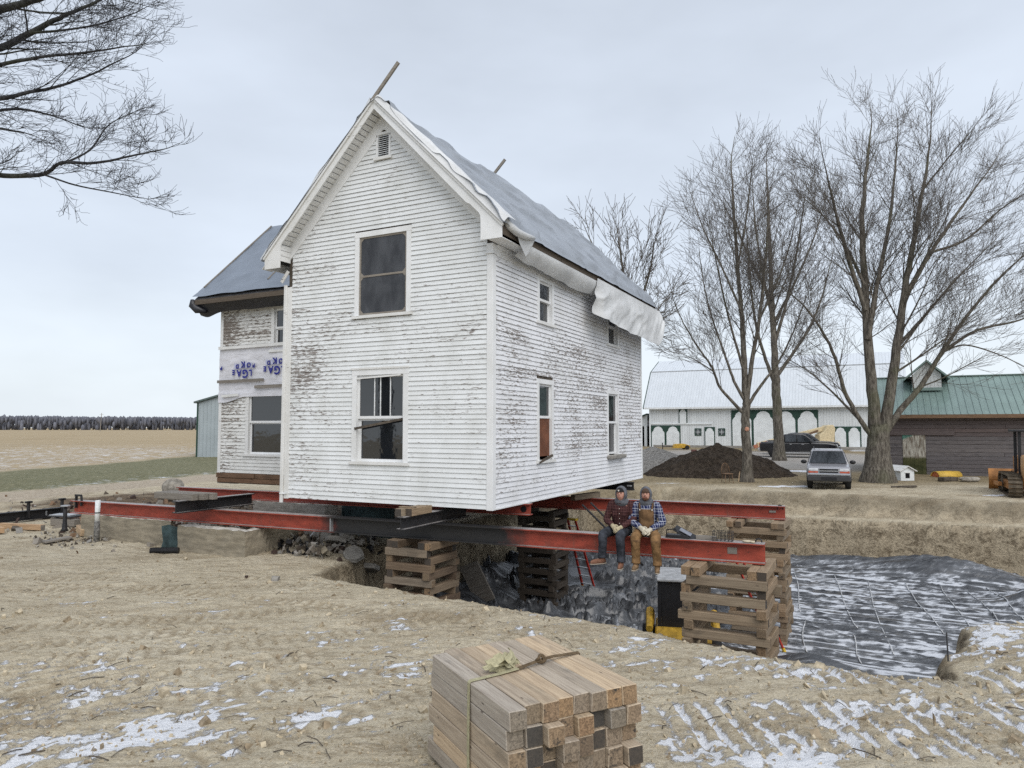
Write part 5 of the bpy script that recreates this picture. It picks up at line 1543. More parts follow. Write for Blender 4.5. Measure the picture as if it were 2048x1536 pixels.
# things in the pit -----------------------------------------------------------
M['ladder_red'] = plain('red_fibreglass', (.42, .035, .02), .5, .4)
M['ladder_yellow'] = plain('yellow_plastic', (.62, .42, .03), .5, .4)
def ladder(name, foot, top, wid, label, rungs, cap=True, feet=True):
    o = empty(name, foot, 0, label, 'ladder')
    d = Vector(top) - Vector(foot)
    sx = Vector((d.y, -d.x, 0))
    sx = sx.normalized() if sx.length > .01 else Vector((1, 0, 0))
    if sx.x < 0: sx = -sx
    for s in (-1, 1):
        MB().bar(sx * (s * wid / 2), d + sx * (s * wid * .32), .03, .075, up=tuple(sx)).build('rail', M['ladder_red'], o)
        if feet: MB().bar(sx * (s * wid / 2) - d * .012, sx * (s * wid / 2) + d * .05, .045, .09, up=tuple(sx)).build('foot', M['ladder_yellow'], o)
    for i in range(rungs):
        t = (i + .7) / rungs * .95
        w = wid * (1 - .36 * t) / 2
        MB().bar(d * t - sx * w, d * t + sx * w, .075, .025).build('rung', M['grey_steel'], o)
    if cap: MB().box((0, 0, 0), (wid * .9, .14, .07)).build('cap', M['ladder_yellow'], o, loc=d + Vector((0, 0, .03)), rot=(0, 0, math.atan2(sx.y, sx.x)), bevel=.01)
    return o
def on_sheet(px, py):
    q = at_z(px, py, FLOOR + .12)
    x, y = to_hl(q[0], q[1])
    return Vector((q[0], q[1], sheet_z(x, y)))
f1 = on_sheet(1178, 1186)
t1 = Vector(at_y(1143, 1040, f1.y - .55))
ladder('step_ladder', f1, t1, .50, 'red stepladder with a yellow top standing in the pit behind the long beam', 8)
f2 = on_sheet(1556, 1296)
t2 = Vector(at_y(1478, 1120, f2.y - .3))
ladder('step_ladder', f2, t2, .48, 'orange red ladder with yellow feet leaning behind the nearest crib', 7, cap=False)
# grey board and post leaning at the rim crib
q = on_sheet(985, 1190)
o = MB().box((0, 0, 0), (.62, .05, 1.15)).build('leaning_board', M['grey_wood'], loc=(q.x - .35, q.y - 2.6, FLOOR + 1.05), rot=(.25, -.38, -.5), bevel=.006)
tag(o, 'wide grey board leaning in the pit beside the rim crib', 'board')
for (a, b_, lab) in (((1215, 1060), (1165, 1010), 'lower thin steel bar leaning behind the left worker'), ((1225, 1050), (1182, 1006), 'upper thin steel bar leaning behind the left worker')):
    P1, P2 = Vector(at_y(a[0], a[1], 14.6)), Vector(at_y(b_[0], b_[1], 15.6))
    d = P1 - P2
    P1 = P1 + d * 1.2
    tag(MB().tube([P1, P2], .022, 6).build('steel_bar', M['black_steel']), lab, 'metal bar')
q = on_sheet(1898, 1340)
P1 = Vector(at_y(1898, 1345, 9.5)); P2 = Vector(at_y(1893, 1265, 9.7))
tag(MB().tube([P1, P2], .011, 6).build('marker_rod', M['black_steel']), 'thin dark rod standing at the near pit rim on the right', 'rod')

# compact loader behind the nearest crib
M['cat_yellow'] = plain('worn_machine_yellow', (.50, .30, .035), .5, .4, var=.25)
LX, LY = 3.66, 15.6
ld = empty('skid_loader', (LX, LY, FLOOR + .12), math.radians(-12), 'yellow skid steer loader with black cage cab in the pit behind the nearest crib', 'loader')
prof = [(-1.2, .35), (-1.25, 1.0), (-.95, 1.15), (-.5, 1.05), (.6, .95), (1.05, .6), (1.05, .3)]
MB().prism(prof, -.55, .55, lambda a, b_, d: (d, a, b_)).build('chassis', M['cat_yellow'], ld, bevel=.03)
for s in (-1, 1):
    for y in (-.65, .65):
        wh = MB().lathe([(.18, -.14), (.38, -.13), (.41, -.06), (.41, .06), (.38, .13), (.18, .14)], 20, 'x').build('wheel', M['rubber'], ld, smooth=True, loc=(s * .72, y, .38))
        MB().lathe([(.02, -.145), (.17, -.145), (.19, -.10), (.19, .10), (.17, .145), (.02, .145)], 14, 'x').build('rim', M['cat_yellow'], wh)
    MB().tube([(s * .66, -1.15, 1.15), (s * .66, -.2, 1.28), (s * .66, .9, .95), (s * .66, 1.25, .45)], [.07, .09, .08, .06], 8).build('lift_arm', M['cat_yellow'], ld)
cg = MB()
for s in (-1, 1):
    cg.bar((s * .46, -.75, 1.0), (s * .46, -.72, 2.02), .07).bar((s * .46, .55, .9), (s * .46, .38, 2.02), .07).bar((s * .46, -.74, 2.0), (s * .46, .40, 2.0), .07)
    for k in range(9): cg.bar((s * .465, -.68 + k * .13, 1.02), (s * .465, -.68 + k * .12, 2.0), .022)
    for k in range(8): cg.bar((s * .467, -.72, 1.1 + k * .12), (s * .467, .42, 1.1 + k * .12), .014)
for k in range(9): cg.bar((-.44 + k * .11, .50, .98), (-.44 + k * .11, .40, 2.0), .014)
for k in range(8): cg.bar((-.45, .505 - k * .014, 1.06 + k * .12), (.45, .505 - k * .014, 1.06 + k * .12), .014)
cg.bar((-.46, -.73, 2.0), (.46, -.73, 2.0), .07).bar((-.46, .39, 2.0), (.46, .39, 2.0), .07)
cg.build('cab_cage', M['black_plastic'], ld)
for s in (-1, 1): MB().b2((s * .435, -.72, 1.0), (s * .445, .36, 1.62)).build('side_panel', M['black_plastic'], ld)
MB().b2((-.42, -.76, 1.0), (.42, -.745, 1.98)).build('rear_panel', M['black_plastic'], ld)
MB().box((0, -.18, 2.06), (1.02, 1.3, .06)).build('cab_roof', plain('dusty_grey_roof', (.36, .37, .38), .7, .3, var=.2), ld, bevel=.015)
MB().box((0, -.1, 1.45), (.5, .12, .6)).box((0, .05, 1.16), (.5, .45, .12)).build('seat', M['black_plastic'], ld, bevel=.03)
MB().prism([(1.1, .02), (1.75, .02), (1.55, .55), (1.2, .6)], -.85, .85, lambda a, b_, d: (d, a, b_)).build('bucket', M['black_steel'], ld, bevel=.02)

# tray, basket and small tools lying on the beam
def along(px, up=0.0, back=0.0):
    best = min(np.linspace(.6, 1, 2001), key=lambda s: abs(((NA + (NB - NA) * s).x) / ((NA + (NB - NA) * s).y * math.cos(PITCH) + (BT - EYE) * math.sin(PITCH)) * F_PX + 1024 - px))
    P = NA + (NB - NA) * best
    n = Vector((-ND.y, ND.x, 0))
    return P + n * back + Vector((0, 0, up))
BA = math.atan2(ND.y, ND.x)
tr = empty('tool_tray', along(1368, 0, .02), BA, 'black tool tray propped open on the long red beam beside the right worker', 'tool tray')
MB().box((0, 0, 0), (.42, .20, .025)).build('lid', M['black_plastic'], tr, loc=(.02, .02, .085), rot=(.35, .45, 0), bevel=.005)
MB().box((0, 0, 0), (.22, .10, .012)).build('lid_panel', plain('grey_panel', (.2, .21, .24), .5), tr, loc=(.03, -.01, .112), rot=(.35, .45, 0))
MB().box((-.12, .02, .03), (.40, .2, .06)).build('base', M['black_plastic'], tr, bevel=.01)
MB().tube([(-.30, -.06, .06), (-.30, -.06, .14), (-.14, -.06, .17), (-.10, -.06, .08)], .012, 6).build('handle', M['black_plastic'], tr)
wb = empty('wire_basket', along(1446, 0, .02), BA, 'black wire basket lying on the long red beam next to the far crib', 'basket')
b = MB()
for k in range(6): b.bar((-.16 + k * .064, -.10, 0.01), (-.16 + k * .064, -.10, .16), .008).bar((-.16 + k * .064, .10, .01), (-.16 + k * .064, .10, .16), .008).bar((-.16 + k * .064, -.1, .01), (-.16 + k * .064, .1, .01), .008)
for z in (.01, .06, .11, .16): b.bar((-.165, -.10, z), (.165, -.10, z), .008).bar((-.165, .10, z), (.165, .10, z), .008).bar((-.165, -.1, z), (-.165, .1, z), .008).bar((.165, -.1, z), (.165, .1, z), .008)
b.build('wire_frame', M['black_steel'], wb)
q = along(1412, .035, .03)
tag(MB().box((0, 0, 0), (.34, .11, .06)).build('packing_board', M['grey_wood'], loc=q, rot=(0, 0, BA)), 'short grey board lying on the beam between tray and basket', 'board')
gv = empty('work_glove', along(1495, 0, -.01), BA - .2, 'pale work glove dropped near the right tip of the long beam', 'glove')
MB().sphere((0, 0, .02), (.10, .05, .022), 12, 6).build('palm', plain('pale_glove_leather', (.52, .45, .33), .9), gv, smooth=True)
for k in range(4): MB().tube([(.06, -.035 + k * .024, .02), (.13, -.045 + k * .03, .018)], [.014, .009], 6).build('finger', bpy.data.materials['pale_glove_leather'], gv, smooth=True)
# ------------------------------------------------------------------ two workers sitting on the beam
def cat_pts(pts, k=5):
    """smooth curve through points of any dimension"""
    P = [np.array(p, float) for p in pts]
    P = [2 * P[0] - P[1]] + P + [2 * P[-1] - P[-2]]
    out = []
    for i in range(1, len(P) - 2):
        for j in range(k):
            t = j / k
            a, b, c, d = P[i - 1], P[i], P[i + 1], P[i + 2]
            out.append(.5 * ((2 * b) + (c - a) * t + (2 * a - 5 * b + 4 * c - d) * t * t + (3 * b - a - 3 * c + d) * t ** 3))
    out.append(P[-2])
    return out
def limb(b, pts, n=14, k=5, wr=0.0, seed=0, flat=None, mi=0):
    """pts: (x, y, z, radius) or (x, y, z, ra, rb); rb measured along flat; rings perpendicular to the path"""
    C = cat_pts([p if len(p) == 5 else (*p, p[3]) for p in pts], k)
    ctr = [Vector(c[:3]) for c in C]
    f = Vector(flat) if flat else None
    rings = []
    u = None
    for i, c in enumerate(C):
        t = (ctr[min(i + 1, len(C) - 1)] - ctr[max(i - 1, 0)]).normalized()
        ref = f if f is not None else (u if u is not None else (Vector((0, 1, 0)) if abs(t.y) < .8 else Vector((1, 0, 0))))
        w = (ref - t * ref.dot(t)).normalized()
        u = w
        s = t.cross(w)
        ring = []
        for j in range(n):
            a = 2 * PI * j / n
            r = 1 + wr * (float(vn(np.array(i * .75 + seed), np.array(j * 6.0 / n + seed * 3.1), seed)) - .5) * 2 * (0 < i < len(C) - 1)
            ring.append(ctr[i] + s * (c[3] * math.cos(a) * r) + w * (c[4] * math.sin(a) * r))
        rings.append(ring)
    b.loft(rings, mi)
    return b
def cloth(name, col, var=.25, scale=14, rough=.9):
    t = NT(name, rough, .15)
    n = t.noise(t.co(), scale, 5, .65)
    t.bump(t.noise(t.co(), 28, 4), .5, .01)
    return t.done(t.mix(t.rng(n, .35, .65), tuple(x * (1 - var) for x in col), tuple(x * (1 + var) for x in col)))
def plaid(name, base, l1, l2, per=.105):
    t = NT(name, .9, .15)
    x, y, z = t.xyz(t.co())[:3]
    def band(v, lo, hi, ph=0.0):
        fr = t.math('FRACT', t.math('ADD', t.math('DIVIDE', v, per), ph))
        return t.math('MULTIPLY', t.rng(fr, lo - .02, lo + .02), t.rng(fr, hi - .02, hi + .02, 1.0, 0.0))
    xs = t.math('ADD', x, t.math('MULTIPLY', y, .6))
    m1 = t.math('MAXIMUM', band(xs, .30, .52), band(z, .30, .52))
    m2 = t.math('MAXIMUM', band(xs, .78, .86), band(z, .78, .86))
    both = t.math('MULTIPLY', band(xs, .30, .52), band(z, .30, .52))
    c = t.mix(t.math('MULTIPLY', m1, .42), base, l1)
    c = t.mix(t.math('MULTIPLY', m2, .8), c, l2)
    c = t.mix(both, c, l1)
    return t.done(c)
skin = NT('skin', .55, .35)
skin_m = skin.done(skin.mix(skin.rng(skin.noise(skin.co(), 14, 3), .35, .65), (.44, .22, .165), (.54, .30, .225)))
M['skin'] = skin_m
M['hood'] = cloth('grey_hood_fabric', (.115, .12, .135))
M['knit_black'] = cloth('black_knit', (.018, .018, .02))
M['knit_brown'] = cloth('brown_knit', (.085, .055, .04))
M['denim'] = cloth('dark_dirty_denim', (.042, .046, .056), .45, 9)
M['duck'] = cloth('brown_duck_canvas', (.215, .125, .058), .3, 10)
M['duck_dark'] = cloth('worn_brown_canvas', (.15, .088, .045), .35, 8)
M['glove_tan'] = cloth('dirty_tan_glove', (.42, .36, .24), .2, 20)
M['glove_pale'] = cloth('pale_glove', (.55, .50, .40), .2, 20)
M['boot_red'] = cloth('reddish_leather_boot', (.20, .10, .065), .3, 12, .7)
M['boot_tan'] = cloth('tan_leather_boot', (.23, .15, .085), .3, 12, .7)
M['boot_sole'] = plain('boot_sole', (.30, .26, .21), .8)
M['beard'] = cloth('brown_beard', (.10, .05, .03), .3, 40)
M['eye'] = plain('dark_eye', (.03, .02, .018), .3)
M['lip'] = plain('lip', (.42, .14, .12), .5)
M['plaid_blue'] = plaid('blue_white_plaid', (.014, .020, .072), (.26, .28, .36), (.52, .54, .58))
M['plaid_red'] = plaid('maroon_plaid', (.060, .022, .022), (.030, .018, .020), (.15, .085, .078), .05)
M['button'] = plain('pale_button', (.6, .55, .5), .4)

def worker(name, base, rz, label, cfg):
    o = empty(name, base, rz, label, 'person', 'workers sitting on the beam')
    K = cfg
    hx, hy = K['head']                                  # sideways and forward lean of the head
    sh_z = .555
    L, R = -1, 1
    knee, foot = K['knee'], K['foot']                   # per side (x, y, z)
    hand = K['hand']
    # --- body: one skinned surface under the clothes
    vs, es, rd = [], [], []
    def V(p, r, par=None):
        vs.append(p); rd.append(r)
        if par is not None: es.append((par, len(vs) - 1))
        return len(vs) - 1
    pel = V((0, .02, .10), (.145, .11))
    wst = V((0, .015, .27), (.13, .10), pel)
    che = V((hx * .4, -.01 + hy * .4, .46), (.15, .105), wst)
    nck = V((hx * .8, -.03 + hy * .8, .60), (.058, .058), che)
    jaw = V((hx, -.055 + hy, .685), (.066, .075), nck)
    mid = V((hx, -.05 + hy, .755), (.077, .093), jaw)
    crn = V((hx, -.035 + hy, .83), (.062, .075), mid)
    for s in (L, R):
        k, f, h_ = knee[s], foot[s], hand[s]
        hp = V((s * .09, .0, .085), (.085, .085), pel)
        kn = V(k, (.062, .062), hp)
        an = V((f[0], f[1], f[2] + .11), (.030, .030), kn)
        V((f[0], f[1] - .05, f[2] + .05), (.022, .02), an)
        so = V((s * .165 + hx * .5, -.01 + hy * .4, sh_z), (.062, .062), che)
        el = V(K['elbow'][s], (.045, .045), so)
        wrp = V(h_, (.032, .028), el)
    me = bpy.data.meshes.new('body')
    me.from_pydata(vs, es, [])
    tmp = bpy.data.objects.new('body', me)
    COL.objects.link(tmp)
    md = tmp.modifiers.new('skin', 'SKIN')
    for sv, r in zip(me.skin_vertices[0].data, rd):
        sv.radius = r
    me.skin_vertices[0].data[0].use_root = True
    sb = tmp.modifiers.new('sub', 'SUBSURF'); sb.levels = sb.render_levels = 2
    me2 = bpy.data.meshes.new_from_object(tmp.evaluated_get(bpy.context.evaluated_depsgraph_get()))
    bpy.data.objects.remove(tmp)
    me2.materials.clear(); me2.materials.append(M['skin'])
    me2.polygons.foreach_set('use_smooth', [True] * len(me2.polygons))
    link('body', me2, o)
    # --- face
    H = Vector((hx, -.05 + hy, .76))
    fc = MB()
    fc.sphere(H + Vector((0, -.012, -.01)), (.076, .092, .108), 18, 14)
    fc.loft([[H + Vector((x * w, -.098 - d, z)) for x, z, d in ((-1, .03, 0), (1, .03, 0), (1.4, -.012, .0), (-1.4, -.012, .0))] for w, d in ((.010, 0),)] + [[H + Vector((x * .007, -.108 - q, z)) for x, z, q in ((-1, .028, 0), (1, .028, 0), (1.6, -.014, .014), (-1.6, -.014, .014))]])
    face = fc.build('face', M['skin'], o, smooth=True)
    for s in (L, R):
        MB().sphere(H + Vector((s * .030, -.096, .018)), (.011, .007, .006), 8, 6).build('eye', M['eye'], face, smooth=True)
        MB().bar(H + Vector((s * .015, -.101, .036)), H + Vector((s * .046, -.094, .038)), .008, .008).build('eyebrow', M['beard'], face)
    MB().sphere(H + Vector((0, -.097, -.048)), (.024, .008, .007), 10, 6).build('mouth', M['lip'], face, smooth=True)
    if K['beard']:
        MB().sphere(H + Vector((0, -.068, -.078)), (.052, .036, .034), 12, 8).build('beard', M['beard'], face, smooth=True)
        MB().bar(H + Vector((-.03, -.100, -.036)), H + Vector((.03, -.100, -.036)), .012, .010).build('moustache', M['beard'], face)
    # --- hood: shell open at the front, and a knitted cap below it
    rings = []
    cz = H + Vector((0, .022, .0))
    for i in range(9):
        th = math.radians(52 + i * (128 / 8))            # angle from the face direction
        ring = []
        for j in range(20):
            a = 2 * PI * j / 20
            rr_ = (.112, .125, .150)
            dz = math.sin(a)
            ring.append(cz + Vector((rr_[0] * math.sin(th) * math.cos(a), -rr_[1] * math.cos(th), rr_[2] * math.sin(th) * dz * (1.0 if dz > 0 else 1.15))))
        rings.append(ring)
    hb = MB().loft(rings, caps=False)
    hme = hb.mesh('hood', M['hood'], True)
    ho_ = link('hood', hme, o)
    s_ = ho_.modifiers.new('t', 'SOLIDIFY'); s_.thickness = .016
    limb(MB(), [(hx, .02 + hy, .67, .115, .10), (hx * .9, .0 + hy * .9, .62, .135, .115), (hx * .7, .0 + hy * .7, .575, .12, .10)], flat=(0, 1, 0)).build('hood_collar', M['hood'], o, smooth=True)
    cp = MB()
    cr = []
    for i in range(7):
        ph = math.radians(12 + i * 78 / 6)
        cr.append([H + Vector((.084 * math.cos(ph) * math.cos(2 * PI * j / 18), -.012 + .102 * math.cos(ph) * math.sin(2 * PI * j / 18), .022 + .105 * math.sin(ph))) for j in range(18)])
    cp.loft(cr)
    cap = cp.build('knit_cap', M[K['cap']], o, smooth=True)
    if K.get('patch'): MB().box(H + Vector((-.012, -.112, .068)), (.026, .006, .028)).build('cap_patch', M['button'], cap)
    # --- jacket: trunk and sleeves
    j = MB()
    limb(j, [(0, .02, .10, .185, .14), (0, .015, .20, .182, .138), (hx * .25, .0 + hy * .2, .36, .188, .14), (hx * .4, -.01 + hy * .4, .48, .196, .135), (hx * .5, -.01 + hy * .5, .565, .165, .11), (hx * .8, -.015 + hy * .8, .63, .085, .08)], 22, 5, .05, 3, flat=(0, 1, 0))
    jo = j.build('shirt', M[K['shirt']], o, smooth=True)
    for s in (L, R):
        e, h_ = K['elbow'][s], hand[s]
        b = MB()
        h2 = Vector(h_).lerp(Vector(e), .10)
        limb(b, [(s * .12 + hx * .5, -.005 + hy * .45, .575, .075), (s * .185 + hx * .5, -.01 + hy * .4, .535, .082), ((s * .2 + e[0]) / 2, (e[1] + hy * .3) / 2, (.5 + e[2]) / 2, .072), (*e, .064), ((e[0] + h2.x) / 2, (e[1] + h2.y) / 2, (e[2] + h2.z) / 2, .058), (h2.x, h2.y, h2.z, .050)], 14, 5, .09, 5 + s)
        b.build('sleeve', M[K['shirt']], o, smooth=True)
        # glove: palm, four fingers and a thumb curled over the other hand
        gl = empty('glove', parent=o)
        d = (Vector(h_) - Vector(e)).normalized()
        tgt = Vector((K['clasp'][0], K['clasp'][1], K['clasp'][2]))
        pd = (tgt - Vector(h_))
        pd = pd.normalized() if pd.length > .01 else d
        pd = (pd * .6 + d * .6).normalized()
        side = pd.cross(Vector((0, -1, .3))).normalized()
        up = side.cross(pd).normalized()
        P = Vector(h_)
        limb(MB(), [(*(P - d * .035), .040), (*(P + d * .005), .040), (*(P + pd * .05), .047, .030), (*(P + pd * .095), .043, .026)], 12, 4, flat=tuple(up)).build('palm', M[K['glove']], gl, smooth=True)
        for q in range(4):
            f0 = P + pd * .088 + side * (-.033 + .022 * q)
            ln = (.062, .072, .068, .052)[q]
            f1 = f0 + pd * ln * .55 - up * .012
            f2 = f1 + (pd * .35 - up * .8).normalized() * ln * .6
            limb(MB(), [(*f0, .0125), (*f1, .0118), (*f2, .0095)], 8, 4).build('finger', M[K['glove']], gl, smooth=True)
        t0 = P + pd * .03 + side * (-.04)
        limb(MB(), [(*t0, .016), (*(t0 + pd * .035 - side * .022 - up * .01), .0135), (*(t0 + pd * .068 - side * .018 - up * .02), .011)], 8, 4).build('thumb', M[K['glove']], gl, smooth=True)
    # --- trousers
    tr_ = MB()
    limb(tr_, [(0, .03, .03, .19, .15), (0, .03, .10, .195, .15), (0, .02, .2, .185, .14)], 20, 4, flat=(0, 1, 0))
    to = tr_.build('trouser_seat', M[K['pants']], o, smooth=True)
    for s in (L, R):
        k, f = knee[s], foot[s]
        b = MB()
        limb(b, [(s * .085, .04, .085, .105), (s * .10, -.05, .09, .10), ((s * .10 + k[0]) / 2, k[1] * .55, (.09 + k[2]) / 2 + .015, .095), (k[0], k[1] + .05, k[2] + .012, .088), (k[0], k[1] - .015, k[2] - .05, .083), (k[0] * .6 + f[0] * .4, k[1] * .6 + f[1] * .4, k[2] * .6 + f[2] * .4, .078), (f[0], f[1] + .005, f[2] + .20, .074), (f[0], f[1], f[2] + .10, .080)], 16, 5, .07, 9 + s)
        b.build('trouser_leg', M[K['pants']], o, smooth=True)
        if K['bib']: limb(MB(), [(k[0], k[1] - .018, k[2] - .02, .088), (k[0] * .75 + f[0] * .25, k[1] * .75 + f[1] * .25 - .003, k[2] * .75 + f[2] * .25, .0835)], 14, 3).build('knee_patch', M['duck_dark'], o, smooth=True)
        # boot
        B = Vector(f)
        tx = K['toe'][s]
        bt = MB()
        limb(bt, [(B.x, B.y, B.z + .21, .056, .058), (B.x, B.y, B.z + .14, .054, .057), (B.x, B.y, B.z + .07, .050, .058), (B.x + tx * .03, B.y - .03, B.z + .045, .048, .05)], 12, 3)
        limb(bt, [(B.x - tx * .03, B.y + .055, B.z + .038, .038), (B.x, B.y, B.z + .045, .048), (B.x + tx * .10, B.y - .10, B.z + .036, .050, .042), (B.x + tx * .15, B.y - .165, B.z + .028, .044, .030), (B.x + tx * .17, B.y - .195, B.z + .022, .022, .018)], 12, 4)
        bo = bt.build('boot', M[K['boot']], o, smooth=True)
        sl = MB()
        limb(sl, [(B.x - tx * .04, B.y + .075, B.z - .002, .036, .014), (B.x, B.y, B.z - .002, .045, .014), (B.x + tx * .10, B.y - .10, B.z - .002, .052, .013), (B.x + tx * .18, B.y - .20, B.z, .030, .012)], 10, 4, flat=(0, 0, 1))
        sl.build('sole', M['boot_sole'], bo, smooth=True)
    if K['bib']:
        # bib and straps
        n = 9
        pts = []
        for i in range(n):
            for jj in range(7):
                z = .14 + (.50 - .14) * i / (n - 1)
                x = (-1 + 2 * jj / 6) * (.135 if i < n - 1 else .125)
                yb = -(.158 + .006 * math.sin(i * 1.3)) * math.sqrt(max(.05, 1 - (x / .215) ** 2)) + hy * .35 * i / n
                pts.append((x + hx * .4 * i / n, yb, z))
        fs = [(i * 7 + jj, i * 7 + jj + 1, (i + 1) * 7 + jj + 1, (i + 1) * 7 + jj) for i in range(n - 1) for jj in range(6)]
        bb = link('bib', mesh('bib', pts, fs, M['duck_dark'], None, True), o)
        md = bb.modifiers.new('t', 'SOLIDIFY'); md.thickness = .012
        for s in (L, R):
            MB().tube([(s * .11 + hx * .4, -.150 + hy * .4, .50), (s * .12 + hx * .45, -.10 + hy * .45, .585), (s * .11 + hx * .5, .03 + hy * .5, .615)], .018, 8).build('strap', M['duck_dark'], bb, smooth=True)
            MB().sphere((s * .11 + hx * .4, -.158 + hy * .4, .49), (.014, .008, .016), 8, 6).build('buckle', M['button'], bb)
        limb(MB(), [(0, .01, .145, .192, .150), (0, .01, .185, .192, .150)], 20, 2, flat=(0, 1, 0)).build('waistband', M['duck'], o, smooth=True)
    else:
        for z in (.22, .31, .40, .49):
            MB().sphere((hx * .4 * z / .5, -.148 + hy * z * .8, z), (.008, .006, .008), 8, 5).build('button', M['button'], jo)
        for s in (L, R): MB().box((s * .09 + hx * .3, -.138 + hy * .35, .40), (.085, .012, .085)).build('pocket', M[K['shirt']], jo, bevel=.004)
        limb(MB(), [(hx * .75, -.04 + hy * .75, .575, .10, .085), (hx * .8, -.03 + hy * .8, .635, .105, .09)], 16, 2, flat=(0, 1, 0)).build('collar', M[K['shirt']], jo, smooth=True)
    return o
PF = BA + math.radians(8)
c1 = dict(head=(.035, -.095), beard=False, cap='knit_black', patch=True, shirt='plaid_red', pants='denim', glove='glove_tan', boot='boot_red', bib=False,
          knee={-1: (-.235, -.40, .03), 1: (.10, -.43, .035)}, foot={-1: (-.265, -.36, -.49), 1: (.10, -.40, -.535)}, toe={-1: -.9, 1: .1},
          elbow={-1: (-.255, -.10, .27), 1: (.255, -.13, .29)}, hand={-1: (-.075, -.30, .185), 1: (.075, -.32, .165)}, clasp=(0.0, -.40, .14))
c2 = dict(head=(-.01, -.04), beard=True, cap='knit_brown', patch=False, shirt='plaid_blue', pants='duck', glove='glove_pale', boot='boot_tan', bib=True,
          knee={-1: (-.165, -.44, .03), 1: (.185, -.44, .03)}, foot={-1: (-.165, -.40, -.53), 1: (.205, -.38, -.56)}, toe={-1: -.2, 1: .05},
          elbow={-1: (-.275, -.10, .27), 1: (.29, -.12, .27)}, hand={-1: (-.075, -.34, .185), 1: (.080, -.36, .155)}, clasp=(0.0, -.43, .14))
worker('person', along(1243, .0, .02), PF - .16, 'worker in maroon plaid jacket, black cap and grey hood, left of the two', c1)
worker('person', along(1294, .0, .02), PF, 'worker in blue plaid shirt and brown bib overalls, right of the two', c2)
# ------------------------------------------------------------------ trees
def bark(name, a, b_):
    t = NT(name, .95, .1)
    p = t.pos()
    n = t.noise(t.map(p, (6, 6, 1.2)), 2.0, 6, .7)
    m = t.noise(p, .8, 3)
    c = t.mix(t.rng(n, .35, .65), a, b_)
    c = t.mix(t.rng(m, .5, .7, 0, .35), c, (.105, .115, .06))
    t.bump(n, .9, .06)
    return t.done(c)
M['bark'] = bark('grey_brown_bark', (.065, .056, .047), (.20, .18, .15))
M['twig'] = plain('grey_twigs', (.135, .122, .112), .9, .1)
M['twig_dark'] = plain('dark_twigs', (.05, .05, .055), .9, .1)
M['bark_dark'] = bark('dark_bark', (.022, .022, .024), (.075, .075, .08))
M['scar'] = plain('cut_branch_scar', (.42, .22, .15), .9, var=.4, scale=12)
class Tubes:
    """many tapered round bars gathered in one mesh (the limbs of ONE tree)"""
    def __init__(s): s.v, s.q, s.n = [], [], 0
    def add(s, P, R, sides):
        P, R = np.asarray(P, float), np.asarray(R, float)
        k = len(P)
        T = np.gradient(P, axis=0)
        T /= np.linalg.norm(T, axis=1, keepdims=True) + 1e-9
        ref = np.array([.31, .9, .29]) if abs(T[0] @ np.array([.31, .9, .29])) < .9 else np.array([1., 0, 0])
        U = ref - (T @ ref)[:, None] * T
        U /= np.linalg.norm(U, axis=1, keepdims=True) + 1e-9
        Wv = np.cross(T, U)
        a = np.arange(sides) * 2 * PI / sides
        V = P[:, None, :] + R[:, None, None] * (np.cos(a)[None, :, None] * U[:, None, :] + np.sin(a)[None, :, None] * Wv[:, None, :])
        s.v.append(V.reshape(-1, 3))
        i = np.arange(k - 1)[:, None] * sides
        j = np.arange(sides)[None, :]
        j2 = (j + 1) % sides
        q = np.stack([i + j, i + j2, i + sides + j2, i + sides + j], -1).reshape(-1, 4) + s.n
        s.q.append(q)
        s.n += k * sides
    def mesh(s, name, mat):
        v, q = np.concatenate(s.v), np.concatenate(s.q)
        me = bpy.data.meshes.new(name)
        me.vertices.add(len(v)); me.vertices.foreach_set('co', v.reshape(-1).astype(np.float32))
        me.loops.add(q.size); me.loops.foreach_set('vertex_index', q.reshape(-1).astype(np.int32))
        me.polygons.add(len(q)); me.polygons.foreach_set('loop_start', (np.arange(len(q)) * 4).astype(np.int32))
        me.polygons.foreach_set('use_smooth', np.ones(len(q), bool))
        me.materials.append(mat)
        me.update(calc_edges=True)
        return me
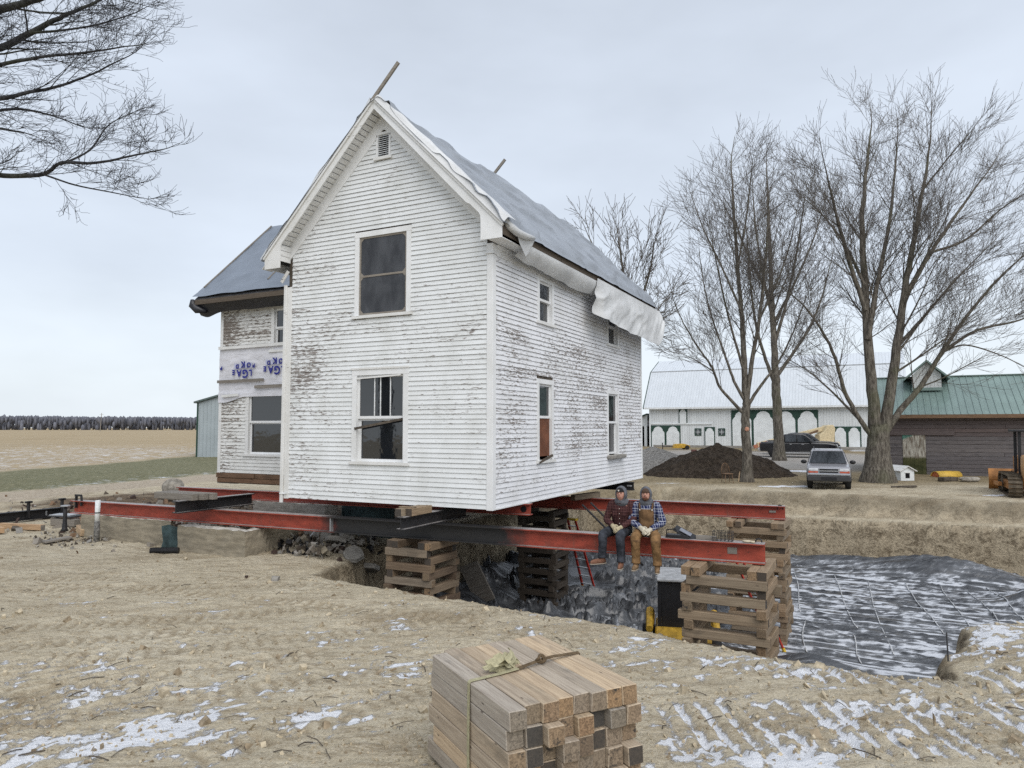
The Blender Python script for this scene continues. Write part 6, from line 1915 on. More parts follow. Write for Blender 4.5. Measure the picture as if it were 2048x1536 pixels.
def grow(tb, r, p, d, L, rad, lvl, cfg):
    """one branch with its side shoots; straight-ish, sweeping up towards the tip"""
    nseg = (6, 5, 4, 3)[min(lvl, 3)]
    P, D = [np.array(p, float)], np.array(d, float)
    ds = [D.copy()]
    for i in range(nseg):
        D = D + np.array([r.gauss(0, 1), r.gauss(0, 1), r.gauss(0, 1)]) * cfg['jit'][min(lvl, 3)] + np.array([0, 0, cfg['up'][min(lvl, 3)]])
        D /= np.linalg.norm(D)
        P.append(P[-1] + D * (L / nseg))
        ds.append(D.copy())
    R = np.linspace(rad, max(cfg['rmin'], rad * .30), nseg + 1)
    tb[0 if lvl < cfg['split'] else 1].add(P, R, 6 if lvl == 0 else (5 if lvl == 1 else 3))
    if lvl >= cfg['levels']: return
    n = cfg['kids'][min(lvl, len(cfg['kids']) - 1)]
    n = max(2, int(n * min(1.5, max(.5, L / cfg['lref'][min(lvl, len(cfg['lref']) - 1)])) + r.random()))
    for i in range(n):
        t = (i + r.random()) / n * .86 + .14
        if i == n - 1: t = 1.0
        x = t * nseg
        k = min(int(x), nseg - 1)
        q = P[k] + (P[k + 1] - P[k]) * (x - k)
        dd = ds[min(k + 1, nseg)]
        a = r.uniform(0, 2 * PI)
        v = np.array([math.cos(a), math.sin(a), r.uniform(-.2, .5)])
        v = v - (v @ dd) * dd
        v /= np.linalg.norm(v) + 1e-9
        ang = math.radians(r.uniform(*cfg['ang'])) * (.5 if t == 1 else 1)
        nd = dd * math.cos(ang) + v * math.sin(ang)
        nl = L * r.uniform(*cfg.get('len', (.44, .74))) * (1.15 - .55 * t)
        grow(tb, r, q, nd, max(nl, cfg['lmin']), max(cfg['rmin'], R[k] * r.uniform(.34, .52)), lvl + 1, cfg)
def traced_tree(name, label, traces, Y, cfg, seed, trunk_n=1, group=None, scars=(), mat='bark', base_drop=.4):
    """limbs follow sight lines at distance Y (+ own offsets); the finer wood grows from them"""
    r = random.Random(seed)
    tr, tb = Tubes(), (Tubes(), Tubes())
    f = traces[0][0][0]
    bx = at_y(f[0], f[1], Y)
    root = empty(name, (0, 0, 0), 0, label, 'tree', group)
    for li, (pts, r0, r1, off, spawn) in enumerate(traces):
        P = []
        for i, (x, y) in enumerate(pts):
            s = i / (len(pts) - 1)
            P.append(at_y(x, y, Y + off * s * s))
        P = np.array(cat_pts(P, 5))
        s = np.linspace(0, 1, len(P))
        R = r0 + (r1 - r0) * s
        if li == 0:
            hgt = P[:, 2] - P[0, 2]
            R = R * (1 + .75 * np.exp(-hgt / (r0 * 1.4)))
            P[0, 2] -= base_drop
        P[1:] += np.array([[r.gauss(0, .02), r.gauss(0, .02), 0] for _ in P[1:]]) * min(1, r0 * 4)
        (tr if li < trunk_n else tb[0]).add(P, R, 14 if r0 > .2 else 8)
        if not spawn: continue
        lo, step, ln = spawn
        seg = np.linalg.norm(np.diff(P, axis=0), axis=1)
        acc = np.concatenate([[0], np.cumsum(seg)])
        d = lo * acc[-1]
        while d < acc[-1]:
            k = min(np.searchsorted(acc, d) - 1, len(P) - 2)
            t = (d - acc[k]) / (seg[k] + 1e-9)
            q = P[k] + (P[k + 1] - P[k]) * t
            dd = (P[k + 1] - P[k]) / (seg[k] + 1e-9)
            a = r.uniform(0, 2 * PI)
            v = np.array([math.cos(a), math.sin(a), r.uniform(-.1, .5)])
            v -= (v @ dd) * dd
            v /= np.linalg.norm(v) + 1e-9
            ang = math.radians(r.uniform(*cfg['ang']))
            fr = d / acc[-1]
            rad = R[min(k, len(R) - 1)]
            grow(tb, r, q, dd * math.cos(ang) + v * math.sin(ang), ln * r.uniform(.55, 1.1) * (1.1 - .5 * fr), max(cfg['rmin'] * 1.5, rad * r.uniform(.20, .34)), 1, cfg)
            d += step * r.uniform(.6, 1.4)
        grow(tb, r, P[-1], (P[-1] - P[-2]) / np.linalg.norm(P[-1] - P[-2]), ln * .45, R[-1], 1, cfg)
    link('trunk', tr.mesh('trunk', M[mat]), root)
    link('branches', tb[0].mesh('branches', M[mat]), root)
    tw = link('twigs', tb[1].mesh('twigs', M['twig' if mat == 'bark' else 'twig_dark']), root)
    tw['kind'] = 'stuff'
    for (x, y, rr_) in scars:
        q = at_y(x, y, Y - .26)
        MB().lathe([(rr_ * .3, -.03), (rr_, 0), (rr_ * .8, .03), (rr_ * .2, .035)], 12, 'y').build('branch_scar', M['scar'], root, loc=tuple(q))
    return root
cfgA = dict(jit=(.05, .05, .06, .07), up=(.03, .04, .035, .03), levels=4, split=3, kids=(8, 8, 6, 5), lref=(5, 3.3, 1.9, 1.2), ang=(20, 44), rmin=.0060, lmin=.5)
Y1 = on_ground(1495, 964).y
traced_tree('bare_tree', 'slim bare tree in front of the soil heap, with a round scar on its trunk', [
    ([(1495, 965), (1493, 900), (1491, 840), (1492, 805)], .245, .19, 0, None),
    ([(1492, 815), (1489, 740), (1484, 640), (1474, 520), (1466, 400), (1462, 320)], .17, .03, 1.5, (.22, .62, 3.6)),
    ([(1492, 812), (1503, 730), (1518, 640), (1530, 530), (1536, 430)], .13, .03, -2.0, (.25, .62, 3.3)),
    ([(1494, 815), (1512, 785), (1538, 750), (1565, 710), (1592, 650), (1610, 600)], .09, .02, 1.0, (.3, .6, 2.6)),
    ([(1488, 828), (1462, 800), (1438, 772), (1424, 735), (1400, 700), (1372, 655), (1350, 610)], .085, .02, -1.0, (.25, .55, 2.8)),
    ([(1489, 800), (1468, 762), (1452, 715), (1432, 660), (1412, 590), (1400, 520)], .08, .02, 2.0, (.25, .58, 2.9)),
    ([(1487, 740), (1464, 660), (1442, 570), (1424, 480)], .07, .02, -2.5, (.2, .6, 2.8)),
    ([(1482, 620), (1446, 540), (1408, 460), (1386, 400)], .06, .018, 1.5, (.15, .6, 2.4)),
    ([(1518, 640), (1556, 560), (1582, 480), (1594, 420)], .06, .018, 1.5, (.15, .6, 2.4)),
    ([(1430, 745), (1394, 722), (1362, 706)], .035, .012, .8, (.1, .5, 1.8)),
    ([(1476, 530), (1492, 440), (1500, 370), (1504, 330)], .05, .018, -1.5, (.15, .6, 2.2)),
], Y1, cfgA, 5, scars=[(1494, 858, .11)], group='bare trees across the yard')
Y2 = on_ground(1558, 921).y
cfgB = dict(cfgA, rmin=.009, lmin=.7, kids=(8, 7, 5, 4), lref=(7, 4.6, 2.5, 1.6))
traced_tree('bare_tree', 'bare tree behind the pickup, standing between the other two trees', [
    ([(1559, 922), (1556, 850), (1553, 790), (1551, 740)], .38, .30, 0, None),
    ([(1551, 745), (1546, 650), (1541, 540), (1537, 430), (1534, 350)], .27, .05, 1.5, (.2, 1.0, 5.0)),
    ([(1550, 770), (1532, 720), (1512, 650), (1500, 560), (1494, 470)], .15, .04, -3, (.2, .95, 4.4)),
    ([(1552, 755), (1582, 712), (1616, 660), (1642, 600), (1660, 530)], .15, .04, 2, (.2, .95, 4.4)),
    ([(1549, 690), (1574, 600), (1594, 500), (1606, 420)], .13, .04, -3, (.2, 1.0, 4.4)),
    ([(1548, 650), (1528, 560), (1512, 460), (1506, 390)], .12, .04, 3, (.2, 1.0, 4.2)),
    ([(1546, 650), (1592, 560), (1630, 470), (1648, 410)], .11, .03, 2, (.15, 1.0, 3.8)),
    ([(1545, 600), (1500, 520), (1470, 440), (1460, 390)], .10, .03, -2, (.15, 1.0, 3.6)),
], Y2, cfgB, 8, group='bare trees across the yard')
Y3 = on_ground(1757, 964).y
cfgC = dict(cfgA, rmin=.0062, lref=(5.5, 3.5, 2.0, 1.25))
traced_tree('bare_tree', 'big many-stemmed bare tree right of the silver car', [
    ([(1757, 967), (1756, 920), (1756, 880), (1757, 845)], .54, .44, 0, None),
    ([(1752, 880), (1746, 800), (1737, 690), (1729, 570), (1724, 450), (1734, 330), (1744, 250)], .31, .03, 1.5, (.22, .70, 4.0)),
    ([(1762, 880), (1778, 800), (1794, 700), (1806, 600), (1826, 490), (1848, 370), (1862, 270)], .29, .03, -1.5, (.22, .70, 4.2)),
    ([(1768, 868), (1800, 822), (1842, 772), (1884, 705), (1936, 630), (2000, 555), (2070, 490)], .18, .025, -2, (.22, .62, 3.6)),
    ([(1748, 878), (1722, 842), (1690, 785), (1670, 715), (1640, 655), (1606, 610), (1570, 580)], .13, .02, -1.5, (.25, .62, 3.0)),
    ([(1736, 860), (1700, 820), (1660, 780), (1620, 745), (1580, 720)], .07, .018, 2, (.3, .62, 2.4)),
    ([(1735, 680), (1752, 580), (1778, 450), (1790, 340), (1796, 260)], .14, .025, 2.5, (.15, .68, 3.8)),
    ([(1806, 600), (1862, 505), (1926, 410), (1985, 330)], .14, .025, 2, (.15, .66, 3.8)),
    ([(1731, 620), (1698, 520), (1668, 410), (1650, 330)], .13, .025, -2.5, (.15, .68, 3.7)),
    ([(1890, 700), (1955, 660), (2040, 640), (2120, 600)], .09, .02, 1.5, (.15, .6, 3.0)),
    ([(1798, 690), (1842, 640), (1910, 560), (1990, 480)], .10, .02, 3, (.2, .66, 3.4)),
    ([(1884, 705), (1930, 690), (2000, 710), (2060, 740)], .05, .015, -1.5, (.15, .6, 2.2)),
    ([(1729, 570), (1690, 490), (1645, 430), (1606, 395)], .08, .02, 2, (.15, .66, 3.0)),
    ([(1846, 380), (1896, 316), (1936, 270)], .05, .02, -1, (.1, .66, 2.6)),
    ([(1862, 505), (1930, 480), (2000, 420), (2060, 380)], .07, .02, -2, (.15, .66, 3.0)),
], Y3, cfgC, 13, group='bare trees across the yard')
cfgD = dict(cfgA, rmin=.013, lmin=.6, kids=(6, 6, 5, 4), lref=(6, 4, 2.2, 1.2))
traced_tree('bare_tree', 'bare tree crown rising behind the far end of the house roof', [
    ([(1257, 915), (1255, 780), (1254, 700), (1254, 650)], .22, .18, 0, None),
    ([(1254, 660), (1250, 590), (1243, 520), (1236, 470)], .14, .03, 1, (.1, .9, 3.6)),
    ([(1254, 665), (1282, 600), (1300, 540), (1308, 490)], .12, .03, -1, (.1, .9, 3.6)),
    ([(1253, 650), (1222, 570), (1196, 510), (1176, 470)], .11, .03, 1, (.1, .9, 3.4)),
    ([(1255, 690), (1300, 640), (1330, 600)], .09, .03, 1, (.1, .9, 3.0)),
    ([(1254, 690), (1290, 660), (1316, 690)], .06, .02, 1, (.1, .9, 2.4)),
], 47.0, cfgD, 17, group='bare trees across the yard')
# tree just left of the view: only its limbs reach in
cfgE = dict(len=(.38, .66), jit=(.06, .09, .13, .17), up=(.01, .02, .02, .02), levels=4, split=3, kids=(8, 8, 6, 5), lref=(3, 1.6, .8, .45), ang=(24, 52), rmin=.0026, lmin=.14)
tz = lambda y: at_y(-560, y, 11.0)
lt = traced_tree('overhanging_tree', 'dark bare branches reaching in from the upper left corner', [
    ([(-560, 1240), (-558, 900), (-552, 600), (-545, 300), (-540, 0), (-530, -300)], .30, .10, 0, None),
    ([(-548, 470), (-300, 400), (-60, 352), (20, 352), (88, 348), (122, 326), (190, 326), (262, 312), (318, 300)], .055, .008, -1.2, (.50, .26, 1.1)),
    ([(90, 350), (150, 370), (220, 384), (280, 396)], .016, .006, -.2, (.1, .25, .8)),
    ([(120, 330), (180, 300), (215, 252), (262, 226)], .018, .006, .5, (.1, .24, .9)),
    ([(-546, 380), (-300, 270), (-60, 208), (10, 196), (60, 184), (112, 174), (180, 150), (244, 118)], .055, .010, .6, (.50, .26, 1.35)),
    ([(-546, 300), (-260, 190), (-60, 145), (20, 125), (90, 113), (180, 104), (250, 93)], .05, .010, -.8, (.50, .25, 1.35)),
    ([(-544, 280), (-300, 190), (-80, 118), (0, 96), (60, 66), (118, 36), (170, 14), (230, -14)], .085, .016, .4, (.45, .25, 1.45)),
    ([(-544, 240), (-300, 130), (-60, 36), (20, 14), (80, -4), (150, -40)], .10, .03, -1.0, (.45, .28, 1.4)),
    ([(-546, 400), (-260, 300), (-40, 232), (30, 218), (100, 230), (160, 252)], .04, .008, 1.0, (.5, .28, .9)),
    ([(-546, 430), (-260, 330), (-40, 262), (30, 262), (70, 272)], .03, .006, -.5, (.6, .28, .8)),
    ([(60, 66), (130, 60), (200, 48), (270, 26)], .022, .008, -.8, (.1, .24, 1.0)),
    ([(-40, -60), (60, -50), (160, -30), (260, 4)], .03, .008, .8, (.1, .26, 1.1)),
], 11.0, cfgE, 23, mat='bark_dark')
# far wood across the field
wr = random.Random(31)
b = MB()
for i in range(9500):
    x = wr.uniform(-900, 900)
    y = 690 + wr.uniform(0, 70) + .00005 * x * x
    top = 13.5 + 3.0 * float(fbm(np.array(x * .012), np.array(2.0), 91, 3) - .5) * 2 + wr.gauss(0, .45)
    hgt = wr.uniform(4, 10)
    w = wr.uniform(1.2, 4.2)
    zc = wr.choice([top - hgt * .5, wr.uniform(2, top - hgt * .5)])
    b.sphere((x, y, zc + .3), (w * .5, w * .5, hgt * .52), 4, 4)
def wood_mat2():
    t = NT('distant_bare_wood', .95, .05)
    p = t.pos()
    n = t.noise(t.map(p, (.35, .35, .1)), 1.0, 6, .7)
    z = t.xyz(p)[2]
    return t.done(t.mix(t.rng(n, .35, .65), (.115, .12, .142), (.20, .205, .235)))
me = mesh('far_wood', b.v, b.f, wood_mat2(), None, True)
tag(link('far_wood', me), 'distant leafless wood along the far edge of the stubble field', 'wood', kind='stuff')
# ------------------------------------------------------------------ white barn
def siding(name, col, per, axis=0, rough=.7, dirt=.15, bump=.6):
    t = NT(name, rough, .3)
    c = t.co()
    x = t.xyz(c)[axis]
    fr = t.math('FRACT', t.math('DIVIDE', x, per))
    ln = t.rng(t.math('ABSOLUTE', t.math('SUBTRACT', fr, .5)), .40, .5)
    n = t.noise(t.map(c, (1.2, 1.2, .25)), 1.6, 5, .6)
    idn = t.n('TexWhiteNoise', {'W': t.math('FLOOR', t.math('DIVIDE', x, per))}, noise_dimensions='1D').outputs[0]
    k = t.mix(t.rng(n, .3, .7), col, tuple(v * (1 - dirt) for v in col))
    k = t.mix(t.math('MULTIPLY', idn, .12), k, tuple(v * .75 for v in col))
    k = t.mix(t.math('MULTIPLY', ln, .35), k, tuple(v * .45 for v in col))
    t.bump(t.math('SUBTRACT', 1.0, ln), bump, .02)
    return t.done(k)
M['barn_white'] = siding('white_vertical_siding', (.74, .77, .78), .26)
M['barn_roof'] = siding('pale_ribbed_metal_roof', (.66, .70, .74), .30, rough=.45, dirt=.08)
M['green_trim'] = plain('dark_green_trim', (.025, .06, .045), .7)
M['white_door'] = plain('white_door_paint', (.72, .75, .76), .65, var=.08, scale=2)
BY = 80.0
def bX(px, Y=BY): return (px - 1024) / F_PX * (Y * math.cos(PITCH) - .5 * math.sin(PITCH))
def bZ(py, Y=BY): return float(at_y(1024, py, Y)[2])
bx0, bx1 = bX(1300), bX(1762)
bz0, bz1 = .75, bZ(815)
LB = 25.0
barn = empty('white_barn', (bx0, BY, bz0), -HA, 'long white barn with a pale gambrel roof and green scalloped door trim', 'barn')
def along_front(px, X0, Y0):
    k = at_y(px, 855, 1.0)[0]
    return (k * Y0 - X0) / (EX[0] + math.sin(HA) * k)
def q(px, py):
    s = along_front(px, bx0, BY)
    return (s, float(at_y(px, py, BY - math.sin(HA) * s)[2]) - bz0)
WH = bz1 - bz0
KZ, RZ, KY, RY = bZ(747, BY + 2.6) - bz0, bZ(726, BY + 6.2) - bz0, 2.6, 6.2
MB().b2((0, 0, 0), (LB, .2, WH)).build('front_wall', M['barn_white'], barn)
end = [(0, 0), (2 * RY, 0), (2 * RY, WH), (2 * RY - KY, KZ - .1), (RY, RZ - .1), (KY, KZ - .1), (0, WH)]
MB().prism([(a + (.2 if a == 0 else 0), b_) for a, b_ in end], 0, .2, lambda a, b_, d: (d, a, b_)).build('end_wall', M['barn_white'], barn)
MB().prism([(a + (.2 if a == 0 else 0), b_) for a, b_ in end], LB - .2, LB, lambda a, b_, d: (d, a, b_)).build('end_wall', M['barn_white'], barn)
for nm, (y0, z0, y1, z1) in (('roof_lower', (-.55, WH - .15, KY, KZ)), ('roof_upper', (KY, KZ, RY, RZ)), ('roof_upper', (RY, RZ, 2 * RY - KY, KZ)), ('roof_lower', (2 * RY - KY, KZ, 2 * RY + .5, WH - .15))):
    MB().prism([(y0, z0), (y1, z1), (y1, z1 + .14), (y0, z0 + .14)], -.55, LB + .4, lambda a, b_, d: (d, a, b_)).build(nm, M['barn_roof'], barn)
MB().bar((-.6, KY, KZ + .15), (LB + .4, KY, KZ + .15), .10, .10).build('knee_flashing', M['grey_steel'], barn)
MB().b2((-.5, -.6, WH - .22), (LB + .4, -.5, WH - .02)).build('gutter', M['white_metal'], barn)
for (y0, z0, y1, z1) in ((-.55, WH - .15, KY, KZ), (KY, KZ, RY, RZ)):
    MB().bar((-.58, y0, z0 + .02), (-.58, y1, z1 + .02), .08, .26).build('rake_trim', M['green_trim'], barn)
MB().b2((-.06, -.05, 0), (.14, 0, WH)).build('corner_trim', M['white_door'], barn)
MB().b2((.4, -.12, 0), (LB, -.02, .32)).build('stone_foot', M['concrete_grey'], barn)
def arch(px0, px1, py0, py1, n, label=None, steps=True):
    """door bay: green backing boards with white scalloped leaves standing proud"""
    x0, z1 = q(px0, py0)
    x1, z0 = q(px1, py1)
    z0 = max(z0, .0)
    dr = empty('door', parent=barn)
    MB().b2((x0, -.07, z0), (x1, -.003, z1)).build('frame', M['green_trim'], dr)
    w = (x1 - x0) / n
    for i in range(n):
        a, c = x0 + w * i + .10 + .02 * (n > 1), x0 + w * (i + 1) - .10 - .02 * (n > 1)
        m, h = (a + c) / 2, (c - a) / 2
        zs = z1 - .10
        pts = [(a, z0 + .01), (a, zs - h * 1.05)]
        prof = [(1.0, -1.05), (.92, -.86), (.78, -.70), (.70, -.62), (.70, -.50), (.60, -.30), (.40, -.14), (.22, -.06), (0, -.02)]
        L_ = [(m - h * u, zs + h * v) for u, v in prof]
        pts = [(a, z0 + .01)] + L_ + [(2 * m - x, z) for x, z in reversed(L_[:-1])] + [(c, z0 + .01)]
        MB().prism(pts, -.11, -.071, lambda x, z, d: (x, d, z)).build('leaf', M['white_door'], dr)
    return dr
arch(1302, 1361, 851, 897, 2)
arch(1358, 1375, 816.5, 847, 1)
arch(1409, 1430, 854, 894, 1)
arch(1463, 1549, 820.5, 896, 2)
arch(1551, 1637, 820.5, 896, 2)
arch(1667, 1722, 853, 900, 2)
for px in (1396, 1443.5):
    x, z = q(px, 864)
    wn_ = empty('window', parent=barn)
    MB().b2((x - .36, -.05, z - .40), (x + .36, -.003, z + .40)).build('frame', M['green_trim'], wn_)
    for sx_ in (-1, 1):
        for sz_ in (-1, 1): MB().b2((x + sx_ * .14 - .11, -.06, z + sz_ * .15 - .12), (x + sx_ * .14 + .11, -.051, z + sz_ * .15 + .12)).build('pane', M['glass'], wn_)
    MB().b2((x - .27, -.058, z - .02), (x + .27, -.0505, z + .02)).b2((x - .02, -.0585, z - .3), (x + .02, -.051, z + .3)).build('muntin', M['white_door'], wn_)
x0, z0 = q(1302, 849)
x1, _ = q(1424, 849)
MB().b2((x0, -.10, z0), (x1, -.003, z0 + .14)).build('door_rail', M['white_door'], barn)
x0, z0 = q(1384, 819)
x1, _ = q(1640, 819)
MB().b2((x0, -.14, z0 - .02), (x1, -.003, z0 + .16)).build('door_rail', M['white_door'], barn)
# lean-to on its left with a hay wagon inside
lt_ = empty('lean_to', (bx0 + EY[0], BY + EY[1], bz0), -HA, 'white lean-to with an open bay joined to the left end of the barn', 'lean-to')
zb = bZ(852) - bz0
MB().prism([(-6, zb), (-.6, zb), (-.6, bZ(829) - bz0), (-6, bZ(829) - bz0 - 2.2)], 0, .15, lambda a, b_, d: (a, d, b_)).build('front_panel', M['barn_white'], lt_)
MB().prism([(-6.2, bZ(829) - bz0 - 2.28), (-.6, bZ(829) - bz0), (-.6, bZ(829) - bz0 + .14), (-6.2, bZ(829) - bz0 - 2.14)], -.3, 6, lambda a, b_, d: (a, d, b_)).build('roof', M['green_trim'], lt_)
MB().b2((-.95, -.02, 0), (-.65, .2, zb)).build('post', M['white_door'], lt_)
MB().b2((-6, 5.6, 0), (-.6, 5.8, zb)).build('back_wall', M['void'], lt_)
hwg = empty('hay_wagon', (bx0 - 2.6, BY + 2.6, bz0), 0, 'wooden rack wagon parked inside the lean-to of the barn', 'wagon')
MB().b2((-2, -.9, .9), (2, .9, 1.0)).build('deck', M['sill_wood'], hwg)
for k in range(8): MB().b2((-1.95 + k * .55, -.95, 1.0), (-1.85 + k * .55, -.88, 2.7)).build('stake', M['new_wood'], hwg)
for k in range(3): MB().b2((-2, -1.0, 1.4 + k * .5), (2, -.952, 1.55 + k * .5)).build('rack_rail', M['new_wood'], hwg)
for sx_ in (-1.4, 1.4):
    wh = MB().lathe([(.1, -.1), (.42, -.1), (.45, 0), (.42, .1), (.1, .1)], 16, 'y').build('wheel', M['rubber'], hwg, loc=(sx_, -.75, .45))

# ------------------------------------------------------------------ brown shed with a green roof
M['grey_boards'] = wood_mat('weathered_purple_grey_boards', [(.15, .138, .145), (.125, .117, .125), (.175, .162, .165), (.14, .132, .142)], grain=20)
M['red_boards'] = wood_mat('faded_red_boards', [(.145, .118, .116), (.13, .11, .112), (.16, .125, .12)], grain=20)
M['green_roof'] = plain('green_metal_roof', (.21, .29, .265), .32, .5, var=.12, scale=.6)
M['moss_panel'] = None
SY_ = 40.5
sx0 = bX(1758, SY_)
sz0 = gz(sx0 + 5, SY_ - .2) - .05
szE, szR = bZ(830, SY_), bZ(760, SY_ + 3.6)
def sx(px): return (lambda k: (k * SY_ - sx0) / (EX[0] + math.sin(HA) * k))(at_y(px, 855, 1.0)[0])
def sz(px, py): return float(at_y(px, py, SY_ - math.sin(HA) * sx(px))[2]) - sz0
shed = empty('weathered_shed', (sx0, SY_, sz0), -HA, 'long weathered board shed with a green metal roof and white cupola', 'shed')
LS, HS = 13.5, szE - sz0 + .1
MB().b2((0, .03, 0), (LS, .15, HS)).build('frame_wall', M['dark_wood'], shed)
MB().prism([(.03, 0), (7.2, 0), (7.2, HS), (3.6, szR - sz0 - .1), (.03, HS)], 0, .12, lambda a, b_, d: (d, a, b_)).build('end_wall', M['grey_boards'], shed)
dx0, dx1, dzt = sx(1804), sx(1850), sz(1827, 870)
sr = random.Random(9)
nb_ = 16
for i in range(nb_):
    za, zb2 = HS * i / nb_, HS * (i + 1) / nb_ - .012
    cuts = [0.12, LS]
    if za < dzt: cuts = [0.12, dx0, dx1, LS]
    for a, c in zip(cuts[::2], cuts[1::2]):
        j = [a] + ([a + (c - a) * sr.uniform(.3, .7)] if c - a > 5 else []) + [c]
        for e, g in zip(j, j[1:]):
            m = 'red_boards' if (i > nb_ - 5 and sr.random() < .7) or (e < 6 and i > nb_ - 7) else 'grey_boards'
            link('siding_board', timber_mesh(g - e - .01, .03, zb2 - za, [M[m], M[m]], m), shed, loc=((e + g) / 2, .012 + sr.uniform(-.004, .006), (za + zb2) / 2 + sr.uniform(-.006, .006)))
def moss_mat():
    t = NT('peeling_white_door_with_moss', .9, .15)
    c = t.co()
    z = t.xyz(c)[2]
    n = t.noise(t.map(c, (9, 9, 1.2)), 1.5, 5, .7)
    w = t.mix(t.rng(n, .4, .65), (.50, .48, .42), (.16, .13, .10))
    g = t.mix(t.rng(t.noise(c, 3, 4), .35, .65), (.045, .050, .022), (.085, .085, .04))
    k = t.mix(t.rng(t.math('ADD', z, t.math('MULTIPLY', n, .5)), 1.15, 1.3), g, w)
    x = t.xyz(c)[0]
    tm = t.math('MULTIPLY', t.rng(t.math('SUBTRACT', t.math('ADD', z, t.math('MULTIPLY', n, .3)), t.math('MULTIPLY', x, .5)), 2.05, 2.15), 1.0)
    k = t.mix(tm, k, (.10, .22, .18))
    return t.done(k)
mm = moss_mat()
dd_ = empty('door', (dx0, 0, 0), parent=shed)
nd_ = 6
for k in range(nd_): MB().b2((k * (dx1 - dx0) / nd_ + .004, -.03 + .004 * (k % 2), .05), ((k + 1) * (dx1 - dx0) / nd_ - .004, .0, dzt)).build('plank', mm, dd_)
MB().b2((sx(1772), -.07, dzt + .0), (sx(1908), -.02, dzt + .24)).build('door_track', M['red_boards'], shed)
ox = -.32
for nm, y0, z0, y1, z1 in (('roof_slope', -.45, HS - .18, 3.6, szR - sz0), ('roof_slope', 7.65, HS - .18, 3.6, szR - sz0)):
    MB().prism([(y0, z0), (y1, z1), (y1, z1 + .06), (y0, z0 + .06)], ox, LS + .3, lambda a, b_, d: (d, a, b_)).build(nm, M['green_roof'], shed)
rib = MB().bar((0, -.46, HS - .105), (0, 3.6, szR - sz0 + .075), .045, .035).mesh('roof_rib', M['green_roof'])
k = 0
while ox + .02 + k * .33 < LS + .3:
    link('roof_rib', rib, shed, loc=(ox + .02 + k * .33, 0, 0))
    k += 1
MB().bar((ox, 3.6, szR - sz0 + .09), (LS + .3, 3.6, szR - sz0 + .09), .25, .05).build('ridge_cap', M['green_roof'], shed)
MB().b2((ox, -.50, HS - .30), (LS + .3, -.451, HS - .10)).build('eave_board', M['sill_wood'], shed)
cx = sx(1870) - .2
cw = .72
cu = empty('cupola', (cx, 2.6, 0), parent=shed)
cz0, cz1 = bZ(780, SY_ + .8) - sz0, bZ(750, SY_ + .8) - sz0
M['cupola_white'] = siding('white_cupola_boards', (.70, .72, .72), .18)
MB().b2((-cw, -.75, cz0), (cw, .9, cz1)).build('cupola_wall', M['cupola_white'], cu)
MB().prism([(-cw, cz1), (cw, cz1), (0, cz1 + .72)], -.75, .9, lambda a, b_, d: (a, d, b_)).build('cupola_gable', M['cupola_white'], cu)
for s in (-1, 1): MB().prism([(s * (cw + .42), cz1 - .30), (0, cz1 + .74), (0, cz1 + .86), (s * (cw + .44), cz1 - .20)], -1.0, 1.1, lambda a, b_, d: (a, d, b_)).build('cupola_roof', M['green_roof'], cu)
MB().b2((-cw - .06, -.80, cz0 - .05), (cw + .06, -.752, cz0 + .12)).build('cupola_foot', M['green_roof'], cu)

# ------------------------------------------------------------------ small things by the shed
def gput(px, py): return on_ground(px, py)
p = gput(1790, 946)
eb = empty('utility_box', (p.x, p.y, p.z), 0, 'dark green metal utility box between the big tree and the shed door', 'utility box')
MB().b2((-.36, -.25, 0), (.36, .25, .85)).build('cabinet', plain('dark_green_cabinet', (.045, .065, .055), .5), eb, bevel=.03)
MB().b2((-.33, -.262, .06), (.33, -.251, .78)).build('door', plain('dark_green_cabinet_door', (.05, .072, .06), .5), eb)
p = gput(1814, 961)
dg = empty('dog_house', (p.x, p.y, p.z), .12, 'small white dog house right of the big tree', 'dog house')
MB().prism([(-.36, 0), (.36, 0), (.36, .50), (0, .68), (-.36, .50)], -.05, .95, lambda a, b_, d: (a, d, b_)).build('body', M['white_door'], dg)
for s in (-1, 1): MB().prism([(s * .46, .45), (0, .70), (0, .74), (s * .47, .49)], -.15, 1.05, lambda a, b_, d: (a, d, b_)).build('roof', M['trim_worn'], dg)
MB().b2((-.11, -.066, .13), (.11, -.052, .38)).build('opening', M['void'], dg)
MB().b2((-.16, -.075, .38), (.16, -.052, .42)).build('lintel', M['trim_worn'], dg)
p = gput(1893, 953)
yp = empty('culvert_half', (p.x, p.y, p.z), .25, 'yellow half pipe with an orange mouth lying on the ground by the shed', 'half pipe')
prof = []
for yy_, mt in ((-.75, 0), (-.25, 0), (.25, 0), (.75, 0)):
    pass
def half(r0, r1, xa, xb): return [[Vector((x, rr2 * math.cos(a), max(0, rr2 * math.sin(a)))) for a in np.linspace(0, PI, 15)] for x, rr2 in ((xa, r0), (xb, r1))]
b = MB()
A_, B_ = half(.30, .32, -.75, 0), half(.32, .30, 0, .75)
rows = A_ + [B_[1]]
vs = [v for r_ in rows for v in r_]
n_ = 15
fs = [(i * n_ + j, i * n_ + j + 1, (i + 1) * n_ + j + 1, (i + 1) * n_ + j) for i in range(2) for j in range(n_ - 1)]
me = mesh('shell', vs, fs, plain('yellow_shell', (.62, .40, .07), .5), None, True)
o = link('shell', me, yp)
md = o.modifiers.new('t', 'SOLIDIFY'); md.thickness = .02
b = MB().prism([(.28 * math.cos(a), .28 * math.sin(a)) for a in np.linspace(0, PI, 15)], -.70, -.66, lambda a, b_, d: (d, a, b_))
b.build('end_cap', plain('orange_cap', (.42, .12, .045), .6), yp)
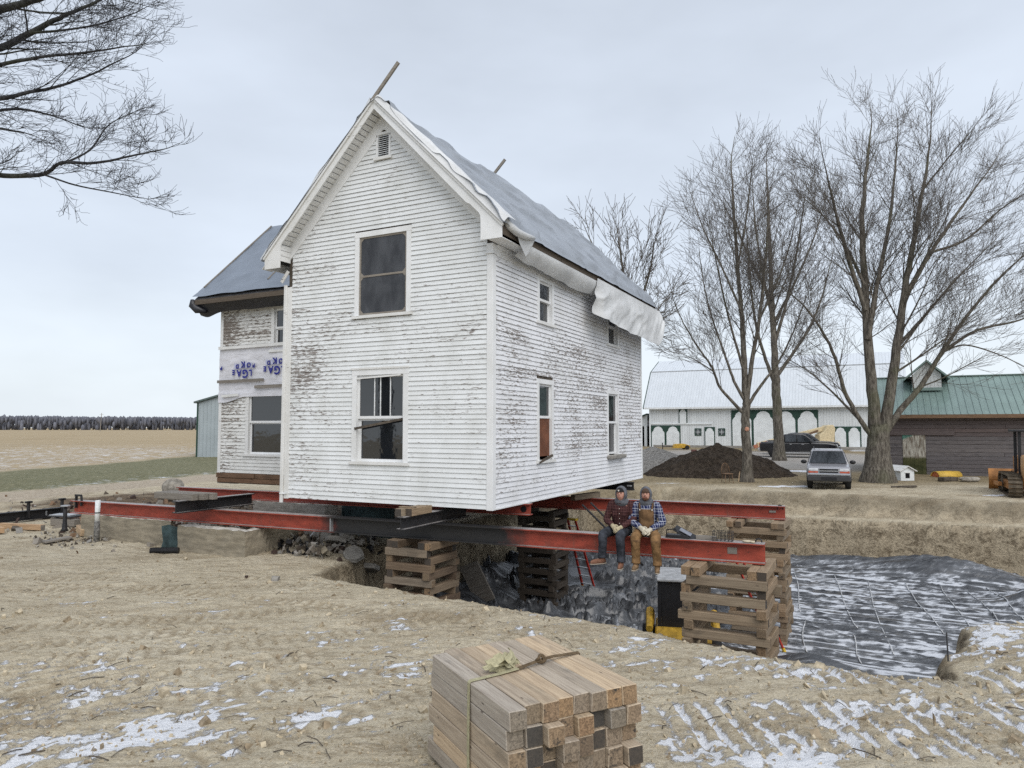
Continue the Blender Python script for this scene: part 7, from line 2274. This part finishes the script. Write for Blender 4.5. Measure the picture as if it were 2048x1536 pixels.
for k, (px, py, w, h, d_, lab, mt) in enumerate(((1875, 938, .75, .28, .5, 'pale concrete block by the shed wall behind the yellow half pipe', 'concrete'), (1862, 946, .6, .25, .4, 'low grey concrete block left of the yellow half pipe', 'concrete_grey'), (1896, 962, .85, .20, .4, 'dark flat log in the grass below the yellow half pipe', 'dark_wood'))):
    p = gput(px, py)
    o = MB().box((0, 0, h / 2), (w, d_, h)).build('block', M[mt], loc=p, bevel=.03, rot=(0, 0, .1 * k))
    tag(o, lab, 'block')
p = gput(1941, 963)
boulder((p.x, p.y, p.z + .10), (.50, .25, .2), 19, 'mossy flat boulder in the grass left of the bulldozer', 'rock')
p = gput(1808, 975)
tag(MB().box((0, 0, .04), (1.0, .25, .05)).build('plank', M['dark_wood'], loc=p, rot=(.05, -.06, -.35)), 'dark plank lying on the ground below the dog house', 'plank')
def reg_shed(r):
    P = on_ground(r.uniform(1915, 1975), 944 + r.gauss(0, 3))
    return P.x, P.y, P.z + .06 * r.random()
M['white_scrap'] = plain('white_scrap', (.66, .66, .64), .7)
crumbs('scrap', 120, reg_shed, .22, ['white_scrap', 'dark_wood', 'grey_wood', 'rock', 'black_plastic'], 'scrap boards and litter along the shed foot left of the bulldozer', 'scrap', 51)
p = gput(2000, 950)
bk = empty('bicycle', (p.x, p.y, p.z), .1, 'old dark bicycle standing by the shed behind the bulldozer', 'bicycle')
for s in (-.52, .52):
    MB().tube([(s + .31 * math.cos(a), 0, .33 + .31 * math.sin(a)) for a in np.linspace(0, 2 * PI, 25)], .020, 6, caps=False).build('wheel', M['rubber'], bk, smooth=True)
MB().tube([(-.52, 0, .33), (-.15, 0, .32), (.34, 0, .80), (-.22, 0, .78), (-.15, 0, .32)], .018, 6).tube([(.52, 0, .33), (.34, 0, .85), (.30, 0, .98)], .016, 6).build('frame', M['black_steel'], bk)
MB().sphere((-.25, 0, .86), (.13, .06, .035), 10, 6).build('saddle', M['rubber'], bk, smooth=True)
MB().tube([(.28, -.24, 1.0), (.33, 0, .98), (.28, .24, 1.0)], .013, 6).build('handlebar', M['grey_steel'], bk)

# ------------------------------------------------------------------ bulldozer at the right edge
M['dozer'] = plain('faded_dozer_orange', (.40, .18, .055), .6, .35, var=.3, scale=3)
M['track'] = plain('rusty_track_steel', (.13, .105, .075), .7, .35, .3, var=.4, scale=6)
p = gput(2078, 996)
dz = empty('bulldozer', (p.x + .55, p.y + .9, p.z), math.radians(62), 'faded orange bulldozer cut by the right edge of the picture', 'bulldozer')
def track_loop(n=44, L=2.3, r=.42):
    out = []
    per = 2 * L + 2 * PI * r
    for i in range(n):
        s = per * i / n
        if s < L: out.append((-L / 2 + s, 0.0, 0))
        elif s < L + PI * r:
            a = (s - L) / r
            out.append((L / 2 + r * math.sin(a), r - r * math.cos(a), -a))
        elif s < 2 * L + PI * r: out.append((L / 2 - (s - L - PI * r), 2 * r, PI))
        else:
            a = (s - 2 * L - PI * r) / r
            out.append((-L / 2 - r * math.sin(a), r + r * math.cos(a), PI - a))
    return out
pad = MB().box((0, 0, .02), (.14, .46, .03)).box((.04, 0, -.015), (.02, .46, .05)).mesh('track_pad', M['track'])
for s in (-1, 1):
    tk = empty('track', (0, s * .85, 0), parent=dz)
    for x, z, a in track_loop(): link('track_pad', pad, tk, loc=(x, 0, z + .02), rot=(0, a, 0))
    MB().lathe([(.05, -.16), (.36, -.14), (.38, 0), (.36, .14), (.05, .16)], 20, 'y').build('sprocket', M['dozer'], tk, loc=(-1.15, 0, .44))
    MB().lathe([(.05, -.16), (.33, -.14), (.35, 0), (.33, .14), (.05, .16)], 20, 'y').build('idler', M['track'], tk, loc=(1.15, 0, .44))
    MB().b2((-1.0, -.12, .25), (1.0, .12, .60)).build('track_frame', M['dozer'], tk, bevel=.03)
MB().b2((-1.5, -.6, .45), (1.6, .6, .95)).build('hull', M['dozer'], dz, bevel=.04)
MB().b2((.1, -.5, .95), (1.75, .5, 1.55)).build('hood', M['dozer'], dz, bevel=.06)
tank = MB().lathe([(.02, -.62), (.45, -.60), (.52, -.5), (.52, .5), (.45, .60), (.02, .62)], 24, 'y').build('fuel_tank', plain('dozer_tank_tan', (.46, .27, .13), .55, .35, var=.2), dz, loc=(-1.25, .0, 1.15), smooth=True)
MB().b2((-.75, -.35, 1.0), (-.2, .35, 1.2)).b2((-.85, -.35, 1.2), (-.72, .35, 1.7)).build('seat', M['black_plastic'], dz, bevel=.04)
for x in (-1.0, .1):
    for s in (-1, 1): MB().bar((x, s * .62, .9), (x, s * .60, 2.55), .10).build('canopy_post', M['black_steel'], dz)
MB().b2((-1.25, -.8, 2.55), (.35, .8, 2.63)).build('canopy', M['black_steel'], dz, bevel=.02)
b = MB()
rings = []
for yy_ in (-1.35, 1.35):
    rings.append([Vector((2.25 - .22 * math.sin(a), yy_, .06 + .88 * t)) for t, a in zip(np.linspace(0, 1, 9), np.linspace(0, PI, 9))] + [Vector((2.33 - .22 * math.sin(a), yy_, .06 + .88 * t)) for t, a in zip(np.linspace(1, 0, 9), np.linspace(PI, 0, 9))])
b.loft(rings)
b.build('blade', M['dozer'], dz)
for s in (-1, 1): MB().bar((.2, s * 1.15, .42), (2.15, s * 1.15, .35), .12, .16).build('push_arm', M['dozer'], dz)
dk2 = MB().lathe([(.524, -.10), (.527, -.08), (.527, .10), (.524, .12)], 24, 'y').build('tank_stripe', M['black_steel'], dz, loc=(-1.25, .3, 1.15), smooth=True)
cu_ = bpy.data.curves.new('lettering', 'FONT'); cu_.body = 'dur'; cu_.size = .26; cu_.extrude = .004; cu_.offset = .008; cu_.align_x = 'CENTER'; cu_.align_y = 'CENTER'
tmp = bpy.data.objects.new('tmp', cu_); COL.objects.link(tmp)
me = bpy.data.meshes.new_from_object(tmp.evaluated_get(bpy.context.evaluated_depsgraph_get()))
bpy.data.objects.remove(tmp); me.materials.clear(); me.materials.append(M['white_door'])
link('lettering', me, dz, loc=(-1.79, .18, 1.13), rot=(PI / 2, 0, -PI / 2))

# ------------------------------------------------------------------ vehicles
def paint(name, col, rough=.28):
    t = NT(name, rough, .5)
    n = t.noise(t.co(), 5, 4)
    z = t.xyz(t.co())[2]
    t.set('Coat Weight', .5)
    t.set('Coat Roughness', .12)
    c = t.mix(t.rng(t.math('ADD', z, t.math('MULTIPLY', n, .5)), .85, .45, 0, .45), col, (.22, .20, .175))
    return t.done(c)
M['silver'] = paint('dusty_silver_paint', (.30, .30, .32))
M['car_black'] = paint('black_paint', (.010, .010, .013), .22)
M['grey_plastic'] = plain('charcoal_bumper_plastic', (.05, .05, .052), .6)
M['lamp_clear'] = plain('clear_lamp', (.62, .64, .66), .15, .5)
M['lamp_amber'] = plain('amber_red_lamp', (.48, .10, .05), .25, .5)
M['lamp_red'] = plain('red_lamp', (.45, .02, .02), .25, .5)
def ring(y, zb, zt, hw_, r=.08, crown=0.0):
    """rounded cross-section in the x-z plane at station y"""
    pts = []
    for cx_, cz_, a0 in ((hw_ - r, zt - r, 0), (-hw_ + r, zt - r, PI / 2), (-hw_ + r, zb + r, PI), (hw_ - r, zb + r, 1.5 * PI)):
        for k in range(4):
            a = a0 + k / 3 * PI / 2
            pts.append(Vector((cx_ + r * math.cos(a), y, cz_ + r * math.sin(a) + (crown * (1 - (cx_ / hw_) ** 2) if cz_ > zb + .2 else 0))))
    return pts
def wheel(parent, x, y, r=.36, w=.24, s=1, rim='chrome'):
    wl_ = empty('wheel', (x, y, r), parent=parent)
    MB().lathe([(r * .62, -w / 2), (r * .93, -w / 2), (r, -w / 2 + .04), (r, w / 2 - .04), (r * .93, w / 2), (r * .62, w / 2)], 24, 'x').build('tyre', M['rubber'], wl_, smooth=True)
    b = MB().lathe([(.03, s * (w / 2 - .02)), (r * .55, s * (w / 2 - .05)), (r * .62, s * (w / 2 - .01)), (r * .62, s * (-w / 2 + .02)), (.03, s * (-w / 2 + .03))], 18, 'x')
    b.build('rim', M[rim], wl_)
    for k in range(5):
        a = 2 * PI * k / 5
        MB().bar((s * (w / 2 - .005), 0, 0), (s * (w / 2 - .005), r * .58 * math.cos(a), r * .58 * math.sin(a)), .07, .02, up=(1, 0, 0)).build('spoke', M[rim], wl_)
def arch_cut(parent, x, y, r, s):
    MB().prism([(r * math.cos(a), r * math.sin(a)) for a in np.linspace(-.15, PI + .15, 14)], x - s * .02, x + s * .006, lambda a, b_, d: (d, y + a, .36 + b_)).build('wheel_arch', M['black_plastic'], parent)
# silver sport utility car facing the camera: front towards -y
p = gput(1681, 977)
ang = math.atan2(p.x, p.y) * -.93
suv = empty('silver_suv', (p.x, p.y + 1.2, p.z), ang, 'silver sport utility car parked facing the camera by the big tree', 'car')
b = MB()
b.loft([ring(-2.08, .42, .80, .74, .10), ring(-2.02, .36, .92, .82, .10, .02), ring(-1.85, .34, .97, .86, .09, .03), ring(-1.35, .34, 1.02, .88, .09, .03), ring(-.85, .34, 1.06, .88, .09, .03), ring(.9, .34, 1.06, .89, .09), ring(1.9, .36, 1.06, .88, .10), ring(2.12, .42, 1.0, .84, .10)])
body = b.build('body', M['silver'], suv, smooth=False, bevel=.015)
b = MB()
b.loft([ring(-.92, 1.0, 1.08, .82, .03), ring(-.30, 1.0, 1.60, .66, .08), ring(-.10, 1.0, 1.66, .66, .08, .02), ring(1.5, 1.0, 1.66, .67, .08, .02), ring(2.05, 1.0, 1.58, .66, .08), ring(2.12, 1.0, 1.10, .80, .05)])
b.build('cabin', M['silver'], suv, smooth=True)
MB().add([(-.76, -.98, 1.09), (.76, -.98, 1.09), (.61, -.42, 1.60), (-.61, -.42, 1.60), (-.76, -.80, 1.06), (.76, -.80, 1.06), (.61, -.25, 1.58), (-.61, -.25, 1.58)], [(0, 1, 2, 3), (7, 6, 5, 4), (0, 4, 5, 1), (1, 5, 6, 2), (2, 6, 7, 3), (3, 7, 4, 0)]).build('windscreen', M['car_glass'], suv)
for s in (-1, 1):
    for (a0, a1, c0, c1) in ((-.62, .28, -.22, .28), (.36, 1.1, .36, 1.1), (1.18, 1.92, 1.18, 1.84)):
        MB().add([(s * .835, a0, 1.10), (s * .835, a1, 1.10), (s * .69, c1, 1.56), (s * .69, c0, 1.56), (s * .815, a0, 1.10), (s * .815, a1, 1.10), (s * .67, c1, 1.56), (s * .67, c0, 1.56)], [(0, 1, 2, 3), (7, 6, 5, 4), (0, 4, 5, 1), (1, 5, 6, 2), (2, 6, 7, 3), (3, 7, 4, 0)]).build('side_window', M['car_glass'], suv)
    MB().sphere((s * 1.0, -.62, 1.12), (.13, .08, .09), 12, 8).build('mirror', M['black_plastic'], suv, smooth=True)
    MB().b2((s * .42, -2.075, .80), (s * .80, -2.0, .90)).build('headlight', M['lamp_clear'], suv, bevel=.015)
    MB().b2((s * .42, -2.085, .70), (s * .81, -2.0, .785)).build('turn_light', M['lamp_amber'], suv, bevel=.012)
    MB().tube([(s * .55, -.05, 1.70), (s * .56, 0, 1.73), (s * .56, 1.7, 1.73), (s * .55, 1.75, 1.70)], .018, 6).build('roof_rail', M['black_plastic'], suv)
    for y in (-1.35, 1.3):
        wheel(suv, s * .76, y, .35, .23, s)
        arch_cut(suv, s * .885, y, .42, s)
MB().b2((-.40, -2.095, .70), (.40, -2.0, .90)).build('grille_surround', M['chrome'], suv, bevel=.01)
MB().b2((-.37, -2.10, .815), (.37, -2.02, .885)).build('grille', M['black_plastic'], suv)
MB().b2((-.37, -2.10, .715), (.37, -2.02, .775)).build('grille', M['black_plastic'], suv)
MB().b2((-.06, -2.112, .775), (.06, -2.096, .812)).build('badge', M['chrome'], suv)
MB().b2((-.84, -2.14, .60), (.84, -1.95, .685)).build('chrome_bumper_strip', M['chrome'], suv, bevel=.02)
MB().b2((-.86, -2.16, .34), (.86, -1.9, .60)).build('bumper', M['grey_plastic'], suv, bevel=.05)
MB().b2((-.30, -2.175, .42), (.30, -2.15, .54)).build('plate_recess', M['black_plastic'], suv)
for s in (-1, 1): MB().bar((s * .1 - .1, -.80, 1.15), (s * .1 + .45, -.86, 1.115), .02, .012).build('wiper', M['black_plastic'], suv)

# pickup trucks: front towards +x, built in a side frame
def pickup(loc, rz, label, mat='car_black'):
    o = empty('pickup_truck', loc, rz, label, 'truck', 'dark pickup trucks before the barn')
    def rg(x, zb, zt, hw_, r=.09): return [Vector((x, -v.x, v.z)) for v in ring(0, zb, zt, hw_, r)]
    b = MB().loft([rg(-2.92, .62, 1.08, .93), rg(-2.85, .50, 1.20, .97), rg(-1.2, .48, 1.22, .98), rg(.0, .46, 1.18, .99), rg(1.2, .46, 1.20, .98), rg(2.3, .48, 1.16, .96), rg(2.75, .52, 1.10, .92), rg(2.88, .60, 1.0, .86)])
    b.build('body', M[mat], o, bevel=.02)
    c = MB().loft([rg(-1.25, 1.1, 1.26, .88, .04), rg(-1.02, 1.1, 1.86, .74, .09), rg(-.5, 1.1, 1.92, .74, .09), rg(.35, 1.1, 1.90, .74, .09), rg(.55, 1.1, 1.84, .74, .09), rg(1.30, 1.1, 1.26, .86, .04)])
    c.build('cab', M[mat], o, smooth=True)
    for s in (-1, 1):
        for (a0, a1, c0, c1) in ((-.98, -.14, -.92, -.14), (-.04, .98, -.04, .46)):
            MB().add([(a0, s * .875, 1.26), (a1, s * .875, 1.26), (c1, s * .765, 1.80), (c0, s * .765, 1.80), (a0, s * .85, 1.26), (a1, s * .85, 1.26), (c1, s * .74, 1.80), (c0, s * .74, 1.80)], [(0, 1, 2, 3), (7, 6, 5, 4), (0, 4, 5, 1), (1, 5, 6, 2), (2, 6, 7, 3), (3, 7, 4, 0)]).build('side_window', M['car_glass'], o)
        for x in (-.55, .35): MB().b2((x - .09, s * .985, 1.06), (x + .09, s * 1.005, 1.10)).build('door_handle', M['chrome'], o)
        MB().sphere((.92, s * 1.08, 1.30), (.10, .12, .12), 10, 8).build('mirror', M['black_plastic'], o, smooth=True)
        MB().b2((2.62, s * .62 - .17, .86), (2.90, s * .62 + .17, 1.06)).build('headlight', M['lamp_clear'], o, bevel=.02)
        MB().b2((-2.95, s * .80 - .10, .82), (-2.82, s * .80 + .16, 1.14)).build('tail_light', M['lamp_red'], o, bevel=.02)
        MB().bar((-1.2, s * .98, .42), (1.25, s * .98, .42), .09, .06).build('running_board', M['chrome'], o)
        for x in (-1.85, 1.80):
            wl_ = empty('wheel', (x, s * .84, .40), parent=o)
            MB().lathe([(.26, -.13), (.37, -.13), (.40, -.09), (.40, .09), (.37, .13), (.26, .13)], 22, 'y').build('tyre', M['rubber'], wl_, smooth=True)
            MB().lathe([(.03, -.12), (.24, -.10), (.26, -.12), (.26, .12), (.24, .10), (.03, .12)], 16, 'y').build('rim', M['chrome'], wl_)
            MB().prism([(.47 * math.cos(a), .47 * math.sin(a)) for a in np.linspace(-.1, PI + .1, 14)], s * .96, s * .992, lambda a, b_, d: (x + a, d, .42 + b_)).build('wheel_arch', M['black_plastic'], o)
    MB().add([(1.26, -.80, 1.28), (1.26, .80, 1.28), (.58, .70, 1.82), (.58, -.70, 1.82), (1.30, -.80, 1.27), (1.30, .80, 1.27), (.62, .70, 1.83), (.62, -.70, 1.83)], [(0, 1, 2, 3), (7, 6, 5, 4), (0, 4, 5, 1), (1, 5, 6, 2), (2, 6, 7, 3), (3, 7, 4, 0)]).build('windscreen', M['car_glass'], o)
    MB().b2((2.80, -.45, .78), (2.94, .45, 1.06)).build('grille', M['chrome'], o, bevel=.02)
    MB().b2((2.75, -.90, .50), (3.02, .90, .74)).build('bumper', M['chrome'], o, bevel=.04)
    MB().b2((-3.05, -.90, .52), (-2.85, .90, .70)).build('rear_bumper', M['chrome'], o, bevel=.03)
    MB().b2((-2.80, -.80, 1.195), (-1.35, .80, 1.235)).build('bed_cover', M['black_plastic'], o)
    return o
p = gput(1600, 915)
pk = pickup((p.x, p.y + .4, p.z), math.radians(-20), 'black crew cab pickup seen from the side behind the middle tree')
pickup((p.x + 2.2, p.y + 5.0, gz(p.x + 2.2, p.y + 5.0)), math.radians(-16), 'second dark pickup mostly hidden behind the black crew cab pickup')

# cream boom lift folded behind the trucks
Yl = p.y + 10
M['cream'] = plain('cream_machine_paint', (.60, .50, .32), .5, .35)
P0, P1 = Vector(at_y(1508, 894, Yl)), Vector(at_y(1652, 856, Yl))
bl = empty('boom_lift', (P1.x, P1.y, gz(P1.x, P1.y)), 0, 'cream boom lift with its boom folded down behind the pickups', 'boom lift')
zq = gz(P1.x, P1.y)
rel = lambda v: (v.x - P1.x, v.y - P1.y, v.z - zq)
MB().bar(rel(P0 + Vector((.3, 0, .2))), rel(P1), .35, .42).build('boom', M['cream'], bl, bevel=.03)
MB().bar(rel(P0 + Vector((1.2, -.3, -.15))), rel(P1 + Vector((-.9, -.3, -.25))), .16, .16).build('cylinder', M['sill_wood'], bl)
MB().bar(rel(P0), rel(P0 + Vector((.8, 0, .3))), .3, .3).build('boom_tip', plain('faded_orange_tip', (.42, .16, .09), .6), bl)
MB().prism([(-.9, 0.9), (.5, .9), (.62, 2.2), (.45, P1.z - zq + .3), (-.15, P1.z - zq + .25), (-.45, 1.9), (-.9, 1.6)], -.6, .5, lambda a, b_, d: (a, d, b_)).build('turret', M['cream'], bl, bevel=.04)
MB().b2((-2.2, -.8, .45), (.9, .8, .95)).build('chassis', M['cream'], bl, bevel=.03)
for x in (-1.7, .5):
    for s in (-1, 1): MB().lathe([(.1, -.15), (.42, -.14), (.45, 0), (.42, .14), (.1, .15)], 18, 'y').build('wheel', M['rubber'], bl, loc=(x, s * .8, .45), smooth=True)
# gate panel, yellow implement, chair, stakes
p = gput(1478, 893)
gt = empty('metal_gate', (p.x, BY - 4, gz(p.x, BY - 4)), 0, 'small grey tube gate panel standing in front of the barn doors', 'gate')
gs = (BY - 4) / F_PX
for k in range(5): MB().bar((-9 * gs + k * 4.5 * gs, 0, .1), (-9 * gs + k * 4.5 * gs, 0, 24 * gs), .045).build('upright', M['grey_steel'], gt)
for z in (.1, 12 * gs, 24 * gs): MB().bar((-9 * gs, .05, z), (9 * gs, .05, z), .045).build('rail', M['grey_steel'], gt)
p = gput(1362, 899)
ip = empty('yellow_implement', (p.x, p.y, p.z), .2, 'small yellow farm implement before the barn double doors', 'implement')
MB().prism([(-.9, .15), (.8, .15), (.9, .4), (.2, .6), (-.7, .55)], -.3, .3, lambda a, b_, d: (a, d, b_)).build('hopper', M['cat_yellow'], ip, bevel=.03)
MB().bar((-.9, 0, .3), (-2.0, 0, .35), .08).bar((-2.0, 0, -.02), (-2.0, 0, .7), .07).build('tongue', M['black_steel'], ip)
for s in (-1, 1): MB().lathe([(.05, -.06), (.22, -.06), (.22, .06), (.05, .06)], 14, 'y').build('wheel', M['rubber'], ip, loc=(.5, s * .4, .22))
p = gput(1455, 966)
ch = empty('wooden_chair', (p.x, p.y, p.z), .15, 'bow-backed wooden chair left out before the soil heap', 'chair')
M['chair_wood'] = wood_mat('old_chair_wood', [(.17, .11, .07), (.19, .125, .08)])
MB().b2((-.21, -.20, .43), (.21, .20, .465)).build('seat', M['chair_wood'], ch, bevel=.01)
for sx_ in (-1, 1):
    for sy_ in (-1, 1): MB().tube([(sx_ * .16, sy_ * .15, .44), (sx_ * .21, sy_ * .20, 0)], [.018, .013], 8).build('leg', M['chair_wood'], ch)
MB().tube([(.21 * math.cos(a), .19 + .06 * math.sin(a), .46 + .48 * math.sin(a) ** .8 if math.sin(a) > 0 else .46) for a in np.linspace(0, PI, 15)], .016, 8).build('bow', M['chair_wood'], ch, smooth=True)
for k in range(5):
    x = -.13 + k * .065
    MB().tube([(x * .9, .18, .46), (x * 1.15, .24, .46 + .46 * math.sqrt(max(.1, 1 - (x * 1.15 / .21) ** 2)))], .008, 6).build('spindle', M['chair_wood'], ch)
for x in (-1, 1): MB().bar((x * .18, -.17, .2), (x * .18, .17, .2), .015).build('stretcher', M['chair_wood'], ch)
for k, (px, dx, lab) in enumerate(((1477, .12, 'leftmost'), (1482, .2, 'middle'), (1486, .26, 'rightmost'))):
    p = gput(px, 964)
    tag(MB().bar(p + Vector((0, 0, -.05)), p + Vector((dx, .15, .48 - .04 * k)), .035, .035).build('wooden_stake', M['new_wood']), '%s pale wooden stake leaning at the slim tree trunk' % lab, 'stake', 'stakes by the slim tree')
p = gput(1388, 908)
tag(MB().box((0, 0, .2), (.45, .3, .4)).build('brick_stack', plain('dark_brick', (.14, .07, .06), .9), loc=p, bevel=.02), 'small dark block at the foot of the gravel heap', 'block')

# ------------------------------------------------------------------ left: metal shed, utility pole
p = gput(393, 914)
GY_ = p.y
M['grey_metal'] = plain('pale_blue_grey_siding', (.34, .385, .405), .45, .4, var=.06, scale=1)
gsd = empty('metal_shed', (p.x, GY_, p.z - .1), 0, 'pale grey ribbed metal shed beyond the grass, half hidden by the wing', 'shed')
zl, zr = bZ(803, GY_) - p.z, bZ(803, GY_) - p.z + 2.2
Wd = 7.5
MB().prism([(0, 0), (Wd, 0), (Wd, zr), (0, zl)], 0, .1, lambda a, b_, d: (a, d, b_)).build('front_wall', M['grey_metal'], gsd)
MB().b2((0, .1, 0), (.1, 14, zl)).build('side_wall', M['grey_metal'], gsd)
MB().b2((Wd - .1, .1, 0), (Wd, 14, zr)).build('side_wall', M['grey_metal'], gsd)
MB().prism([(-.25, zl - .05), (Wd, zr + .02), (Wd, zr + .16), (-.25, zl + .09)], -.25, 14.2, lambda a, b_, d: (a, d, b_)).build('roof', plain('dark_green_grey_roof', (.10, .13, .125), .5), gsd)
for k in range(24):
    x = .12 + k * .31
    MB().b2((x, -.035, 0), (x + .06, -.001, zl + (zr - zl) * x / Wd - .06)).build('rib', M['grey_metal'], gsd)
MB().b2((-.06, -.05, 0), (.06, -.002, zl)).build('corner_trim', M['green_trim'], gsd)
pa, pb = at_y(200, 866, 430), at_y(204, 826, 430)
up_ = empty('utility_pole', (pa[0], 430, .5), 0, 'lone utility pole far out in the stubble field', 'utility pole')
MB().tube([(0, 0, -.5), (.6, 0, pb[2] - .5)], [.22, .15], 8).build('pole', M['grey_wood'], up_)
MB().bar((-.6, 0, pb[2] - 1.4), (1.8, 0, pb[2] - 1.4), .14).build('crossarm', M['grey_wood'], up_)
